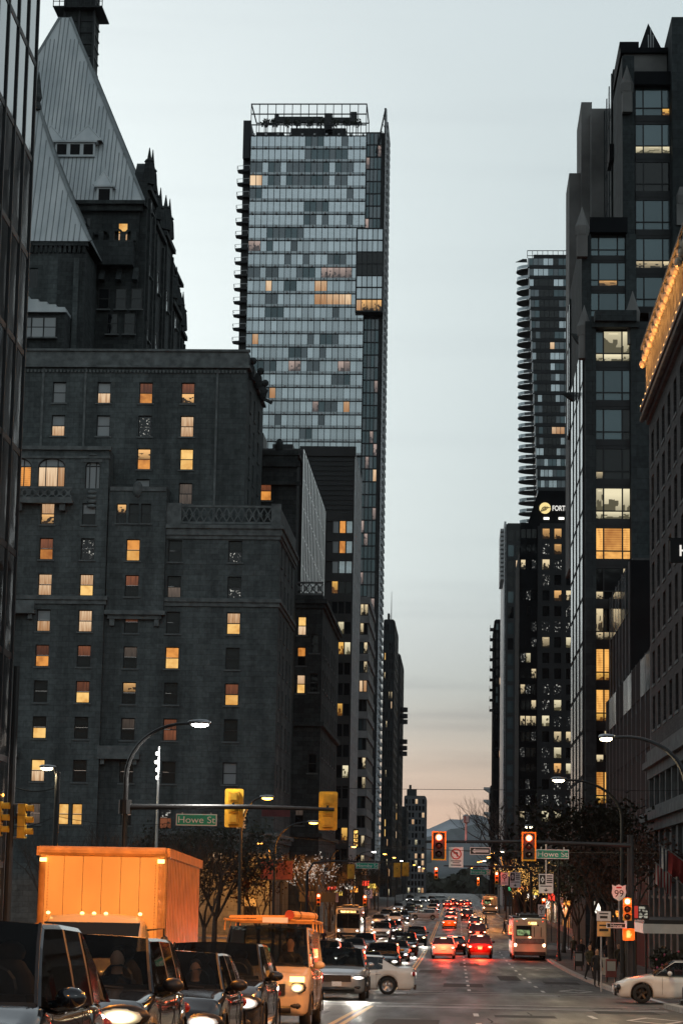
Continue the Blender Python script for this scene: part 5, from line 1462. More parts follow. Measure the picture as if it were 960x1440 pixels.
# ------------------------------------------------------------------ street furniture
rr = random.Random(5)
M_POLE = mat('pole_paint', (0.02, 0.021, 0.022), rough=.5, metal=.1, var=.3, scale=3)
M_GALV = mat('galvanised_steel', (0.36, 0.37, 0.38), rough=.45, metal=.7, var=.25, scale=4)
M_SIGY = mat('signal_yellow', (0.75, 0.42, 0.04), rough=.45, var=.2, scale=5)
M_SIGB = mat('signal_black', (0.012, 0.012, 0.013), rough=.5)
M_REFL = glow('retroreflective_yellow', (1.0, .55, .08), 0.0, base=(.85, .5, .05))
M_GREEN = mat('sign_green', (0.0, 0.36, 0.22), rough=.4, var=.12, scale=3)
M_SWHITE = mat('sign_white_sheet', (0.8, 0.8, 0.78), rough=.4, var=.08, scale=3)
M_SBLACK = mat('sign_black_print', (0.012, 0.012, 0.012), rough=.5)
M_SRED = mat('sign_red_print', (0.5, 0.02, 0.02), rough=.4)
L_RED3 = glow('red_signal_lens', (1.0, .09, .03), 9)
L_REDC = glow('red_signal_core', (1.0, .5, .3), 14)
L_HAND = glow('red_hand_signal', (1.0, .12, .03), 7)
M_LOFF = mat('unlit_lens', (0.03, 0.012, 0.01), rough=.2)
L_LED = glow('lamp_led', (1.0, .96, .88), 22)
L_SOD = glow('lamp_sodium', (1.0, .36, .05), 20)
L_WARM = glow('lamp_warm_white', (1.0, .82, .5), 20)
def light(name, loc, col, e, r=.15, spot=None, aim=None, blend=.6):
    ld = bpy.data.lights.new(name, 'SPOT' if spot else 'POINT')
    ld.energy = e * KE; ld.color = col; ld.shadow_soft_size = r
    lo = bpy.data.objects.new(name, ld); COL.objects.link(lo); lo.location = loc
    if spot:
        ld.spot_size = radians(spot); ld.spot_blend = blend
        d = Vector(aim or (0, 0, -1)); lo.rotation_euler = d.to_track_quat('-Z', 'Y').to_euler()
    return lo
def gz(y): return zr(y) + .15
SOD, LEDC, WRM = (1, .33, .042), (1, .95, .88), (1, .78, .45)
def street_lamp(base, head, label, m, col, energy, mast=None, group='street lamps along the kerbs', r=.1, curve=True, lit=True):
    """Tapered pole with a swept arm and a cobra head. mast = (x_end, z) for a signal arm on the same pole."""
    b = Vector(base); h = Vector(head)
    t = thing('street_lamp', label, 'street lamp', b, group)
    b.z -= 0
    G().lathe([(r * 2.3, 0), (r * 2.3, .12), (r * 1.6, .16), (r * 1.5, .5), (r * 1.15, .6)], b, 12).obj('base', M_POLE, t)
    zt = h.z - 1.7 if curve else h.z - .15
    G().tube([b + Vector((0, 0, .5)), Vector((b.x, b.y, zt))], [r * 1.1, r * .8], 10).obj('pole', M_POLE, t)
    dx, dy = h.x - b.x, h.y - b.y
    pts = []
    for k in range(11):
        a = pi / 2 * k / 10
        pts.append(Vector((b.x + dx * .82 * (1 - cos(a)), b.y + dy * .82 * (1 - cos(a)), zt + (h.z - .0 - zt) * sin(a))))
    hx = Vector((dx, dy, 0)).normalized()
    pts.append(h - hx * .28)
    if curve: G().tube(pts, [r * .8 - r * .035 * k for k in range(12)], 8).obj('arm', M_POLE, t)
    else: G().tube([Vector((b.x, b.y, zt - .2)), Vector((b.x + dx * .4, b.y + dy * .4, h.z)), h - hx * .28], [r * .6, r * .5, r * .45], 7).obj('arm', M_POLE, t)
    g = G(); q = Matrix.Translation(h) @ Matrix.Rotation(math.atan2(hx.y, hx.x), 4, 'Z')
    s_ = G(); s_.lathe([(.02, -.36), (.1, -.3), (.17, 0), (.15, .25), (.04, .36)], (0, 0, 0), 10, 'x')
    s_.v = [tuple(q @ Vector((v[0], v[1], v[2] * .55 + .05))) for v in s_.v]
    hd = s_.obj('lamp_head', M_GALV, t, smooth=True)
    l = G(); l.ball((0.03, 0, 0), (.27, .135, .09), 12, 6); l.v = [tuple(q @ Vector((v[0], v[1], v[2] - .03))) for v in l.v]
    l.obj('lens', m, hd, smooth=True)
    if energy: light('street_lamp_light', h - Vector((0, 0, .22)), col, energy * .8, .16, spot=172, aim=(0, 0, -1), blend=.12)
    return t
def P3(x, y, Y): return at(x, y, Y=Y)
# near lamps and signal masts
hl = P3(280, 1018, 71)
LM = street_lamp((-10.35, 71, gz(71)), hl, 'curved street lamp with white light above the signal mast at left', L_LED, LEDC, 1500, r=.1)
az = P3(300, 1137, 71).z
G().tube([(-10.35, 71, az), (-6.5, 71.0, az + .06), (P3(470, 1138, 71).x, 71, az + .02)], [.095, .075, .055], 10).obj('signal_arm', M_POLE, LM)
G().lathe([(.2, -.22), (.2, .22)], (-10.35, 71, az), 10).obj('clamp', M_POLE, LM)
hr = P3(853, 1038, 76)
street_lamp((7.25, 75.6 - 2.2, gz(73)), hr, 'curved street lamp on the right corner with bright warm head', L_WARM, WRM, 1100, r=.12)
hr2 = P3(786, 1097, 103)
street_lamp((7.3, 103, gz(103)), hr2, 'street lamp among dark trees behind the right signal pole', L_WARM, WRM, 500, r=.1)
OR = L_SOD
lamp_spec = [((-10.4, 110), (375, 1122), 'orange street lamp glowing beside the left hanging signal', OR, SOD, 2200),
             ((-11.3, 142), (440, 1157), 'orange street lamp with tall swept arm over the maroon sign', OR, SOD, 3500),
             ((-18.6, 229), (366, 1186), 'short orange street lamp against the lit hotel base', OR, SOD, 13000),
             ((-14.2, 258), (497, 1191), 'orange street lamp above the fairy-lit tree', OR, SOD, 3500),
             ((7.2, 165), (744, 1163), 'small white street lamp over the right red signal', L_WARM, WRM, 700),
             ((7.2, 245), (770, 1150), 'street lamp hidden in the dark trees on the right', L_WARM, WRM, 500)]
for (bx_, by_), (hx_, hy_), lab, m, c, e in lamp_spec:
    h = P3(hx_, hy_, by_)
    if lab.startswith('street lamp hidden'): h = Vector((4.8, by_, 10))
    street_lamp((bx_, by_, gz(by_)), h, lab, m, c, e, r=.09)
far = []
for k, y in enumerate((300, 345, 395, 450, 510, 580, 660, 750)):
    for s_ in (-1, 1):
        xb = -13.6 if s_ < 0 else 7.2
        h = Vector((xb - s_ * 2.6, y + rr.uniform(-3, 3), zr(y) + 9.3 + rr.uniform(-.3, .3)))
        ty_ = (k + (s_ > 0)) % 3
        street_lamp((xb, h.y, gz(y)), h, 'far %s street lamp, %s along the %s kerb past the second crossing' % ('orange' if ty_ else 'white', ('first', 'second', 'third', 'fourth', 'fifth', 'sixth', 'seventh', 'last')[k], 'left' if s_ < 0 else 'right'),
                    OR if ty_ else L_LED, SOD, 3000 if y < 500 else 0, group='far street lamps, %s, %s kerb' % ('orange' if ty_ else 'white', 'left' if s_ < 0 else 'right'), r=.08)
# the row goes on beside and behind the camera
for (xb, y, hx_, m, c, e, lab) in ((-10.5, 34, -7.6, OR, SOD, 8000, 'orange street lamp on the left kerb beside the waiting cars'), (7.2, 45, 5.7, OR, SOD, 9000, 'orange street lamp on the right kerb before the crossing'),
                                    (7.2, 23, 5.7, OR, SOD, 5000, 'orange street lamp on the right kerb nearest the viewer'),
            (-10.5, 2, -7.8, OR, SOD, 3000, 'orange street lamp on the left kerb behind the viewer'), (7.2, 8, 4.6, L_LED, LEDC, 700, 'white street lamp on the right kerb behind the viewer')):
    street_lamp((xb, y, gz(y)), (hx_, y, zr(y) + 9.2), lab, m, c, e, r=.11)
# slim lamp columns on the far left corner
t = thing('lamp_column', 'slim white pole with four stacked bright lamps before the hotel', 'lamp post', (P3(221, 1150, 100).x, 100, gz(100)))
bx_ = t.location.x; zt = P3(221, 1050, 100).z
G().lathe([(.2, 0), (.2, .3), (.1, .35)], t.location, 10).obj('base', M_POLE, t)
G().tube([t.location + Vector((0, 0, .3)), (bx_, 100, zt)], [.09, .045], 8).obj('pole', M_GALV, t)
for py, e in ((1060, .07), (1072, .12), (1083, .07), (1094, .06)):
    p = P3(221, py, 100); G().lathe([(e * .5, -.08), (e, -.04), (e, .05), (e * .4, .08)], (p.x, 100, p.z), 10).obj('lamp', glow('column_lamp', (1, .96, .88), 5), t)
light('column_light', (bx_, 99.6, zt - .6), LEDC, 350)
t = street_lamp((P3(79, 1150, 97).x, 97, gz(97)), P3(67, 1080, 97), 'lamp post with white lamp and wires in front of the bright window', L_WARM, WRM, 300, curve=False, r=.13)
# ---- traffic signals
def signal(loc, label, facing=1, back=True, lit='red', h=1.12, w=.56, group='traffic signals', col=None, rz=0, pole_z=None):
    """facing 1: lenses towards the camera; -1: back view. rz turns a head towards the side street."""
    t = thing('traffic_signal', label, 'traffic signal', loc, group, rz)
    f = -1 if facing > 0 else 1
    hw, hh = w / 2, h / 2
    def A(g, n, m, p=t, smooth=False): return g.obj(n, m, p, smooth=smooth, local=True)
    if back:
        if facing > 0:
            A(G().box(-hw + .05, hw - .05, -.02, .02, -hh + .05, hh - .05), 'backplate', M_SIGB)
            b = G(); b.box(-hw, -hw + .055, -.03, .015, -hh, hh); b.box(hw - .055, hw, -.03, .015, -hh, hh); b.box(-hw + .055, hw - .055, -.03, .015, hh - .055, hh); b.box(-hw + .055, hw - .055, -.03, .015, -hh, -hh + .055)
            A(b, 'reflective_border', M_REFL)
        else:
            pl = G(); r_ = .06; n = 4; poly = []
            for cx, cy, a0 in ((hw - r_, hh - r_, 0), (-hw + r_, hh - r_, pi / 2), (-hw + r_, -hh + r_, pi), (hw - r_, -hh + r_, 1.5 * pi)):
                for k in range(n + 1): poly.append((cx + r_ * cos(a0 + pi / 2 * k / n), cy + r_ * sin(a0 + pi / 2 * k / n)))
            pl.prism(poly, (0, -.0, 0), (1, 0, 0), (0, 0, 1), (0, .03, 0)); A(pl, 'backplate', M_SIGY)
    body = G(); bh = h * (.86 if back else 1)
    y0, y1 = (-.03, .2) if facing > 0 else (-.2, -.002)
    for k in range(3):
        zc = bh / 3 * (1 - k)
        body.box(-.165, .165, y0, y1, zc - bh / 6 + .008, zc + bh / 6 - .008)
        if facing < 0: body.box(-.1, .1, -.24, -.2, zc - .1, zc + .12)
    A(body, 'housing', M_SIGY if facing < 0 or not back or col else M_SIGB)
    for k, cn in enumerate(('red', 'amber', 'green')):
        zc = bh / 3 * (1 - k)
        on = lit == cn
        yy = y0 - .015 if facing > 0 else .05
        s_ = -1 if facing > 0 else 1
        vis = G(); vis.lathe([(.135, 0), (.14, s_ * .2)], (0, yy, zc), 14, 'y', radians(-20), radians(200)); o = A(vis, 'visor', M_SIGY if not back or facing < 0 else M_SIGB)
        if facing > 0:
            g = G(); g.ball((0, yy, zc), (.125, .03, .125), 14, 6); A(g, 'lens', L_RED3 if on else M_LOFF, o, True)
            if on:
                g = G(); g.ball((0, yy - .02, zc), (.085, .03, .085), 12, 6); A(g, 'lamp_core', L_REDC, o, True)
    g = G(); g.bar((0, y1 - .02 if facing > 0 else -.1, hh * .2), (0, y1 + .25 if facing > 0 else -.34, hh * .2), .07, .07)
    A(g, 'bracket', M_POLE)
    return t
s1 = P3(327, 1136, 71); signal((s1.x, 71.45, s1.z), 'yellow back of the left hanging signal next to orange lamp', -1, h=1.2, w=.58)
s1 = P3(460, 1140, 71); signal((s1.x, 71.45, s1.z), 'yellow back of the signal at the tip of the mast arm', -1, h=1.2, w=.58)
def red(px_, py_, Y, label, **k):
    p = P3(px_, py_, Y); t = signal((p.x, Y - .3, p.z), label, 1, **k)
    light('red_signal_light', (p.x, Y - .85, p.z + .33), (1, .06, .02), k.get('e', 25), .08) if 'e' not in k else None
    return t
red(617, 1190, 90, 'red traffic signal with yellow border at left end of the right mast')
red(743, 1191, 90, 'red traffic signal with yellow border beside the partly hidden street sign')
RP = thing('signal_mast', 'right signal pole with long black arm over the road', 'signal mast', (6.75, 90.6, gz(91)))
az2 = P3(760, 1187, 90).z
G().lathe([(.32, 0), (.32, .2), (.2, .26)], RP.location, 12).obj('base', M_POLE, RP)
G().tube([RP.location + Vector((0, 0, .2)), (6.75, 90.6, az2 + .4)], [.17, .12], 10).obj('pole', M_POLE, RP)
G().tube([(6.75, 90.5, az2), (2.5, 90.5, az2 + .08), (P3(597, 1185, 90).x, 90.5, az2 + .02)], [.09, .07, .05], 9).obj('signal_arm', M_POLE, RP)
p = P3(655, 1175, 90); G().tube([(p.x, 90.5, az2), (p.x, 90.5, az2 + .85)], .05, 6).lathe([(.05, 0), (.14, .05), (.14, .3), (.05, .36)], (p.x, 90.5, az2 + .75), 8).obj('camera_mount', M_GALV, RP)
red(881, 1279, 90, 'red signal low on the right signal pole above the red hand', back=False, h=.88, col=True)
p = P3(883, 1315, 90)
def walk(p, label, group='pedestrian signals'):
    t = thing('pedestrian_signal', label, 'pedestrian signal', p, group)
    G().box(-.2, .2, -.02, .2, -.22, .22).obj('housing', M_SIGY, t, local=True)
    G().box(-.23, .23, -.16, -.021, .2, .24).box(-.23, -.2, -.16, -.021, -.2, .2).box(.2, .23, -.16, -.021, -.2, .2).obj('visor', M_SIGY, t, local=True)
    g = G(); g.cbox((0, -.03, -.03), (.14, .015, .16))
    for k in range(4): g.box(-.07 + k * .037, -.045 + k * .037, -.0375, -.0225, .05, .14 + (.03 if k in (1, 2) else 0))
    g.bar((.07, -.03, -.06), (.12, -.03, .04), .03, .015, (0, 1, 0))
    G.obj(g, 'hand_symbol', L_HAND, t, local=True)
    light('red_hand_light', Vector(p) + Vector((0, -.4, 0)), (1, .1, .03), 12, .1)
    return t
walk((p.x, 89.9, p.z), 'glowing red hand signal under the awning edge')
p = P3(763, 1289, 201); walk((p.x, 201, p.z), 'small red hand signal beside the back of the bus')
red(764, 1271, 203, 'small red signal above the bus and its red hand', back=False, h=.95)
# left corner pole with side-facing heads
t = thing('signal_pole', 'dark corner pole at far left with side-facing signals', 'signal pole', (P3(13, 1200, 69).x, 69, gz(69)))
bx_ = t.location.x
G().lathe([(.26, 0), (.26, .15), (.17, .2)], t.location, 10).obj('base', M_POLE, t)
G().tube([t.location + Vector((0, 0, .2)), (bx_, 69, 12.5)], [.13, .09], 9).obj('pole', M_POLE, t)
zc = P3(33, 1155, 69).z
g = G()
for dz in (-.5, .5): g.tube([(bx_, 69, zc + dz), (P3(33, 1155, 69).x, 69, zc + dz)], .035, 6)
g.obj('bracket', M_GALV, t)
signal((P3(35, 1155, 69).x, 69, zc), 'yellow signal seen from the side near the left pole', 1, back=False, lit=None, h=1.05, rz=pi / 2, col=True)
signal((P3(4, 1152, 69).x, 68.7, zc + .05), 'yellow side-facing signal half cut by the left edge', 1, back=False, lit=None, h=1.05, rz=pi / 2, col=True)
# ---- street name blades and regulatory signs
def blade(name, body, c, w, h, label, group=None, m=M_GREEN, hang=None, cut=None):
    t = thing(name, label, 'street sign', c, group)
    G().box(-w / 2, w / 2, -.015, .015, -h / 2, h / 2).obj('border', M_SWHITE, t, local=True)
    G().box(-w / 2 + .03, w / 2 - .03, -.021, -.0155, -h / 2 + .03, h / 2 - .03).obj('panel', m, t, local=True)
    o = text('lettering', body, h * .8, (0, -.026, -.01), M_SWHITE, t, ext=.002, align='CENTER', bold=.0)
    o.matrix_parent_inverse = Matrix.Identity(4)
    wd = max(v.co.x for v in o.data.vertices) - min(v.co.x for v in o.data.vertices)
    o.scale.x = min(1.15, (w - .12) / wd)
    if hang:
        g = G()
        for s_ in (-.35, .35): g.box(w * s_ - .02, w * s_ + .02, -.01, .03, h / 2, h / 2 + hang)
        g.obj('hanger', M_GALV, t, local=True)
    return t
p = P3(277, 1153.5, 71); blade('street_name_sign', 'Howe St', (p.x, 70.85, p.z), 1.27, .36, 'green street sign reading Howe St hanging from the left mast arm', hang=.05)
p = P3(777, 1201.5, 90); blade('street_name_sign', 'Howe St', (p.x, 90.3, p.z), 1.27, .36, 'green street sign reading Howe St crossed by a wire at right', hang=.1)
p = P3(516, 1218, 201); blade('street_name_sign', 'Hornby St', (p.x, 200.8, p.z), 1.95, .5, 'green street sign reading Hornby St on the far left mast', hang=.3)
p = P3(675, 1227, 229); blade('street_name_sign', 'Hornby St', (p.x, 228.8, p.z), 1.95, .5, 'green street sign reading Hornby St on the far right mast', hang=.4)
def plate(name, c, w, h, label, cat='road sign', group=None):
    t = thing(name, label, cat, c, group)
    G().box(-w / 2, w / 2, -.012, .012, -h / 2, h / 2).obj('panel', M_SWHITE, t, local=True)
    return t
def L(g, n, m, t): return g.obj(n, m, t, local=True)
p = P3(675, 1197, 90); t = thing('one_way_sign', 'black one way sign with white arrow pointing left', 'road sign', (p.x, 90.3, p.z))
L(G().box(-.4, .4, -.012, .012, -.145, .145), 'border', M_SWHITE, t); L(G().box(-.375, .375, -.018, -.0125, -.12, .12), 'panel', M_SBLACK, t)
L(G().prism([(-.33, 0), (-.2, .095), (-.2, .05), (.33, .05), (.33, -.05), (-.2, -.05), (-.2, -.095)], (0, -.024, 0), (1, 0, 0), (0, 0, 1), (0, .005, 0)), 'arrow', M_SWHITE, t)
p = P3(641, 1206, 90); t = plate('no_turn_sign', (p.x, 90.2, p.z), .56, .78, 'white no left turn sign with red ring hanging from the right mast')
g = G(); g.lathe([(.17, -.008), (.215, -.008), (.215, 0), (.17, 0)], (0, -.014, .13), 20, 'y'); g.bar((-.13, -.019, .25), (.13, -.019, .01), .04, .006, (0, 1, 0)); L(g, 'red_ring', M_SRED, t)
g = G(); g.box(.02, .06, -.017, -.0125, .03, .2); g.box(-.06, .02, -.017, -.0125, .16, .2); g.prism([(-.12, .18), (-.05, .24), (-.05, .12)], (0, -.017, 0), (1, 0, 0), (0, 0, 1), (0, .004, 0))
for z in (-.14, -.21, -.3): g.box(-.2, .2, -.016, -.0125, z - .02, z + .02) if z != -.21 else g.box(-.14, .14, -.016, -.0125, z - .015, z + .015)
L(g, 'symbol', M_SBLACK, t)
def bus_sign(c, w, h, label, hang=None):
    t = plate('bus_lane_sign', c, w, h, label, group='bus lane signs')
    L(G().box(-w * .44, -w * .04, -.018, -.0125, -h * .05, h * .45), 'diamond_panel', M_SBLACK, t)
    o = G(); o.prism([(-w * .24, h * .38), (-w * .11, h * .2), (-w * .24, h * .02), (-w * .37, h * .2)], (0, -.024, 0), (1, 0, 0), (0, 0, 1), (0, .005, 0)); L(o, 'diamond', M_SWHITE, t)
    L(G().prism([(-w * .24, h * .28), (-w * .18, h * .2), (-w * .24, h * .12), (-w * .3, h * .2)], (0, -.029, 0), (1, 0, 0), (0, 0, 1), (0, .004, 0)), 'diamond_centre', M_SBLACK, t)
    g = G()
    for z in (.4, .28, .17, .06): g.box(w * .04, w * .44, -.018, -.0125, h * z - h * .03, h * z + h * .03); 
    g.box(-w * .4, w * .4, -.018, -.0125, -h * .16, -h * .11); g.prism([(-w * .18, -h * .32), (w * .18, -h * .32), (0, -h * .42)], (0, -.018, 0), (1, 0, 0), (0, 0, 1), (0, .005, 0)); g.box(-w * .03, w * .03, -.018, -.0125, -h * .32, -h * .25)
    L(g, 'print', M_SBLACK, t)
    if hang: L(G().box(-.03, .03, .0125, .04, -h * .3, h / 2 + hang), 'hanger', M_GALV, t)
    return t
p = P3(768, 1243, 90); bus_sign((p.x, 90.45, p.z), .56, .74, 'white bus lane sign with black diamond hanging alone under the right mast', az2 - p.z - .37)
p = P3(724, 1238, 229); bus_sign((p.x, 228.9, p.z), 1.05, 1.5, 'white bus lane sign with black diamond on the far mast', .4)
p = P3(709, 1236.5, 229); t = plate('parking_sign', (p.x, 228.9, p.z), .75, 1.25, 'narrow white sign with dark ring beside the far bus lane sign', group='white ring signs')
def ringsym(t, w, h):
    g = G(); g.lathe([(w * .22, -.008), (w * .32, -.008), (w * .32, 0), (w * .22, 0)], (0, -.014, h * .2), 14, 'y'); g.bar((-w * .18, -.02, h * .3), (w * .18, -.02, h * .1), w * .07, .006, (0, 1, 0)); g.box(-w * .05, w * .05, -.018, -.0125, -h * .2, h * .02); g.box(-w * .3, w * .3, -.018, -.0125, -h * .34, -h * .3)
    L(g, 'print', M_SBLACK, t)
ringsym(t, .75, 1.25)
p = P3(761, 1281, 190); t = plate('parking_sign', (p.x, 190, p.z), .58, .98, 'small white sign with dark ring above the back of the bus', group='white ring signs'); ringsym(t, .58, .98)
G().tube([(p.x, 190.05, gz(190)), (p.x, 190.05, p.z + .4)], .03, 6).obj('post', M_GALV, t)
# far mast at Hornby: arm, signals
HM = thing('signal_mast', 'far left signal mast with long arm at the second crossing', 'signal mast', (-13.1, 201, gz(201)))
ah_ = P3(500, 1212, 201).z
G().tube([(-13.1, 201, gz(201)), (-13.1, 201, ah_ - 1), (-12.6, 201, ah_ - .2), (-11, 201, ah_), (P3(556, 1212, 201).x, 201, ah_)], [.16, .12, .11, .09, .06], 8).obj('pole', M_POLE, HM)
HM2 = thing('signal_mast', 'far right signal mast at the second crossing', 'signal mast', (7.3, 229.3, gz(229)))
ah2 = P3(690, 1219, 229).z
G().tube([(7.3, 229.3, gz(229)), (7.3, 229.3, ah2 - .6), (6.8, 229.3, ah2), (P3(624, 1218, 229).x, 229.3, ah2)], [.16, .12, .1, .06], 8).obj('pole', M_POLE, HM2)
for x, y, lab in ((493, 1226, 'back of the far signal left of the Hornby sign'), (558, 1224, 'back of the far signal right of the Hornby sign')):
    p = P3(x, y, 201); signal((p.x, 201.4, p.z), lab, -1, h=1.25, w=.62)
p = P3(570, 1223, 202); signal((p.x, 202, p.z), 'outermost far signal back on the left mast', -1, h=1.2, w=.6)
red(613, 1228, 229, 'far red signal under the left end of the near mast', h=1.2, w=.6, back=False, col=True)
red(698, 1235, 229, 'far red signal between the Hornby sign and bus lane sign', h=1.25, w=.6, back=False, col=True)
red(672, 1240, 352, 'tiny red signal beyond the second crossing', h=1.3, back=False, col=True)
red(448, 1266, 203, 'red signal at the left kerb beside the dark awning', h=1.1, back=False)
red(513, 1267, 228, 'red signal at the left kerb above the bus', h=1.1, back=False)
for (x, y, Y) in ((448, 1266, 203), (513, 1267, 228)):
    p = P3(x, y, Y); t = thing('signal_pole', 'pole carrying the red kerb signal ' + ('near the awning' if x < 500 else 'near the bus'), 'signal pole', (p.x, Y, gz(Y)))
    G().tube([(p.x, Y, gz(Y)), (p.x, Y, p.z + .6)], .09, 7).obj('pole', M_POLE, t); G().lathe([(.2, 0), (.2, .12), (.09, .16)], (p.x, Y, gz(Y)), 8).obj('base', M_POLE, t)
p = P3(518, 1258, 228.5); t = plate('parking_sign', (p.x, 228.5, p.z), .7, .8, 'small pale sign beside the left kerb signal above the bus', group='white ring signs'); ringsym(t, .7, .8)
# route marker 99
p = P3(870.5, 1256, 90); t = thing('route_marker', 'white route 99 shield on top of the right pole', 'road sign', (p.x, 90.2, p.z))
t.scale = (.85,) * 3
sh_ = [(-.3, .2), (-.32, .36), (-.16, .3), (0, .38), (.16, .3), (.32, .36), (.3, .2), (.33, 0), (.26, -.22), (0, -.38), (-.26, -.22), (-.33, 0)]
L(G().prism(sh_, (0, -.01, 0), (1, 0, 0), (0, 0, 1), (0, .02, 0)), 'shield', M_SWHITE, t)
o = text('lettering', '99', .44, (0, -.016, -.05), M_SBLACK, t, ext=.002, align='CENTER', bold=.0); o.matrix_parent_inverse = Matrix.Identity(4)
L(G().box(-.12, .12, -.016, -.0105, .2, .27), 'crest', M_SRED, t); L(G().tube([(0, .03, -1.2), (0, .03, .2)], .03, 6), 'post', M_GALV, t)
p = P3(863, 1296, 86); t = thing('parking_sign', 'tall white and orange kerb sign left of the red hand', 'road sign', (p.x, 92, P3(863, 1296, 92).z)); p = t.location.copy()
L(G().box(-.28, .28, -.012, .012, 0, .38), 'panel', M_SWHITE, t); L(G().box(-.26, .26, -.012, .012, -.6, -.02), 'lower_panel', mat('sign_orange', (.8, .45, .15), rough=.5), t)
L(G().box(-.18, .18, -.018, -.0125, .26, .31).box(-.15, .15, -.018, -.0125, .1, .2).box(-.18, .18, -.018, -.0125, -.2, -.14).box(-.18, .18, -.018, -.0125, -.4, -.3), 'print', M_SBLACK, t)
L(G().tube([(-.1, .04, gz(92) - p.z), (-.1, .04, .4)], .035, 6), 'post', M_GALV, t)
blade('street_name_sign', 'Howe', (P3(866, 1302, 89.6).x, 89.6, P3(866, 1302, 89.6).z), .75, .2, 'small dark street blade on the right signal pole', m=M_SBLACK)
# maroon panels, utility cabinet, lit vertical sign on the left
M_MAROON = mat('maroon_panel', (0.14, 0.03, 0.032), rough=.6, var=.25, scale=1.5)
p = P3(389, 1224, 150); t = thing('panel_sign', 'maroon panel sign on a post in front of the lit hotel base', 'sign', (p.x, 150, gz(150)))
for a, b in ((-1.05, -.02), (.02, 1.05)): G().box(p.x + a, p.x + b, 149.95, 150.05, p.z - .6, p.z + .6).obj('panel', M_MAROON, t)
G().box(p.x - 1.1, p.x + 1.1, 149.93, 150.07, p.z + .6, p.z + .68).box(p.x - 1.1, p.x + 1.1, 149.93, 150.07, p.z - .68, p.z - .6).obj('frame', M_POLE, t); G().tube([(p.x + .3, 150.2, gz(150)), (p.x + .3, 150.2, p.z + .6)], .09, 7).obj('post', M_POLE, t)
p = P3(389, 1141, 150); t = thing('banner', 'faint red banner hanging from the tall swept lamp arm', 'banner', (p.x, 145, p.z)); p = P3(389, 1141, 145)
G().box(p.x - .95, p.x + .85, 144.98, 145.0, p.z - .35, p.z + .35).obj('cloth', M_MAROON, t); G().box(p.x - 1, p.x + 1, 144.97, 145.02, p.z + .36, p.z + .4).obj('rod', M_POLE, t)
p = P3(299, 1311, 97); t = thing('utility_cabinet', 'pale pink utility cabinet on the left pavement beside the truck', 'cabinet', (p.x, 97, gz(97)))
G().box(p.x - .2, p.x + .22, 96.8, 97.2, gz(97), gz(97) + 1.0).obj('body', mat('cabinet_paint', (.6, .35, .3), rough=.6), t); G().box(p.x - .23, p.x + .25, 96.77, 97.23, gz(97) + 1.0, gz(97) + 1.06).obj('lid', M_GALV, t)
p = P3(500, 1179, 300); t = thing('blade_sign', 'tall lit yellow vertical sign above the orange lamp', 'sign', (p.x, 300, p.z - 1.1))
G().box(p.x - .35, p.x + .35, 300, 300.3, p.z - 1.2, p.z + 1.2).obj('box', M_SBLACK, t)
for k in range(4): G().box(p.x - .24, p.x + .24, 299.97, 300, p.z - 1.05 + k * .55, p.z - .65 + k * .55).obj('letter_panel', glow('neon_yellow', (1, .6, .15), 1.6, col2=(.1, .04, .01), scale=3, lo=.4, hi=.55), t)
# dark shop awning at the left kerb, lit door behind
p = P3(452, 1262, 240); t = thing('awning', 'dark flat shop awning on the left pavement by the red signal', 'awning', (p.x - 1, 240, p.z))
G().box(p.x - 2.2, p.x + 1.6, 238, 243, p.z - .5, p.z + .5).obj('canopy', M_DARKW, t)
for k in range(4): G().tube([(p.x - 2 + k * 1.2, 238.2, gz(240)), (p.x - 2 + k * 1.2, 238.2, p.z - .5)], .06, 6).obj('post', M_POLE, t)
# hotel entrance awning, white fascia, on the right
aw = thing('awning', 'white edged awning over the pavement of the brick hotel', 'awning', (10, 111, 4))
za = P3(873, 1297, 118).z
M_WPAINT = mat('white_fascia', (.75, .74, .7), rough=.45, var=.1, scale=2)
G().box(8.35, 11.5, 104, 118, za - .02, za + .3).obj('roof', M_DARKW, aw)
G().box(8.3, 8.349, 103.95, 118.05, za - .3, za + .12).box(8.349, 11.5, 103.95, 103.999, za - .3, za + .12).obj('fascia', M_WPAINT, aw)
for k in range(4): G().box(9.0 + k * .01, 9.5, 105.5 + k * 3.4, 106.3 + k * 3.4, za - .07, za - .021).obj('downlight', glow('awning_lamp', (1, .6, .25), 5), aw)
light('awning_light', (9.3, 107, za - .25), (1, .6, .25), 60); light('awning_light', (9.3, 114, za - .25), (1, .6, .25), 60)
for k in range(3): G().tube([(8.5, 105 + k * 6, gz(110)), (8.5, 105 + k * 6, za)], .05, 6).obj('post', M_POLE, aw)
p = P3(900, 1281, 104); t = thing('lit_sign', 'small red and white lit sign above the awning', 'sign', (p.x, 104, za + .3))
G().box(p.x - .38, p.x + .38, 104.02, 104.2, za + .3, za + .95).obj('box', M_SBLACK, t); G().box(p.x - .34, p.x - .1, 104, 104.019, za + .36, za + .9).obj('panel', glow('sign_red_lit', (.9, .06, .04), .5), t); 
for k in range(4): G().box(p.x - .06, p.x + .32, 104, 104.019, za + .37 + k * .135, za + .47 + k * .135).obj('text_row', glow('sign_pale_lit', (.8, .75, .6), .45, col2=(.02, .02, .02), scale=6, lo=.45, hi=.55), t)
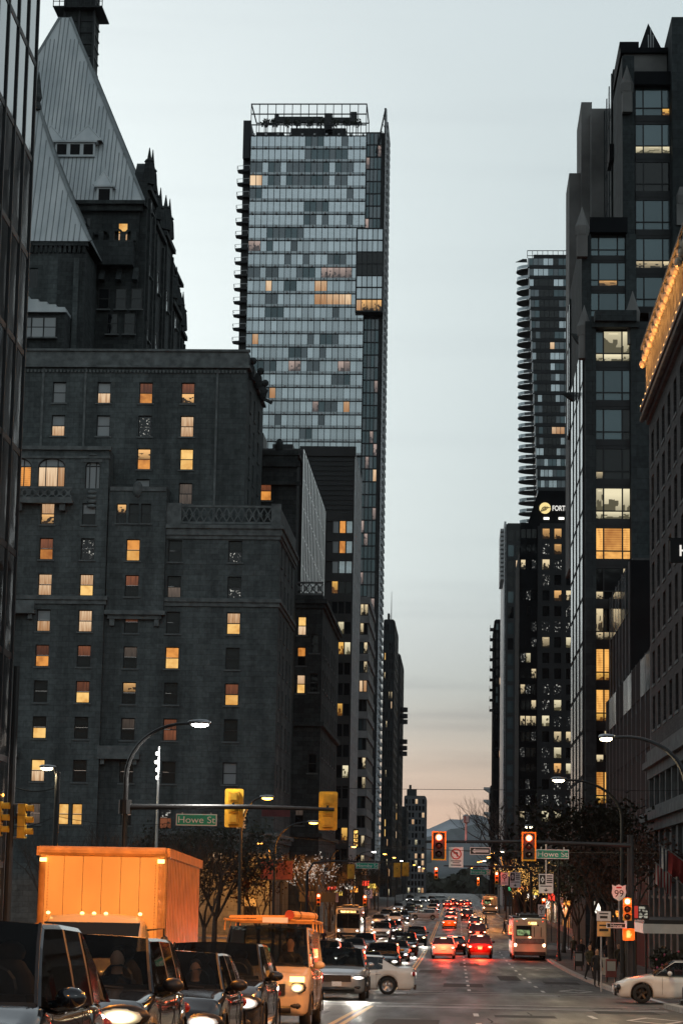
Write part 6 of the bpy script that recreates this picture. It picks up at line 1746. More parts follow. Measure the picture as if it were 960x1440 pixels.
# flags on slanted poles
def flag(y, x, z, label, m):
    t = thing('flag', label, 'flag', (11.5, y, z), 'flags over the hotel entrance')
    a, b = Vector((11.55, y, z)), Vector((x + .5, y - .3, z + 1.1))
    G().tube([a, b], .035, 6).obj('flagpole', M_GALV, t)
    n, k_ = 10, 8; vs = []
    for i in range(n + 1):
        p = b.lerp(a, i / n * .6)
        for j in range(k_ + 1):
            v = j / k_
            vs.append((p.x + .08 * sin(i * 1.7) * v, p.y + .16 * sin(i * 1.5 + v * 2) * v, p.z - v * 1.05 - .12 * sin(i * .9) * v))
    G().add(vs, [(i * (k_ + 1) + j, (i + 1) * (k_ + 1) + j, (i + 1) * (k_ + 1) + j + 1, i * (k_ + 1) + j + 1) for i in range(n) for j in range(k_)]).obj('cloth', m, t, smooth=True)
def stripes(name, a, b, sc):
    m = mat(name, a); n = m.node_tree.nodes; l = m.node_tree.links
    w = n.new('ShaderNodeTexWave'); w.inputs['Scale'].default_value = sc; w.bands_direction = 'X'
    t = n.new('ShaderNodeTexCoord'); l.new(t.outputs['Object'], w.inputs[0])
    r = n.new('ShaderNodeValToRGB'); r.color_ramp.interpolation = 'CONSTANT'; r.color_ramp.elements[1].position = .5
    r.color_ramp.elements[0].color = (*a, 1); r.color_ramp.elements[1].color = (*b, 1)
    l.new(w.outputs[0], r.inputs[0]); l.new(r.outputs[0], n['Principled BSDF'].inputs['Base Color']); return m
flag(119, 9.6, 6.4, 'red and white striped flag hanging from a slanted pole', stripes('flag_striped', (.22, .015, .02), (.4, .4, .39), 1.9))
flag(114, 9.4, 7.2, 'black and white striped flag over the hotel entrance', stripes('flag_dark_striped', (.012, .018, .04), (.5, .5, .5), 1.8))
flag(110.5, 9.5, 6.9, 'plain red flag nearest over the awning', mat('flag_red', (.16, .012, .014), rough=.8))
# overhead wires
def wire(name, pts, r, label, sag=.0):
    p, q = Vector(pts[0]), Vector(pts[1]); n = 16
    G().tube([p.lerp(q, k / n) - Vector((0, 0, sag * 4 * (k / n) * (1 - k / n))) for k in range(n + 1)], r, 4).obj(name, M_SBLACK)
    tag(bpy.data.objects[-1] if False else COL.objects[-1], label, 'wire', 'overhead wires')
def wr(x0, y0, Y0, x1, y1, Y1, r, lab, sag=.1): wire('overhead_wire', (P3(x0, y0, Y0), P3(x1, y1, Y1)), r, lab, sag)
wr(440, 1108, 300, 800, 1111, 300, .045, 'thin wire crossing the pink sky above the mountain', .1)
wr(530, 1193, 87, 965, 1200, 87, .014, 'wire crossing in front of the right street sign', .05)
wr(330, 1170, 120, 700, 1200, 120, .016, 'wire strung across the street below the mast', .1)
wr(-5, 1093, 97, 79, 1108, 97, .03, 'sagging wire lit white at far left', .35)
wr(79, 1148, 97, -5, 1165, 97, .02, 'slack wire below the white corner lamp', .2)
wr(79, 1148, 97, 240, 1158, 97, .015, 'wire running from the corner lamp to the right', .2)
wr(860, 1111, 120, 965, 1111, 120, .018, 'wire over the flags on the right', .05)
wr(250, 1180, 160, 480, 1188, 160, .02, 'wire crossing over the maroon sign', .1)
# ------------------------------------------------------------------ trees
M_BARK = mat('tree_bark', (0.06, 0.05, 0.042), rough=.9, var=.35, scale=5, bump=.4, bscale=20)
M_LEAF1 = mat('leaf_dark', (0.022, 0.024, 0.013), rough=.8, var=.5, scale=2)
M_LEAF2 = mat('leaf_rust', (0.06, 0.022, 0.01), rough=.8, var=.5, scale=2)
L_FAIRY = glow('fairy_white', (1, .93, .82), 1.5); L_FAIRYG = glow('fairy_gold', (1, .5, .12), 5)
def branches(g, tips, p, d, ln, r, depth, rg, spread=.55, up=.25):
    q = p + d * ln
    mid = p.lerp(q, .5) + Vector((rg.uniform(-1, 1), rg.uniform(-1, 1), 0)) * ln * .06
    g.tube([p, mid, q], [r, r * .85, r * .68], 5 if depth > 1 else 3, cap=False)
    if depth <= 2: tips.append((mid, d, ln)); 
    if depth == 0: tips.append((q, d, ln)); return
    for k in range(rg.choice((2, 3, 3)) if depth > 1 else rg.choice((2, 3))):
        nd = (d + Vector((rg.gauss(0, spread), rg.gauss(0, spread), rg.gauss(0, spread * .5) + up))).normalized()
        branches(g, tips, q if k < 2 else mid, nd, ln * rg.uniform(.62, .84), r * .62, depth - 1, rg, spread, up)
def make_tree(seed, h, depth=5, leaves=0, lights=None, nlights=0, leafmat=None, lsize=.2, spread=.5, up=.2):
    rg = random.Random(seed); g = G(); tips = []
    tk = G(); lean = Vector((rg.uniform(-.05, .05), rg.uniform(-.05, .05), 1)).normalized()
    hb = h * .26
    tk.tube([Vector((0, 0, -.1)), Vector((0, 0, .3)), lean * hb * .6, lean * hb], [h * .022, h * .016, h * .014, h * .012], 8)
    for k in range(4):
        a = 2 * pi * k / 4 + rg.uniform(-.4, .4)
        branches(g, tips, lean * hb * rg.uniform(.8, 1.0), Vector((cos(a) * .5, sin(a) * .5, 1)).normalized(), h * .2, h * .008, depth - 1, rg, spread, up)
    me = {'trunk': tk.mesh('trunk', M_BARK, True), 'branch': g.mesh('branch', M_BARK)}
    if leaves:
        lg = G()
        for _ in range(leaves):
            p, d, ln = rg.choice(tips)
            c = p + Vector((rg.gauss(0, 1), rg.gauss(0, 1), rg.gauss(0, .8))) * h * .035
            a = Vector((rg.uniform(-1, 1), rg.uniform(-1, 1), rg.uniform(-1, .4))).normalized(); b = a.orthogonal().normalized()
            s_ = lsize * rg.uniform(.6, 1.5)
            lg.quad(c, c + a * s_ * .5 + b * s_ * .35, c + a * s_, c + a * s_ * .5 - b * s_ * .35)
        me['crown'] = lg.mesh('crown', leafmat or M_LEAF1)
    if lights:
        lg = G()
        for _ in range(nlights):
            p, d, ln = rg.choice(tips)
            c = p - d * ln * rg.random() + Vector((rg.gauss(0, 1), rg.gauss(0, 1), rg.gauss(0, 1))) * .03
            s_ = .028
            lg.add([c + Vector(v) * s_ for v in ((1, 0, 0), (-1, 0, 0), (0, 1, 0), (0, -1, 0), (0, 0, 1), (0, 0, -1))], [(0, 2, 4), (2, 1, 4), (1, 3, 4), (3, 0, 4), (2, 0, 5), (1, 2, 5), (3, 1, 5), (0, 3, 5)])
        me['fairy_lights'] = lg.mesh('fairy_lights', lights)
    return me
def tree(kind, x, y, label, rz=0, s_=1.0, name='street_tree', group=None, tilt=0):
    t = thing(name, label, 'tree', (x, y, gz(y) - .02), group, rz)
    t.scale = (s_, s_, s_); t.rotation_euler.y = tilt
    for k, me in kind.items(): place(k, me, t, local=True, kind='stuff' if k == 'fairy_lights' else None)
    return t
BARE = [make_tree(k, 10, 6, spread=.42, up=.28) for k in (1, 2, 3)]
SPIKY = [make_tree(k + 20, 8, 6, spread=.3, up=.5) for k in (1, 2)]
LEAFY = [make_tree(k + 40, 10, 5, leaves=2000, lsize=.19, spread=.55) for k in (1, 2, 3)]
RUST = make_tree(70, 9, 5, leaves=2400, lsize=.18, leafmat=M_LEAF2)
FAIRY = make_tree(80, 9, 6, lights=L_FAIRY, nlights=400)
FAIRYG = [make_tree(82 + k, 10, 6, leaves=500, lights=L_FAIRYG, nlights=420, leafmat=M_LEAF2) for k in (0, 1)]
tl = [(BARE[0], -16.5, 118, 'bare tree in front of the hotel left of the curved lamp'), (BARE[1], -19.5, 130, 'bare spreading tree below the lit hotel windows'), (SPIKY[0], -23, 140, 'upright bare tree by the bright yellow hotel window'), (SPIKY[1], -15.0, 125, 'upright dark tree right of the stacked lamp pole'),
      (BARE[2], -13.8, 126, 'bare tree behind the Howe street sign'), (BARE[0], -26.5, 150, 'bare tree at the far left under the hotel'), (LEAFY[0], -13.6, 129, 'dark bushy tree filling the gap right of the truck'), (LEAFY[1], -16.5, 136, 'second dark bushy tree behind the truck'),
      (RUST, -13.0, 152, 'rust leaved tree lit by the orange lamp at the hotel base'), (LEAFY[2], -18.5, 150, 'broad dark tree before the hotel entrance'), (FAIRY, -14.3, 232, 'bare tree wrapped in white fairy lights on the left pavement'), (BARE[1], -14.5, 262, 'bare tree beyond the fairy-lit tree'),
      (LEAFY[1], -14.5, 285, 'dark tree beyond the bus on the left'), (LEAFY[0], -14.6, 315, 'small dark far tree on the left kerb'), (BARE[2], -14.8, 380, 'far bare tree beyond the second crossing on the left'), (LEAFY[2], -15, 420, 'far dark tree left of the crossing cars'),
      (RUST, 8.8, 122, 'rust tinged tree over the right pavement'), (LEAFY[1], 9.0, 136, 'dense dark tree behind the right bus lane sign'), (LEAFY[2], 8.8, 152, 'tall dark tree between the bus and shops'), (LEAFY[0], 8.9, 170, 'dark tree beside the stopped bus'),
      (LEAFY[1], 8.8, 192, 'dark tree past the bus near the crossing'), (FAIRYG[0], 8.3, 236, 'tree with golden fairy lights right of the red signal'), (FAIRYG[1], 8.3, 258, 'second golden lit tree further along the right kerb'), (BARE[0], 8.2, 300, 'tall bare tree leaning against the pink sky'), (FAIRYG[0], 8.4, 285, 'faint golden tree in the distance on the right'),
      (LEAFY[2], 8.6, 380, 'dark tree under the sawtooth block'), (LEAFY[0], 8.8, 430, 'distant dark tree on the right before the far bus'), (BARE[1], 8.6, 340, 'bare far tree beside the tall leaning one')]
for k, (kd, x, y, lab) in enumerate(tl):
    s_ = 1.0 + .25 * ((k * 37) % 7 - 3) / 6
    tilt = 0
    if 'leaning' in lab: s_, tilt = 2.1, -.14
    if 'bare far tree beside' in lab: s_ = 1.6
    if 'tall dark' in lab or 'dense dark' in lab: s_ = 1.35
    if 'nearest the right' in lab: s_ = 1.0
    tree(kd, x, y, lab, rz=k * 1.3 if not tilt else 0, s_=s_, tilt=tilt, group='street trees')
# a far wooded rise closes the street
g = G(); rg = random.Random(3)
for _ in range(2600):
    x = rg.uniform(-60, 60); y = rg.uniform(1150, 1300); z = zr(y) + rg.random() ** 1.3 * (10 + 3 * sin(x * .2)); s_ = rg.uniform(1.2, 2.6)
    a = Vector((rg.uniform(-1, 1), rg.uniform(-1, 1), rg.uniform(-1, 1))).normalized(); b = a.orthogonal().normalized(); c = Vector((x, y, z))
    g.quad(c - a * s_, c + b * s_, c + a * s_, c - b * s_)
o = g.obj('far_wood', M_LEAF1, kind='stuff')
# small lit shop signs down both pavements
cols_ = {'orange': (1, .35, .06), 'white': (1, .9, .75), 'red': (1, .06, .03), 'yellow': (1, .65, .12), 'green': (.1, .8, .3)}
spec_ = [(-15.6, 246, 4.2, 'orange', .9, .6), (-15.8, 262, 3.6, 'white', .7, .9), (-15.4, 284, 4.6, 'red', 1.2, .5), (-15.7, 305, 3.8, 'yellow', 1.1, .7), (-15.5, 330, 4.4, 'white', 1.4, .6), (-15.8, 352, 4.0, 'orange', 1.3, 1.0), (-15.3, 385, 4.8, 'red', 1.2, .9), (-15.6, 420, 4.2, 'yellow', 1.6, .9),
         (10.2, 150, 3.4, 'orange', .7, .5), (10.6, 176, 3.8, 'white', .6, 1.0), (9.8, 205, 4.0, 'orange', .9, .6), (9.4, 232, 4.4, 'red', .8, .8), (9.6, 250, 3.6, 'white', .8, 1.1), (9.2, 275, 4.6, 'yellow', 1.2, .7), (9.6, 300, 4.0, 'white', 1.2, .8), (9.3, 325, 4.8, 'red', 1.4, .6), (9.5, 360, 4.4, 'orange', 1.5, .9), (9.4, 400, 4.2, 'green', 1.3, .8)]
seen_ = {}
for x, y, h, c, w, hh in spec_:
    sd_ = 'left' if x < 0 else 'right'; seen_[(sd_, c)] = seen_.get((sd_, c), 0) + 1
    t = thing('shop_sign', 'small lit %s shop sign, %s of its colour along the %s pavement' % (c, ('nearest', 'second', 'third', 'fourth')[seen_[(sd_, c)] - 1], sd_), 'shop sign', (x, y, gz(y) + h), 'lit shop signs')
    G().box(x - w / 2, x + w / 2, y, y + .2, gz(y) + h - hh / 2, gz(y) + h + hh / 2).obj('box', M_SBLACK, t)
    G().box(x - w / 2 + .06, x + w / 2 - .06, y - .03, y - .001, gz(y) + h - hh / 2 + .06, gz(y) + h + hh / 2 - .06).obj('face', glow('shop_sign_' + c, cols_[c], 2.0, col2=tuple(v * .25 for v in cols_[c]), scale=5, lo=.4, hi=.55), t)
    G().box(x - .04, x + .04, y + .06, y + .14, gz(y), gz(y) + h - hh / 2).obj('post', M_POLE, t)
# planter and flowers by the awning
for x, y, lab in ((8.6, 97.5, 'pink planter with round bush beside the red hand pole'), (9.6, 99, 'dark planter box with flowers under the awning')):
    t = thing('planter', lab, 'planter', (x, y, gz(y)), 'planters by the hotel awning')
    G().lathe([(.28, 0), (.38, .75), (.42, .75), (.42, .85), (.34, .85), (.34, .78)], (x, y, gz(y)), 12).obj('pot', mat('planter_pink', (.3, .1, .09), rough=.7), t, smooth=True)
    g = G(); leaf_ball(g, (x, y, gz(y) + 1.25), .55, 260, .13, rg); g.obj('bush', M_LEAF1, t)
    g = G()
    for k in range(9): g.ball((x + rg.gauss(0, .3), y - .35, gz(y) + 1.2 + rg.gauss(0, .25)), .05, 6, 4)
    g.obj('flowers', mat('petal_pink', (.6, .12, .2), rough=.7), t, kind='stuff')
# ------------------------------------------------------------------ vehicles
rr = random.Random(31)
def paint(name, col, metal=.35, rough=.14):
    return mat(name, col, rough=rough, metal=metal, var=.1, scale=2.5, coat=1.0, spec=.3, bump=.015, bscale=3, col2=tuple(c * .85 for c in col))
M_PBLK = paint('paint_black', (.008, .0085, .01), .1); M_PDK = paint('paint_dark_grey', (.025, .027, .03)); M_PNAVY = paint('paint_navy', (.008, .011, .016), .1)
M_PWHT = paint('paint_white', (.72, .71, .68), .0, .35); M_PSIL = paint('paint_silver', (.5, .5, .5), .7, .32); M_PYEL = paint('paint_yellow', (.75, .4, .03), .0, .35); M_PRED = paint('paint_dark_red', (.12, .012, .012)); M_PWSOD = paint('paint_white_sodium_tint', (.6, .47, .31), .0, .4)  # last one: white paint with sodium lamplight mixed into its colour
M_TYRE = mat('tyre_rubber', (.018, .018, .018), rough=.85, var=.3, scale=12, bump=.3)
M_RIM = mat('wheel_alloy', (.42, .43, .44), rough=.3, metal=.9, var=.15, scale=6)
M_RIMD = mat('wheel_dark', (.03, .03, .03), rough=.35, metal=.7, var=.2, scale=6)
M_TRIM = mat('black_plastic', (.014, .014, .015), rough=.45, var=.3, scale=8)
M_CHROME = mat('chrome_trim', (.62, .62, .62), rough=.12, metal=1, var=.08, scale=4)
M_SEAT = mat('seat_fabric', (.03, .028, .027), rough=.9, var=.3, scale=9)
T_GLS = tint('car_glass', (.012, .015, .017), .92); T_DRK = tint('car_glass_privacy', (.008, .009, .01), .3)
L_HEAD = lampmat('headlight', (1.0, .95, .85), 26); L_HEADW = lampmat('headlight_warm', (1.0, .78, .42), 26); L_DRL = glow('marker_lamp', (1, .62, .2), 4)
L_TAIL = lampmat('tail_light', (1.0, .06, .02), 16); L_TAILC = glow('tail_light_core', (1.0, .45, .25), 12); M_LENS = mat('clear_lens', (.35, .36, .37), rough=.08, metal=.3, var=.2, scale=9)
M_LENSR = mat('red_lens', (.3, .015, .01), rough=.12, var=.2, scale=9)
M_PLATE = mat('number_plate', (.7, .7, .68), rough=.45, var=.15, scale=20)
def curve(pts, y):
    for (a, u), (b, v) in zip(pts, pts[1:]):
        if y <= b:
            t = (y - a) / max(1e-6, b - a); t = max(0, t); t = t * t * (3 - 2 * t) * .5 + t * .5
            return u + (v - u) * t
    return pts[-1][1]
SUV = dict(L=4.7, W=.95, H=1.72, nose=.92, hood=1.02, cowl=1.12, belt=1.08, deck=1.1, cy=1.25, wy=1.95, ry=4.1, by=4.6, r=.36, yf=.9, yr=3.75, pil=(2.75, 3.7), zb=.25, wr=.74)
SEDAN = dict(L=4.75, W=.91, H=1.44, nose=.68, hood=.82, cowl=.95, belt=.93, deck=1.02, cy=1.35, wy=2.05, ry=3.3, by=4.1, r=.33, yf=.9, yr=3.7, pil=(2.65, 3.4), zb=.18, wr=.66)
HATCH = dict(L=4.35, W=.9, H=1.55, nose=.78, hood=.92, cowl=1.04, belt=1.0, deck=1.05, cy=1.15, wy=1.85, ry=3.7, by=4.25, r=.34, yf=.85, yr=3.45, pil=(2.5, 3.3), zb=.2, wr=.68)
VAN = dict(L=5.6, W=1.0, H=2.12, nose=1.0, hood=1.14, cowl=1.3, belt=1.22, deck=1.24, cy=.95, wy=1.62, ry=5.35, by=5.55, r=.37, yf=.95, yr=4.4, pil=(2.35, 2.6), zb=.3, wr=.84)
MINIV = dict(L=4.75, W=.94, H=1.78, nose=.88, hood=1.0, cowl=1.14, belt=1.08, deck=1.1, cy=1.0, wy=1.85, ry=3.75, by=4.65, r=.34, yf=.9, yr=3.75, pil=(2.7, 3.55), zb=.22, wr=.74)
def wheel(p, car, x, y, r, rim, side):
    g = G(); w = .22
    g.lathe([(r * .62, -w / 2), (r * .9, -w / 2), (r, -w * .35), (r, w * .35), (r * .9, w / 2), (r * .62, w / 2)], (x, y, r), 22, 'x')
    t = g.obj('wheel', M_TYRE, car, True, local=True)
    s_ = side; f = G()
    f.lathe([(0, s_ * .05), (r * .12, s_ * .06), (r * .14, s_ * .03), (r * .58, s_ * -.02), (r * .6, s_ * .1), (r * .66, s_ * .115)], (x, y, r), 18, 'x')
    for k in range(5):
        a = 2 * pi * k / 5 + .3; c_, sn = cos(a), sin(a)
        f.bar((x + s_ * .06, y + c_ * r * .1, r + sn * r * .1), (x + s_ * .075, y + c_ * r * .6, r + sn * r * .6), .075, .03, (1, 0, 0))
    f.obj('rim', rim, t, local=True)
def car_build(label, P, pm, loc, rz=0, cat='car', name='car', group='cars in the traffic', lights='head', lm=None, rim=None, beam=0, driver=None, grille='bars', roof=None, privacy=True, pitch=None, lamp_z=None, seats=True, van=False, plate=True, tail_beam=0, yaw=0.0, lampshape=(.2, .1, .085)):
    L, W, H = P['L'], P['W'], P['H']
    t = thing(name, label, cat, loc, group, rz + yaw)
    t.rotation_euler.x = (slope(loc[1]) if pitch is None else pitch) * (cos(rz)); 
    N_, fw = 9, []
    ysx = sorted({0, .03, .08, .16, .3, .5, P['cy'], P['wy'], L * .5, P['ry'], P['by'], L - .5, L - .3, L - .15, L - .07, L - .02, L} | {P[k] + d * P['r'] for k in ('yf', 'yr') for d in (-1.3, -1.16, -1.1, -.95, -.7, -.35, 0, .35, .7, .95, 1.1, 1.16, 1.3)})
    ysx = [y for y in ysx if 0 <= y <= L]
    top = [(0, P['nose'] - .16), (.05, P['nose'] - .04), (.16, P['nose']), (.5, P['hood']), (P['cy'], P['cowl']), (P['wy'], P['belt']), (P['ry'], P['belt'] + .02), (P['by'], P['deck']), (L - .12, P['deck'] - .03), (L, P['deck'] - .2)]
    wid = [(0, .74), (.08, .86), (.3, .95), (.8, .99), (1.4, 1), (L - 1.2, 1), (L - .4, .96), (L - .1, .9), (L, .8)]
    def zbot(y):
        z = P['zb'] + (.1 * max(0, 1 - y / .12)) + (.12 * max(0, 1 - (L - y) / .15))
        for k in ('yf', 'yr'):
            d = abs(y - P[k]) / (P['r'] * 1.12)
            if d < 1: z = max(z, P['r'] + P['r'] * 1.12 * sqrt(1 - d * d))
        return z
    half = [(.9, 0), (.975, .1), (1.0, .36), (.992, .56), (1.0, .7), (.985, .84), (.94, .95), (.86, 1.0), (.5, 1.025), (0, 1.035)]
    sec = []
    for y in ysx:
        zb, zt, a = zbot(y), curve(top, y), curve(wid, y) * W
        h = zt - zb
        ring = [(a * fx, y, zb + h * fz if fz <= 1 else zt + (fz - 1) * .9 * (1 if y < P['cy'] or y > P['by'] else 0)) for fx, fz in half]
        # bow of the front and rear faces
        ring = [(x, yy + .16 * (abs(x) / W) ** 3 * max(0, 1 - yy / .5) - .12 * (abs(x) / W) ** 3 * max(0, 1 - (L - yy) / .5), z) for x, yy, z in ring]
        sec.append(ring + [(-x, yy, z) for x, yy, z in reversed(ring[:-1])])
    g = G(); m = len(sec[0]); vs = [p for r_ in sec for p in r_]; fs = []
    for i in range(len(sec) - 1):
        for k in range(m):
            k2 = (k + 1) % m; fs.append((i * m + k, (i + 1) * m + k, (i + 1) * m + k2, i * m + k2))
    fs.append(tuple(range(m))); fs.append(tuple((len(sec) - 1) * m + k for k in range(m - 1, -1, -1)))
    g.add(vs, fs); body = g.obj('body', pm, t, True, local=True)
    # cabin
    wb, wr = W * .95, P['wr']
    st_ = [(P['cy'], 0, 'w'), (lerp(P['cy'], P['wy'], .35), .4, 'w'), (lerp(P['cy'], P['wy'], .7), .75, 'w'), (P['wy'], 1, 's')]
    p0, p1 = P['pil']
    st_ += [(p0, 1, 'p'), (p0 + .1, 1, 's' if not van else 'c'), (p1, 1, 'p' if not van else 'c'), (p1 + .1, 1, 's' if not van else 'c'), (P['ry'], 1, 'r')]
    rb = P['by'] - P['ry']
    st_ += [(P['ry'] + rb * .5, .55 if rb > .5 else .6, 'r'), (P['by'], 0, 'e')]
    rows = []
    for y, f, _ in st_:
        base = curve(top, y) - .02
        rt = H - .05 * ((y - P['wy']) / (P['ry'] - P['wy']) - .35) ** 2 - (.0)
        zt = lerp(base, rt, f); ww = lerp(wb, wr, f); wbb = curve(wid, y) * W * .95
        dz = zt - base
        rg = [(wbb, y, base), (lerp(wbb, ww, .5), y, base + dz * .5), (ww, y, base + dz * .93), (ww * .955, y - .0, base + dz * .985), (ww * .55, y - .05 * (1 - f), base + dz + .01 * f), (0, y - .08 * (1 - f) - .03, base + dz + .025 * f)]
        rows.append(rg + [(-a, b, c) for a, b, c in reversed(rg[:-1])])
    parts = {}
    for i in range(len(rows) - 1):
        kind = st_[i][2]
        for k in range(10):
            a, b, c, d = rows[i][k], rows[i][k + 1], rows[i + 1][k + 1], rows[i + 1][k]
            kk = k if k < 5 else 9 - k
            sd = 'a' if k < 5 else 'b'
            if kind == 'w': key = 'windscreen' if kk >= 3 else ('pillar' if kk == 2 else 'side_window_f' + sd)
            elif kind == 's': key = 'cabin' if kk >= 2 else 'side_window_%d%s' % (i, sd)
            elif kind == 'p': key = 'cabin' if kk >= 2 else 'trim_%d%s' % (i, sd)
            elif kind == 'c': key = 'cabin'
            else: key = 'rear_window' if kk >= 3 else ('cabin' if kk >= 1 or rb > .5 or van else 'side_window_r' + sd)
            if key == 'pillar': key = 'cabin'
            q = parts.setdefault(key, G()); q.quad(a, d, c, b)
    for key, q in parts.items():
        if key == 'cabin': o = q.obj('cabin', roof or pm, t, True, local=True)
        elif key.startswith('trim'): q.obj('pillar', M_TRIM, t, local=True)
        elif key == 'windscreen': q.obj('windscreen', T_GLS, t, True, local=True)
        elif key == 'rear_window': q.obj('rear_window', T_DRK if privacy else T_GLS, t, True, local=True)
        else: q.obj('side_window', T_DRK if (privacy and not key.startswith('side_window_f') and not key.startswith('side_window_3')) else T_GLS, t, True, local=True)
    g = G()                                                # dark surround of the windscreen
    for s_ in (-1, 1):
        g.tube([Vector(rows[i][3 if s_ > 0 else 7]) * 1.0 + Vector((0, -.012, .004)) for i in range(4)], .018, 4)
    g.tube([(x, y - .02, z + .006) for x, y, z in rows[0][3:8]], .03, 4); g.obj('windscreen_seal', M_TRIM, t, local=True)
    for k in ('yf', 'yr'):
        for s_ in (-1, 1): wheel(P, t, s_ * (W - .13), P[k], P['r'], rim or M_RIM, s_)
        g = G(); rr_ = P['r'] * 1.1
        for s_ in (-1, 1):
            g.lathe([(rr_, 0), (rr_ * 1.07, 0), (rr_ * 1.07, s_ * .03)], (s_ * (W * .985), P[k], P['r']), 14, 'x', radians(-8), radians(188))
        g.box(-W * .8, W * .8, P[k] - P['r'] * .95, P[k] + P['r'] * .95, P['zb'] + .1, P['zb'] + .3); g.obj('wheel_arch', M_TRIM, t, local=True)
    lz = lamp_z or P['nose'] - .16
    for s_ in (-1, 1):
        g = G(); g.ball((s_ * W * .74, .07, lz), lampshape, 12, 6); hl = g.obj('headlight', (lm or L_HEAD) if lights in ('head', 'both') else M_LENS, t, True, local=True)
        g = G(); g.ball((s_ * W * .76, .1, lz + .01), (lampshape[0] * 1.15, lampshape[1], lampshape[2] * 1.25), 12, 6); g.obj('lamp_housing', M_TRIM, hl, True, local=True)
        tz = P['deck'] - .24
        g = G(); g.ball((s_ * W * .78, L - .07, tz), (.19, .09, .1 if not van else .22), 10, 6); tl_ = g.obj('tail_light', L_TAIL if lights in ('tail',) else M_LENSR, t, True, local=True)
        if lights == 'tail': G().ball((s_ * W * .78, L + .0, tz), (.09, .05, .05), 8, 5).obj('lamp_core', L_TAILC, tl_, True, local=True)
        g = G(); mx_ = s_ * (W + .1); mz = P['belt'] + .1; my = P['cy'] + .5
        g.ball((mx_, my, mz), (.13, .09, .085), 10, 6); g.bar((s_ * W * .92, my + .02, mz - .06), (mx_, my, mz - .03), .05, .06); g.obj('mirror', M_TRIM if pm in (M_PBLK,) else pm, t, True, local=True)
        g = G()
        for yh in (p0 - .22, min(p1 - .05, L - 1.2)): g.tube([(s_ * (W + .012), yh - .1, P['belt'] - .17), (s_ * (W + .03), yh, P['belt'] - .165), (s_ * (W + .012), yh + .1, P['belt'] - .17)], .014, 5)
        g.obj('door_handle', M_CHROME if pm != M_PBLK else pm, t, local=True)
        g = G()
        for yh in (P['cy'] + .25, p0 + .05, min(p1 + .08, P['yr'] - .42)):
            g.tube([(s_ * W * 1.002, yh, P['belt'] - .03), (s_ * W * 1.004, yh, P['zb'] + .5 * (P['belt'] - P['zb'])), (s_ * W * .985, yh, P['zb'] + .12)], .006, 4)
        g.obj('door_seam', M_TRIM, t, local=True)
    if lights == 'tail':
        G().box(-.2, .2, P['by'] - .03, P['by'] + .02, P['deck'] + .08, P['deck'] + .12).obj('brake_light', L_TAILC, t, local=True) if P['H'] - P['deck'] < .3 else G().box(-.2, .2, P['ry'] + .02, P['ry'] + .08, P['H'] - .09, P['H'] - .05).obj('brake_light', L_TAILC, t, local=True)
    g = G(); gw_ = W * .5; gz0, gz1 = lz - .14, lz + .08
    g.box(-gw_, gw_, -.012, .06, gz0, gz1); gr = g.obj('grille', M_TRIM, t, local=True)
    g = G()
    for k in range(4): g.box(-gw_ * .97, gw_ * .97, -.028, -.012, gz0 + .02 + k * .055, gz0 + .04 + k * .055)
    g.obj('grille_bar', M_CHROME if grille == 'bars' else M_TRIM, gr, local=True)
    g = G(); g.box(-W * .62, W * .62, .0, .08, P['zb'] + .06, P['zb'] + .2)
    for s_ in (-1, 1): g.ball((s_ * W * .7, .1, P['zb'] + .2), (.13, .06, .07), 8, 5)
    g.obj('bumper_intake', M_TRIM, t, True, local=True)
    if plate:
        G().box(-.16, .16, -.04, -.02, P['zb'] + .23, P['zb'] + .38).obj('number_plate', M_PLATE, t, local=True)
        G().box(-.16, .16, L + .003, L + .02, P['deck'] - .42, P['deck'] - .27).obj('number_plate', M_PLATE, t, local=True)
    G().box(-W * .72, W * .72, L - .09, L + .012, P['zb'] + .02, P['zb'] + .2).obj('rear_bumper', M_TRIM, t, local=True)
    for s_ in (-1, 1): G().tube([(s_ * .55, P['cy'] - .02, P['cowl'] + .03), (s_ * .05, P['cy'] + .02, P['cowl'] + .06)], .012, 4).obj('wiper', M_TRIM, t, local=True)
    if seats:
        for x in (-.38, .38):
            g = G(); g.ball((x, P['wy'] + .45, P['belt'] + .08), (.24, .09, .34), 10, 6); g.ball((x, P['wy'] + .47, P['belt'] + .45), (.13, .06, .1), 8, 6); g.obj('seat', M_SEAT, t, True, local=True)
        g = G(); g.box(-W * .8, W * .8, P['cy'] + .1, P['cy'] + .5, P['cowl'] - .05, P['cowl'] + .06); g.lathe([(.17, 0), (.19, .02), (.17, .04)], (.38, P['cy'] + .66, P['cowl'] + .1), 14, 'y'); g.obj('dashboard', M_TRIM, t, local=True)
    if beam:
        for s_ in (-1, 1):
            o = light('headlight_beam', (0, 0, 0), (1, .93, .8), beam * 2.5, .06, 75, (0, -1, -.09), 1)
            o.parent = t; o.location = (s_ * W * .74, -.1, lz)
    if tail_beam:
        o = light('tail_glow', (0, 0, 0), (1, .05, .015), tail_beam * 6, .5); o.parent = t; o.location = (0, L + .9, P['deck'] + .1)
    return t
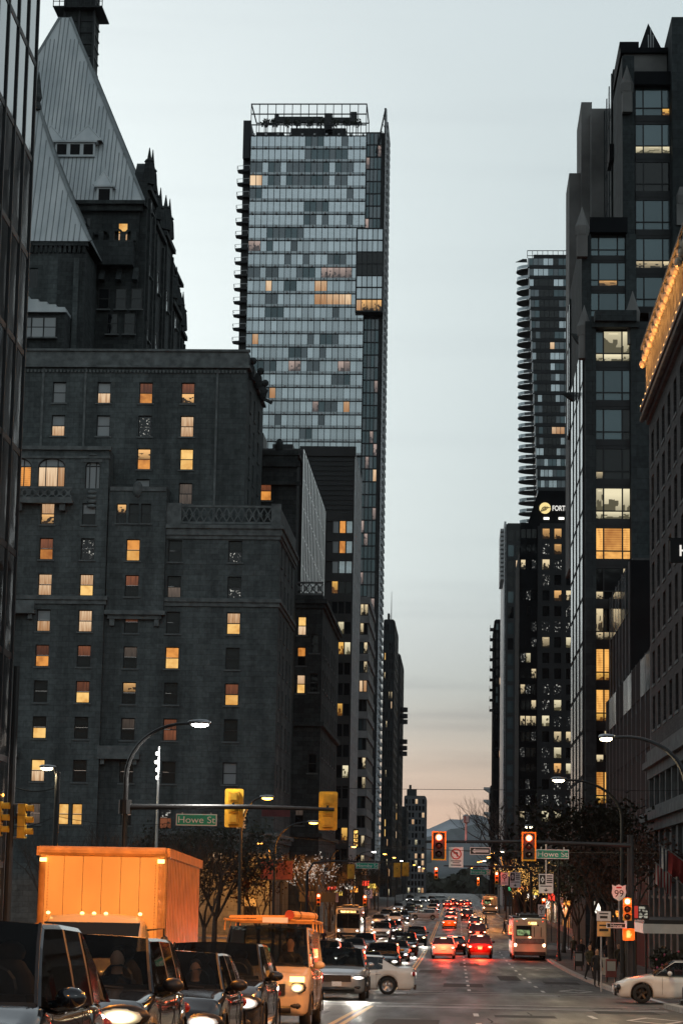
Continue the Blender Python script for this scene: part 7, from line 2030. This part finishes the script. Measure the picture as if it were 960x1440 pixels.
# ---- people
def skin_mesh(name, nodes, edges, mats_, sub=1, pick=None):
    me = bpy.data.meshes.new(name); me.from_pydata([n[0] for n in nodes], edges, [])
    o = bpy.data.objects.new(name, me); COL.objects.link(o)
    mdf = o.modifiers.new('skin', 'SKIN'); mdf.use_smooth_shade = True
    sv = me.skin_vertices[0].data if me.skin_vertices else None
    if sv is None:
        bpy.context.view_layer.objects.active = o
        me.attributes  # layer comes with the modifier
        sv = me.skin_vertices[0].data
    for i, n in enumerate(nodes):
        r = n[1] if isinstance(n[1], tuple) else (n[1], n[1]); sv[i].radius = r; sv[i].use_root = (i == 0)
    if sub: o.modifiers.new('sub', 'SUBSURF').levels = sub; o.modifiers['sub'].render_levels = sub
    out = bpy.data.meshes.new_from_object(o.evaluated_get(bpy.context.evaluated_depsgraph_get()))
    bpy.data.objects.remove(o)
    out.materials.clear()
    for m in mats_: out.materials.append(m)
    if pick:
        out.polygons.foreach_set('material_index', [pick(p.center) for p in out.polygons])
    out.polygons.foreach_set('use_smooth', [True] * len(out.polygons))
    return out
M_SKIN = mat('skin', (.42, .24, .16), rough=.55, var=.12, scale=9); M_HAIR = mat('hair_dark', (.02, .014, .01), rough=.6, var=.3, scale=30)
M_COAT = mat('coat_dark', (.02, .021, .026), rough=.85, var=.3, scale=8, bump=.3); M_COAT2 = mat('jacket_olive', (.045, .045, .03), rough=.85, var=.3, scale=8, bump=.3); M_TROU = mat('trousers_dark', (.018, .019, .024), rough=.85, var=.3, scale=10); M_SHOE = mat('shoe_dark', (.015, .013, .012), rough=.5)
def person_mesh(pose='stand'):
    n = []; e = []
    def v(p, r, par=None):
        n.append((p, r)); i = len(n) - 1
        if par is not None: e.append((par, i))
        return i
    st_ = .28 if pose == 'walk' else .0
    sit = pose == 'sit'
    pel = v((0, 0, .93), (.16, .12)); w = v((0, 0, 1.08), (.145, .11), pel); ch = v((0, -.01, 1.27), (.17, .125), w); nb = v((0, 0, 1.44), (.1, .085), ch); nk = v((0, -.01, 1.51), .055, nb)
    hd = v((0, -.015, 1.6), (.07, .085), nk); ht = v((0, -.01, 1.7), (.072, .088), hd); v((0, -.005, 1.755), (.045, .055), ht); v((0, -.1, 1.615), .016, hd)
    for s in (-1, 1): v((s * .082, .0, 1.625), .016, hd)
    for s in (-1, 1):
        hip = v((s * .1, 0, .87), .095, pel)
        if sit:
            kn = v((s * .13, -.44, .86), .065, hip); an = v((s * .13, -.52, .5), .045, kn); v((s * .13, -.66, .46), .04, an)
        else:
            kn = v((s * .1, -st_ * s * .35 - .02, .49), .062, hip); an = v((s * .1, -st_ * s * .75 + .03 + (.06 if s * st_ < 0 else 0), .1), .042, kn); v((s * .11, -st_ * s * .75 - .13, .05), .04, an)
        sh = v((s * .19, 0, 1.39), .062, ch)
        if sit: el = v((s * .27, -.14, 1.14), .046, sh); wr = v((s * .15, -.38, 1.18), .03, el)
        else: el = v((s * .25, st_ * s * .25 + .03, 1.13), .045, sh); wr = v((s * .25, st_ * s * .55 - .06, .89), .03, el)
        d = Vector(n[wr][0]) - Vector(n[el][0]); d.normalize(); pm_ = Vector(n[wr][0]) + d * .07
        pa = v(tuple(pm_), (.035, .02), wr)
        for k, ln in enumerate((.065, .075, .07, .055)):
            o = Vector((0, -.03 + .02 * k, 0)) if not sit else Vector(((-.03 + .02 * k) * s, 0, .01)); f1 = v(tuple(pm_ + o + d * .04), .0095, pa); v(tuple(pm_ + o * 1.15 + d * (.04 + ln * .6) + Vector((-s * .015, 0, -.01))), .008, f1)
        th = Vector((0, -.05, .0)) if not sit else Vector((-s * .05, 0, .02)); v(tuple(pm_ + th + d * .01), .011, pa)
    return n, e
def person_variant(pose, coat):
    n, e = person_mesh(pose)
    me = skin_mesh('body', n, e, [M_SKIN, coat, M_TROU, M_SHOE], 1, lambda c: 0 if c.z > 1.475 or (abs(c.x) > .2 and c.z < .9 and pose != 'sit') or (pose == 'sit' and c.y < -.385 and c.z > 1.05) else 1 if c.z > .84 else 3 if c.z < .1 else 2)
    h = G(); h.ball((0, .012, 1.69), (.088, .104, .1), 12, 8); h.v = [(x, max(y, -.055 + max(0, 1.72 - z) * .9), z) for x, y, z in h.v]
    return me, h.mesh('hair', M_HAIR, True)
PV = {'stand': person_variant('stand', M_COAT), 'walk': person_variant('walk', M_COAT2), 'walk2': person_variant('walk', M_COAT), 'sit': person_variant('sit', M_COAT)}
def person(kind, loc, rz, label, group=None, parent=None):
    t = thing('person', label, 'person', loc, group, rz)
    place('body', PV[kind][0], t, local=True); place('hair', PV[kind][1], t, local=True)
    return t
def bx(px_, Y): return (px_ - 643) * Y / 3248
# ---- the queue on the left, nearest first (front faces the camera)
def put(Xr, W, Ya, cy): return (Xr - W, Ya - cy, zr(Ya))
c1 = car_build('black people carrier nearest the camera, cropped by left edge', MINIV, M_PNAVY, put(-3.2, .94, 18.2, 1.15), lights='head', beam=0, cat='car')
c2 = car_build('black SUV second in the queue with driver behind the windscreen', SUV, M_PBLK, put(-3.35, .95, 26.0, 1.25), beam=220, lm=L_HEADW, lamp_z=.86, lampshape=(.26, .1, .1))
c3 = car_build('low black car third in the queue with a hand on its wheel', HATCH, M_PBLK, put(-3.2, .9, 32.5, 1.15), beam=220, lampshape=(.24, .1, .095))
c4 = car_build('dark grey crossover fourth in the queue before the white van', SUV, M_PDK, put(-3.15, .95, 38.6, 1.25), beam=220, lampshape=(.22, .1, .1))
c5 = car_build('white cargo van with loaded roof rack and lit headlamp', VAN, M_PWSOD, put(-3.0, 1.0, 48.3, .95), beam=200, lm=L_HEADW, name='van', cat='van', van=True, grille='black', group=None, lamp_z=.86, lampshape=(.15, .06, .1))
c6 = car_build('silver SUV with bright headlamp at the crossing beside the sedan', SUV, M_PSIL, (bx(517, 78) - .95, 77, zr(78)), beam=260, grille='black', lampshape=(.24, .1, .07))
for c, yy, xx, dz, lab in ((c2, 26.0 - 1.25 + 2.05, .36, .03, 'driver in dark coat behind the wheel of the second black car'), (c3, 32.5 - 1.15 + 1.95, .34, -.12, 'driver in dark coat in the third low black car'), (c5, 48.3 - .95 + 2.1, .45, .34, 'driver in dark coat in the white van')):
    person('sit', (c.location.x + xx, yy, zr(yy) + dz - .24), 0, lab, 'drivers in the queue')
# turn lamp of the van, its roof rack and load
vx, vy, vz = c5.location
for s_ in (-1, 1): G().box(s_ * .74 - .15, s_ * .74 + .15, -.005, .08, .98, 1.09).obj('turn_lamp', L_DRL, c5, local=True)
g = G()
for yb in (1.7, 2.9, 4.1, 5.1): g.tube([(-.95, yb, 2.02), (-.93, yb, 2.24), (.93, yb, 2.24), (.95, yb, 2.02)], .025, 6)
for x in (-.93, .93): g.tube([(x, 1.5, 2.25), (x, 5.2, 2.25)], .025, 6)
M_ORW = mat('orange_timber', (.75, .36, .1), rough=.6, var=.25, scale=3)
g.obj('roof_rack', M_ORW, c5, local=True)
G().box(-.12, .42, 1.45, 1.5, 2.19, 2.3).obj('rack_sign', M_SWHITE, c5, local=True)
c5m = lambda x, y, z: (vx + x, vy + y, vz + z + slope(48) * y)
for k, (x0, x1, z, yy) in enumerate(((-.85, .5, 2.3, 1.9), (-.9, .3, 2.33, 2.6), (-.4, .85, 2.3, 3.4))):
    t = thing('ladder', ('orange ladder lying flat on the van roof at the front', 'orange ladder lying across the middle of the van roof', 'orange ladder lying on the rear of the van roof')[k], 'ladder', c5m(0, yy, z), 'ladders on the van roof')
    q = G()
    for s_ in (-.18, .18): q.bar(c5m(x0, yy + s_, z), c5m(x1, yy + s_ + .3, z + .02), .03, .035)
    q.obj('rail', M_ORW, t); q = G()
    for j in range(5): x = lerp(x0, x1, (j + .5) / 5); q.bar(c5m(x, yy - .18 + .3 * (j + .5) / 5, z), c5m(x, yy + .18 + .3 * (j + .5) / 5, z), .03, .03)
    q.obj('rung', M_ORW, t)
t = thing('pipe_carrier', 'red orange tube strapped on the right of the van roof', 'tube', c5m(.5, 3, 2.4), None)
G().tube([c5m(.45, 1.6, 2.36), c5m(.85, 3.6, 2.36)], .085, 10).obj('tube', M_ORW, t); G().lathe([(0, 0), (.1, 0), (.1, .06), (0, .06)], c5m(.45, 1.55, 2.36), 10, 'y').obj('cap', mat('red_plastic', (.5, .06, .02), rough=.5), t)
for yb in (2.2, 3.4): G().lathe([(.088, 0), (.098, 0), (.098, .06), (.088, .06)], c5m(.45 + (yb - 1.6) * .2, yb, 2.36), 10, 'y').obj('strap', M_TRIM, t)
# permit cards on dashboards
for c, x, yy, z, lab in ((c3, -.05, P_ if False else 1.55, 1.13, 'pale card'), ):
    G().box(x - .12, x + .12, 1.52, 1.525, 1.16, 1.22).obj('permit_card', M_SWHITE, c, local=True)
G().box(-.5, -.15, 1.85, 1.86, 1.34, 1.44).obj('sun_visor', mat('visor_cloth', (.35, .3, .22), rough=.8), c2, local=True)
G().box(-.55, -.2, 1.8, 1.82, 1.28, 1.31).obj('visor_edge', M_SWHITE, c2, local=True)
# ---- box truck
tY, tX0, tX1 = 42.8, bx(46, 42.8), bx(230, 42.8)
tz = zr(45); tt = thing('box_truck', 'orange lit box truck towering over the waiting cars', 'truck', ((tX0 + tX1) / 2, tY, tz))
tt.rotation_euler.x = slope(45)
hw = (tX1 - tX0) / 2; BH0, BH1, BL = 1.0, P3(138, 1192, 42.8).z - tz, 5.7
M_BOX = mat('truck_box_sodium_tint', (.8, .53, .2), rough=.42, col2=(.6, .37, .13), scale=.9, detail=8, bump=.12, bscale=3, stretch=(1, 1, .5))  # orange street light is put into the panel colour
M_ALU = mat('truck_aluminium_sodium_tint', (.6, .3, .1), rough=.3, metal=.4, var=.25, scale=3, bump=.35, bscale=5)  # plain metal, with the orange lamplight coloured in
for k in range(6): 
    a, b = -hw + .14 + (2 * hw - .28) * k / 6, -hw + .14 + (2 * hw - .28) * (k + 1) / 6
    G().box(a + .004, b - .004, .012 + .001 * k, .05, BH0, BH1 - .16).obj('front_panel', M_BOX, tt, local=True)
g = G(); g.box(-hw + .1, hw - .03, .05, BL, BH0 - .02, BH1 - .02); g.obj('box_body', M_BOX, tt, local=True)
for s_ in (-1, 1): G().lathe([(.14, BH0), (.14, BH1 - .1)], (s_ * (hw - .14), .14, 0), 10, 'z', pi if s_ < 0 else pi * 1.5, pi * 1.5 if s_ < 0 else 2 * pi).obj('corner_post', M_ALU, tt, local=True)
G().tube([(-hw + .02, .06, BH1 - .08), (hw - .02, .06, BH1 - .08)], .1, 12).obj('front_rail', M_ALU, tt, local=True)
for s_ in (-1, 1):
    G().box(s_ * hw - .05, s_ * hw + .05, .1, BL, BH1 - .16, BH1 + .01).obj('top_rail', M_ALU, tt, local=True); G().box(s_ * hw - .04, s_ * hw + .05, .1, BL, BH0 - .1, BH0 + .1).obj('bottom_rail', M_ALU, tt, local=True)
    for k in range(22):
        y = .2 + k * (BL - .3) / 22
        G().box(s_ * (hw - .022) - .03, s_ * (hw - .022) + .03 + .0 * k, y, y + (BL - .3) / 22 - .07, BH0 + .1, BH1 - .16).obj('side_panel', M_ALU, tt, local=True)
    for k, y in enumerate((.05, BL - .1)): G().cbox((s_ * (hw - .1), y - .05 if k == 0 else y, BH1 - .24), (.12, .06, .07)).obj('marker_lamp', L_DRL, tt, local=True)
g = G()
for s_ in (-1, 1):
    for k in range(40): g.ball((s_ * (hw - .2), .012, BH0 + .1 + k * (BH1 - BH0 - .3) / 40), .012, 5, 3)
g.obj('rivet', M_ALU, tt, kind='stuff', local=True)
CW, CH = .98, P3(118, 1281, 41).z - zr(41)
cab = []
for y, w_, z0, z1 in ((-1.75, .84, .5, 1.15), (-1.68, .95, .42, 1.3), (-1.4, CW, .4, 1.42), (-1.3, CW, .4, 1.46), (-.85, CW * .94, .4, CH - .08), (-.75, CW * .92, .4, CH), (-.1, CW * .92, .4, CH + .03), (-.02, CW * .9, .4, CH - .03)):
    ring = [(w_ * .92, y, z0), (w_, y, z0 + (z1 - z0) * .25), (w_, y, z0 + (z1 - z0) * .6), (w_ * .96, y, z1 - .12), (w_ * .88, y, z1 - .02), (w_ * .4, y, z1 + .015), (0, y, z1 + .02)]
    cab.append(ring + [(-a, b, c) for a, b, c in reversed(ring[:-1])])
g = G(); m_ = len(cab[0]); g.add([p for r_ in cab for p in r_], [(i * m_ + k, (i + 1) * m_ + k, (i + 1) * m_ + (k + 1) % m_, i * m_ + (k + 1) % m_) for i in range(len(cab) - 1) for k in range(m_)] + [tuple(range(m_))])
cb_ = g.obj('cab', M_PWSOD, tt, True, local=True)
g = G(); n_ = 6
ws = [[(lerp(-CW * .9, CW * .9, i / n_), lerp(-1.3, -.87, j / 3) - .03, lerp(1.5, CH - .13, j / 3)) for i in range(n_ + 1)] for j in range(4)]
g.add([p for r_ in ws for p in r_], [(j * (n_ + 1) + i, j * (n_ + 1) + i + 1, (j + 1) * (n_ + 1) + i + 1, (j + 1) * (n_ + 1) + i) for j in range(3) for i in range(n_)])
g.obj('windscreen', G_DARK, tt, True, local=True)
G().box(-.25, .42, -.84, -.82, CH - .3, CH - .17).obj('cab_visor', M_ORW, tt, local=True)
for x in (-.85, -.22, 0, .22, .85): G().ball((x, -.72, CH + .035), (.04, .03, .03), 8, 5).obj('marker_lamp', L_DRL, tt, True, local=True)
for s_ in (-1, 1):
    g = G(); g.tube([(s_ * CW, -.7, CH - .25), (s_ * (CW + .32), -.75, CH - .22), (s_ * (CW + .32), -.75, CH - 1.0), (s_ * CW, -.7, CH - .95)], .02, 5); g.obj('mirror_arm', M_TRIM, tt, local=True)
    G().ball((s_ * (CW + .34), -.78, CH - .58), (.11, .07, .24), 8, 6).obj('mirror', M_TRIM, tt, True, local=True)
    G().cbox((s_ * .68, -1.74, .78), (.3, .08, .2)).obj('headlight', M_LENS, tt, local=True)
for yw in (-.95, 3.9):
    for s_ in (-1, 1): wheel({}, tt, s_ * (CW - .12 if yw < 0 else hw - .2), yw, .42, M_RIMD, s_)
G().box(-hw + .3, hw - .3, -.3, BL - .1, .55, .9).obj('chassis', M_TRIM, tt, local=True)
G().box(-CW, CW, -1.86, -1.72, .45, .68).obj('bumper', M_CHROME, tt, local=True)
G().box(-.5, .5, -1.77, -1.7, .8, 1.15).obj('grille', M_TRIM, tt, local=True)
# ---- crossing cars and the traffic further on
sd = car_build('silver white sedan turning across the road behind the silver SUV', SEDAN, M_PWHT, (bx(586, 88) - 4.75, 88.6, zr(88)), rz=pi / 2 + pi, lights='off', pitch=0, rim=M_RIM)
sd.rotation_euler = (0, 0, -pi / 2 + pi + pi / 2 * 0); sd.rotation_euler = (0, 0, pi / 2 + pi); sd.location = (bx(586, 88) - 4.75, 88.2, zr(88))
G().box(.55, .8, 4.6, 4.765, .74, .84).obj('lit_reverse_lamp', glow('reverse_lamp', (1, .8, .7), 2), sd, local=True)
bw = car_build('white coupe nosing out of the side street at right', SEDAN, M_PWHT, (bx(864, 80.5), 81.4, zr(80)), rz=pi * 1.5, lights='off', pitch=0, rim=M_RIMD)
bw.rotation_euler = (0, 0, -pi / 2)
# far traffic: copies of four kinds, each with its parts
index_kids()
def front_car(P, pm, Xc, Y, label, beam=0, lm=None, **k):
    return car_build(label, P, pm, (Xc, Y, zr(Y + 2)), beam=beam, lm=lm, seats=False, group='oncoming traffic', **k)
def rear_car(P, pm, Xc, Y, label, tb=0, **k):
    return car_build(label, P, pm, (Xc, Y + P['L'], zr(Y + 2)), rz=pi, lights='tail', seats=False, tail_beam=tb, group='traffic driving away', **k)
front_car(SEDAN, M_PBLK, -4.3, 108, 'dark sedan partly hidden between silver SUV and crossing sedan', 90)
front_car(SUV, M_PBLK, -4.05, 125, 'black SUV behind the crossing silver sedan', 90)
front_car(HATCH, M_PYEL, -4.4, 143, 'yellow taxi hidden behind the black SUV', 0)
front_car(SUV, M_PDK, -7.6, 132, 'dark SUV waiting behind the silver SUV in the second lane', 60)
front_car(SEDAN, M_PBLK, -7.5, 148, 'dark sedan in the second lane before the bus', 60)
front_car(SUV, M_PWHT, -7.6, 232, 'white SUV with bright headlamps right of the bus', 220)
front_car(SUV, M_PDK, -7.35, 243, 'dark car right behind the white SUV', 60)
front_car(HATCH, M_PSIL, -6.9, 254, 'grey car third behind the white SUV with one bright lamp', 120, lm=L_HEADW)
front_car(SUV, M_PNAVY, -3.75, 213, 'dark SUV alone in the oncoming lane before the hatchback', 200, lm=L_HEADW)
front_car(SEDAN, M_PWHT, -10.0, 292, 'bright lit car on the far left lane with blazing headlamps', 300)
front_car(HATCH, M_PWHT, -8.3, 306, 'second bright car beside the blazing one', 300)
front_car(SUV, M_PBLK, -7.2, 348, 'dark car left of the crossing white wagon', 90)
front_car(SEDAN, M_PBLK, -4.0, 362, 'dark car just behind the crossing white wagon', 0)
front_car(SUV, M_PBLK, -7.8, 385, 'dark SUV further back in the second oncoming lane', 60)
for k, (x, y, pm) in enumerate(((-11.2, 545, M_PNAVY), (-8.2, 550, M_PSIL), (-6.2, 556, M_PDK))):
    front_car((SUV, SEDAN, HATCH)[k], pm, x, y, ('bluish far car at the head of the distant queue', 'silver far car in the distant queue', 'dark far car right of the silver one')[k], 0)
ww = car_build('white wagon crossing the road at the second crossing', HATCH, M_PWHT, (bx(614, 342), 341, zr(342)), rz=pi * 1.5, lights='off', pitch=0, seats=False, group='cars crossing')
ww.rotation_euler = (0, 0, pi / 2 + pi); ww.location = (bx(576, 342), 341, zr(342))
ww2 = car_build('distant white SUV crossing left to right at the far junction', SUV, M_PWHT, (bx(602, 560), 559, zr(560)), rz=pi * 1.5, lights='off', pitch=0, seats=False, group='cars crossing')
ww2.rotation_euler = (0, 0, -pi / 2)
ww2.location.x = bx(602, 560)
rear_car(HATCH, M_PWHT, bx(624, 172), 171, 'white hatchback stopped at the line with lit brake lights', 130)
rear_car(SEDAN, M_PBLK, bx(640, 184), 184, 'dark car just ahead of the white hatchback', 30)
rear_car(SUV, M_PRED, bx(675, 175), 174, 'dark red SUV with glowing brake lights in the middle lane', 220)
rear_car(SEDAN, M_PYEL, bx(632, 290), 288, 'yellow taxi seen from behind beyond the white hatchback', 40)
rear_car(HATCH, M_PWHT, bx(634, 322), 320, 'white car just ahead of the yellow taxi', 40)
rear_car(SEDAN, M_PBLK, bx(668, 294), 293, 'black sedan seen from behind near the second crossing', 60)
rear_car(SUV, M_PDK, bx(657, 340), 338, 'dark SUV ahead of the black sedan', 30)
rear_car(SEDAN, M_PBLK, bx(655, 392), 390, 'dark sedan far ahead in the middle lane', 30)
for k, (px_, y) in enumerate(((629, 470), (637, 480), (648, 475), (657, 490))):
    rear_car((SEDAN, SUV, HATCH)[k % 3], (M_PRED, M_PBLK, M_PDK)[k % 3], bx(px_, y), y, ('leftmost of the far red-lit cars', 'far red-lit SUV second from left', 'far red-lit hatchback in the middle lane', 'far red-lit car right of the hatchback', 'tiny red-lit car farthest ahead in the inner lane', 'tiny red-lit car farthest ahead in the middle lane')[k], 60 if k < 4 else 0)
for k, (P_, pm, x, y, lab) in enumerate(((SEDAN, M_PSIL, -4.2, 160, 'silver sedan behind the hidden yellow taxi'), (SUV, M_PBLK, -4.0, 178, 'black SUV in the oncoming lane two cars before the lone dark SUV'), (SEDAN, M_PWHT, -7.5, 166, 'white sedan in the second lane nose to tail with the dark sedan'), (HATCH, M_PDK, -7.4, 184, 'grey hatchback in the second lane close to the bus front'),
        (SUV, M_PSIL, -9.8, 318, 'silver SUV on the far left lane behind the blazing headlamps'), (SEDAN, M_PDK, -7.6, 322, 'dark sedan close behind the second bright car'), (HATCH, M_PWHT, -4.2, 400, 'white hatchback beyond the crossing wagon'), (SUV, M_PWHT, -7.4, 430, 'white SUV far along the second oncoming lane'), (SEDAN, M_PSIL, -10.5, 410, 'silver sedan far along the outer oncoming lane'), (SUV, M_PBLK, -4.4, 450, 'black SUV far along the inner oncoming lane'))):
    front_car(P_, pm, x, y, lab, 120 if y > 300 else 60, lm=L_HEADW if k % 3 == 1 else None)
for k, (P_, pm, x, y, lab) in enumerate(((SUV, M_PBLK, 2.1, 238, 'black SUV between the dark red SUV and the black sedan'), (HATCH, M_PRED, -.9, 352, 'dark red hatchback ahead of the white car'))):
    rear_car(P_, pm, x, y, lab, 80)
# ---- buses
M_BUSW = mat('bus_body_lamp_tint', (.5, .44, .34), rough=.4, var=.1, scale=2, coat=.5); M_BUSY = mat('bus_stripe', (.55, .32, .03), rough=.4)  # white bus body, orange lamplight mixed into its base colour
L_DEST = glow('destination_display', (1, .6, .2), 3.5, col2=(.25, .1, .02), scale=9, lo=.4, hi=.55)
L_INT = glow('bus_interior_glow', (.55, .8, .35), .5, col2=(.02, .04, .02), scale=4, lo=.4, hi=.6)
def bus(label, loc, rz, lit, Lb=12.0, Wb=1.28, Hb=3.05, group='city buses'):
    t = thing('bus', label, 'bus', loc, group, rz); t.rotation_euler.x = slope(loc[1]) * cos(rz)
    def A(g, n, m, sm=False, p=t): return g.obj(n, m, p, sm, local=True)
    secs = []
    for y, ins, top in ((0, .1, .12), (.05, .03, .05), (.2, 0, 0), (Lb - .15, 0, 0), (Lb - .03, .04, .05), (Lb, .1, .12)):
        w_ = Wb - ins; z0, z1 = .34 + ins, Hb - top; r_ = .16
        ring = [(w_ * .97, y, z0), (w_, y, z0 + .12), (w_, y, 1.3), (w_ * .985, y, z1 - .5), (w_ * .97, y, z1 - r_), (w_ * .9, y, z1 - .03), (w_ * .5, y, z1 + .02), (0, y, z1 + .03)]
        secs.append(ring + [(-a, b, c) for a, b, c in reversed(ring[:-1])])
    g = G(); m_ = len(secs[0])
    g.add([p for s_ in secs for p in s_], [(i * m_ + k, (i + 1) * m_ + k, (i + 1) * m_ + (k + 1) % m_, i * m_ + (k + 1) % m_) for i in range(len(secs) - 1) for k in range(m_)] + [tuple(range(m_)), tuple((len(secs) - 1) * m_ + k for k in range(m_ - 1, -1, -1))])
    A(g, 'body', M_BUSW)
    A(G().box(-Wb * .9, Wb * .9, -.02, .03, 1.05, 2.5), 'windscreen', G_DARK)
    A(G().box(-.02, .02, -.03, -.02, 1.05, 2.5), 'windscreen_bar', M_TRIM)
    A(G().box(-Wb * .8, Wb * .8, -.015, .05, 2.55, 2.85), 'destination_box', M_TRIM); A(G().box(-Wb * .62, Wb * .62, -.03, -.0155, 2.6, 2.8), 'destination_display', L_DEST)
    A(G().box(-Wb * .95, Wb * .95, -.06, .1, .35, .6), 'bumper', M_TRIM)
    A(G().box(-Wb * .99, Wb * .99, .3, Lb - .3, Hb + .02, Hb + .1).box(-.8, .8, 2.5, 6, Hb + .1, Hb + .28).box(-.7, .7, 8, 11, Hb + .1, Hb + .26), 'roof_unit', M_DARKW)
    for s_ in (-1, 1):
        for k in range(7):
            y0 = .5 + k * 1.55
            A(G().box(s_ * Wb - .012, s_ * Wb + .012, y0, y0 + 1.45, 1.35, 2.45), 'side_window', G_DARK)
        A(G().box(s_ * Wb - .008, s_ * Wb + .008, .3, Lb - .3, .75, 1.0), 'stripe', M_BUSY)
        h = A(G().ball((s_ * .95, -.0, .8), (.16, .06, .12), 10, 6), 'headlight', L_HEAD if lit == 'head' else M_LENS, True)
        q = A(G().ball((s_ * 1.05, Lb, 1.1), (.1, .04, .13), 10, 6), 'tail_light', L_TAILC if lit == 'tail' else M_LENSR, True)
        A(G().ball((s_ * .95, Lb, 2.82), (.06, .03, .04), 8, 5), 'marker_lamp', L_TAIL if lit == 'tail' else M_LENSR, True)
        A(G().tube([(s_ * Wb, .1, 2.5), (s_ * (Wb + .25), -.15, 2.45), (s_ * (Wb + .25), -.15, 2.2)], .03, 5).ball((s_ * (Wb + .25), -.15, 2.0), (.1, .06, .22), 8, 6), 'mirror', M_TRIM, True)
        for yw in (2.6, Lb - 3.2): wheel({}, t, s_ * (Wb - .14), yw, .48, M_RIM, s_)
    A(G().box(-.12, 1.0, Lb - .02, Lb + .02, 1.75, 2.5), 'rear_window', G_DARK); A(G().box(-.0, .92, Lb + .02, Lb + .03, 1.8, 2.2), 'rear_display', L_INT)
    A(G().box(-1.05, 1.05, Lb - .02, Lb + .025, 1.2, 1.55), 'engine_grille', M_TRIM)
    for k in range(5): A(G().box(-1.0, 1.0, Lb + .0255, Lb + .04, 1.24 + k * .06, 1.27 + k * .06), 'grille_slat', M_GALV)
    A(G().box(-1.15, 1.15, Lb - .05, Lb + .08, .38, .62), 'rear_bumper', M_TRIM); A(G().ball((.0, Lb + .02, 1.66), (.1, .03, .04), 8, 5), 'brake_light', L_TAILC if lit == 'tail' else M_LENSR, True)
    A(G().box(-.85, -.8, Lb, Lb + .02, 1.7, 2.4).box(-.35, -.3, Lb, Lb + .02, 1.7, 2.4), 'rear_panel_seam', M_TRIM); A(G().ball((-.6, Lb + .01, 2.55), (.06, .03, .06), 8, 5), 'vent', M_TRIM, True)
    A(G().box(-.5, .1, Lb, Lb + .025, 2.58, 2.78), 'route_display', L_DEST)
    return t
b1 = bus('white and yellow bus facing us on the left with lit display', (bx(490.5, 236), 235, zr(240)), 0, 'head')
for s_ in (-1, 1):
    o = light('headlight_beam', (0, 0, 0), (1, .95, .85), 300, .06, 75, (0, -1, -.09), 1); o.parent = b1; o.location = (s_ * .95, -.15, .8)
b2 = bus('white bus seen from behind stopped at the right kerb', (bx(743, 172) + .05, 171 + 12, zr(176)), pi, 'tail')
o = light('tail_glow', (0, 0, 0), (1, .1, .03), 60, .4); o.data.energy = 25 * KE; o.parent = b2; o.location = (0, 13.2, .7)
b3 = bus('dark distant bus seen from behind beyond the second crossing', (bx(689, 400), 412, zr(405)), pi, 'tail')
# ---- people on foot
pl = [('walk', bx(683, 300), 300, 1.6, 'person in olive jacket crossing beyond the dark red SUV'), ('walk2', bx(709, 268), 268, 1.4, 'person in dark coat crossing before the bus'), ('stand', bx(456, 180), 180, .4, 'person standing on the left pavement beside the awning'), ('stand', bx(838, 108), 108, .3, 'person in dark coat standing among trees on right pavement'), ('walk', bx(828, 116), 116, .5, 'person in olive jacket walking behind the standing one'),
      ('stand', 9.3, 104.5, -.4, 'person standing under the white edged awning'), ('walk2', 9.6, 109, 2.8, 'person walking under the awning beyond the planter'), ('walk2', 8.0, 150, .2, 'person walking on the right pavement beside the bus'), ('walk', -13.0, 190, 2.9, 'person walking on the left pavement under the orange lamp')]
pl += [('stand', 8.4, 118, 2.6, 'person with back turned beside the newspaper boxes'), ('walk', 8.8, 127, .2, 'person in olive jacket under the rust tree'), ('walk2', 7.9, 138, 3.0, 'person walking away past the litter bin'), ('stand', 9.4, 146, .5, 'person waiting near the shop sign on the right'), ('walk', 8.3, 166, .1, 'person approaching beside the bus front'),
       ('walk2', -12.4, 178, .3, 'person walking towards us on the left pavement'), ('stand', -13.2, 181, 2.7, 'person with back turned on the left pavement'), ('walk', -14.2, 206, 1.5, 'person crossing the side street at the left kerb'), ('walk2', -11.6, 120, .2, 'person in dark coat near the pink cabinet'), ('stand', -14.6, 236, .6, 'person under the fairy-lit tree')]
for kd, x, y, rz, lab in pl: person(kd, (x, y, gz(y) if abs(x) > 6.6 else zr(y)), rz, lab, 'people on foot')
# parked newspaper boxes and bins along the right kerb
for k, (x, y, m, lab) in enumerate(((7.4, 112, M_MAROON, 'dark red newspaper box near the pole by the right kerb'), (7.4, 118, M_GALV, 'grey newspaper box behind the red one'), (7.3, 140, M_SBLACK, 'black litter bin at the right kerb before the bus'))):
    t = thing('newspaper_box' if k < 2 else 'litter_bin', lab, 'street box', (x, y, gz(y)))
    G().box(x - .25, x + .25, y - .22, y + .22, gz(y) + .25, gz(y) + 1.1).obj('body', m, t); G().box(x - .2, x + .2, y - .235, y - .221, gz(y) + .55, gz(y) + 1.0).obj('window', G_GREY, t)
    for s_ in (-1, 1): G().box(x + s_ * .2 - .04, x + s_ * .2 + .04, y - .15, y + .15, gz(y), gz(y) + .25).obj('leg', M_TRIM, t)
# ------------------------------------------------------------------ evening haze in the street
m = bpy.data.materials.new('haze'); m.use_nodes = True
n = m.node_tree.nodes; n.clear()
pv = n.new('ShaderNodeVolumePrincipled'); pv.inputs['Color'].default_value = (.8, .82, .86, 1); pv.inputs['Density'].default_value = 0.00002
ou = n.new('ShaderNodeOutputMaterial'); m.node_tree.links.new(pv.outputs[0], ou.inputs['Volume'])
o = G().box(-4200, 4200, -400, 9100, -30, 1200).obj('haze', m, kind='stuff')
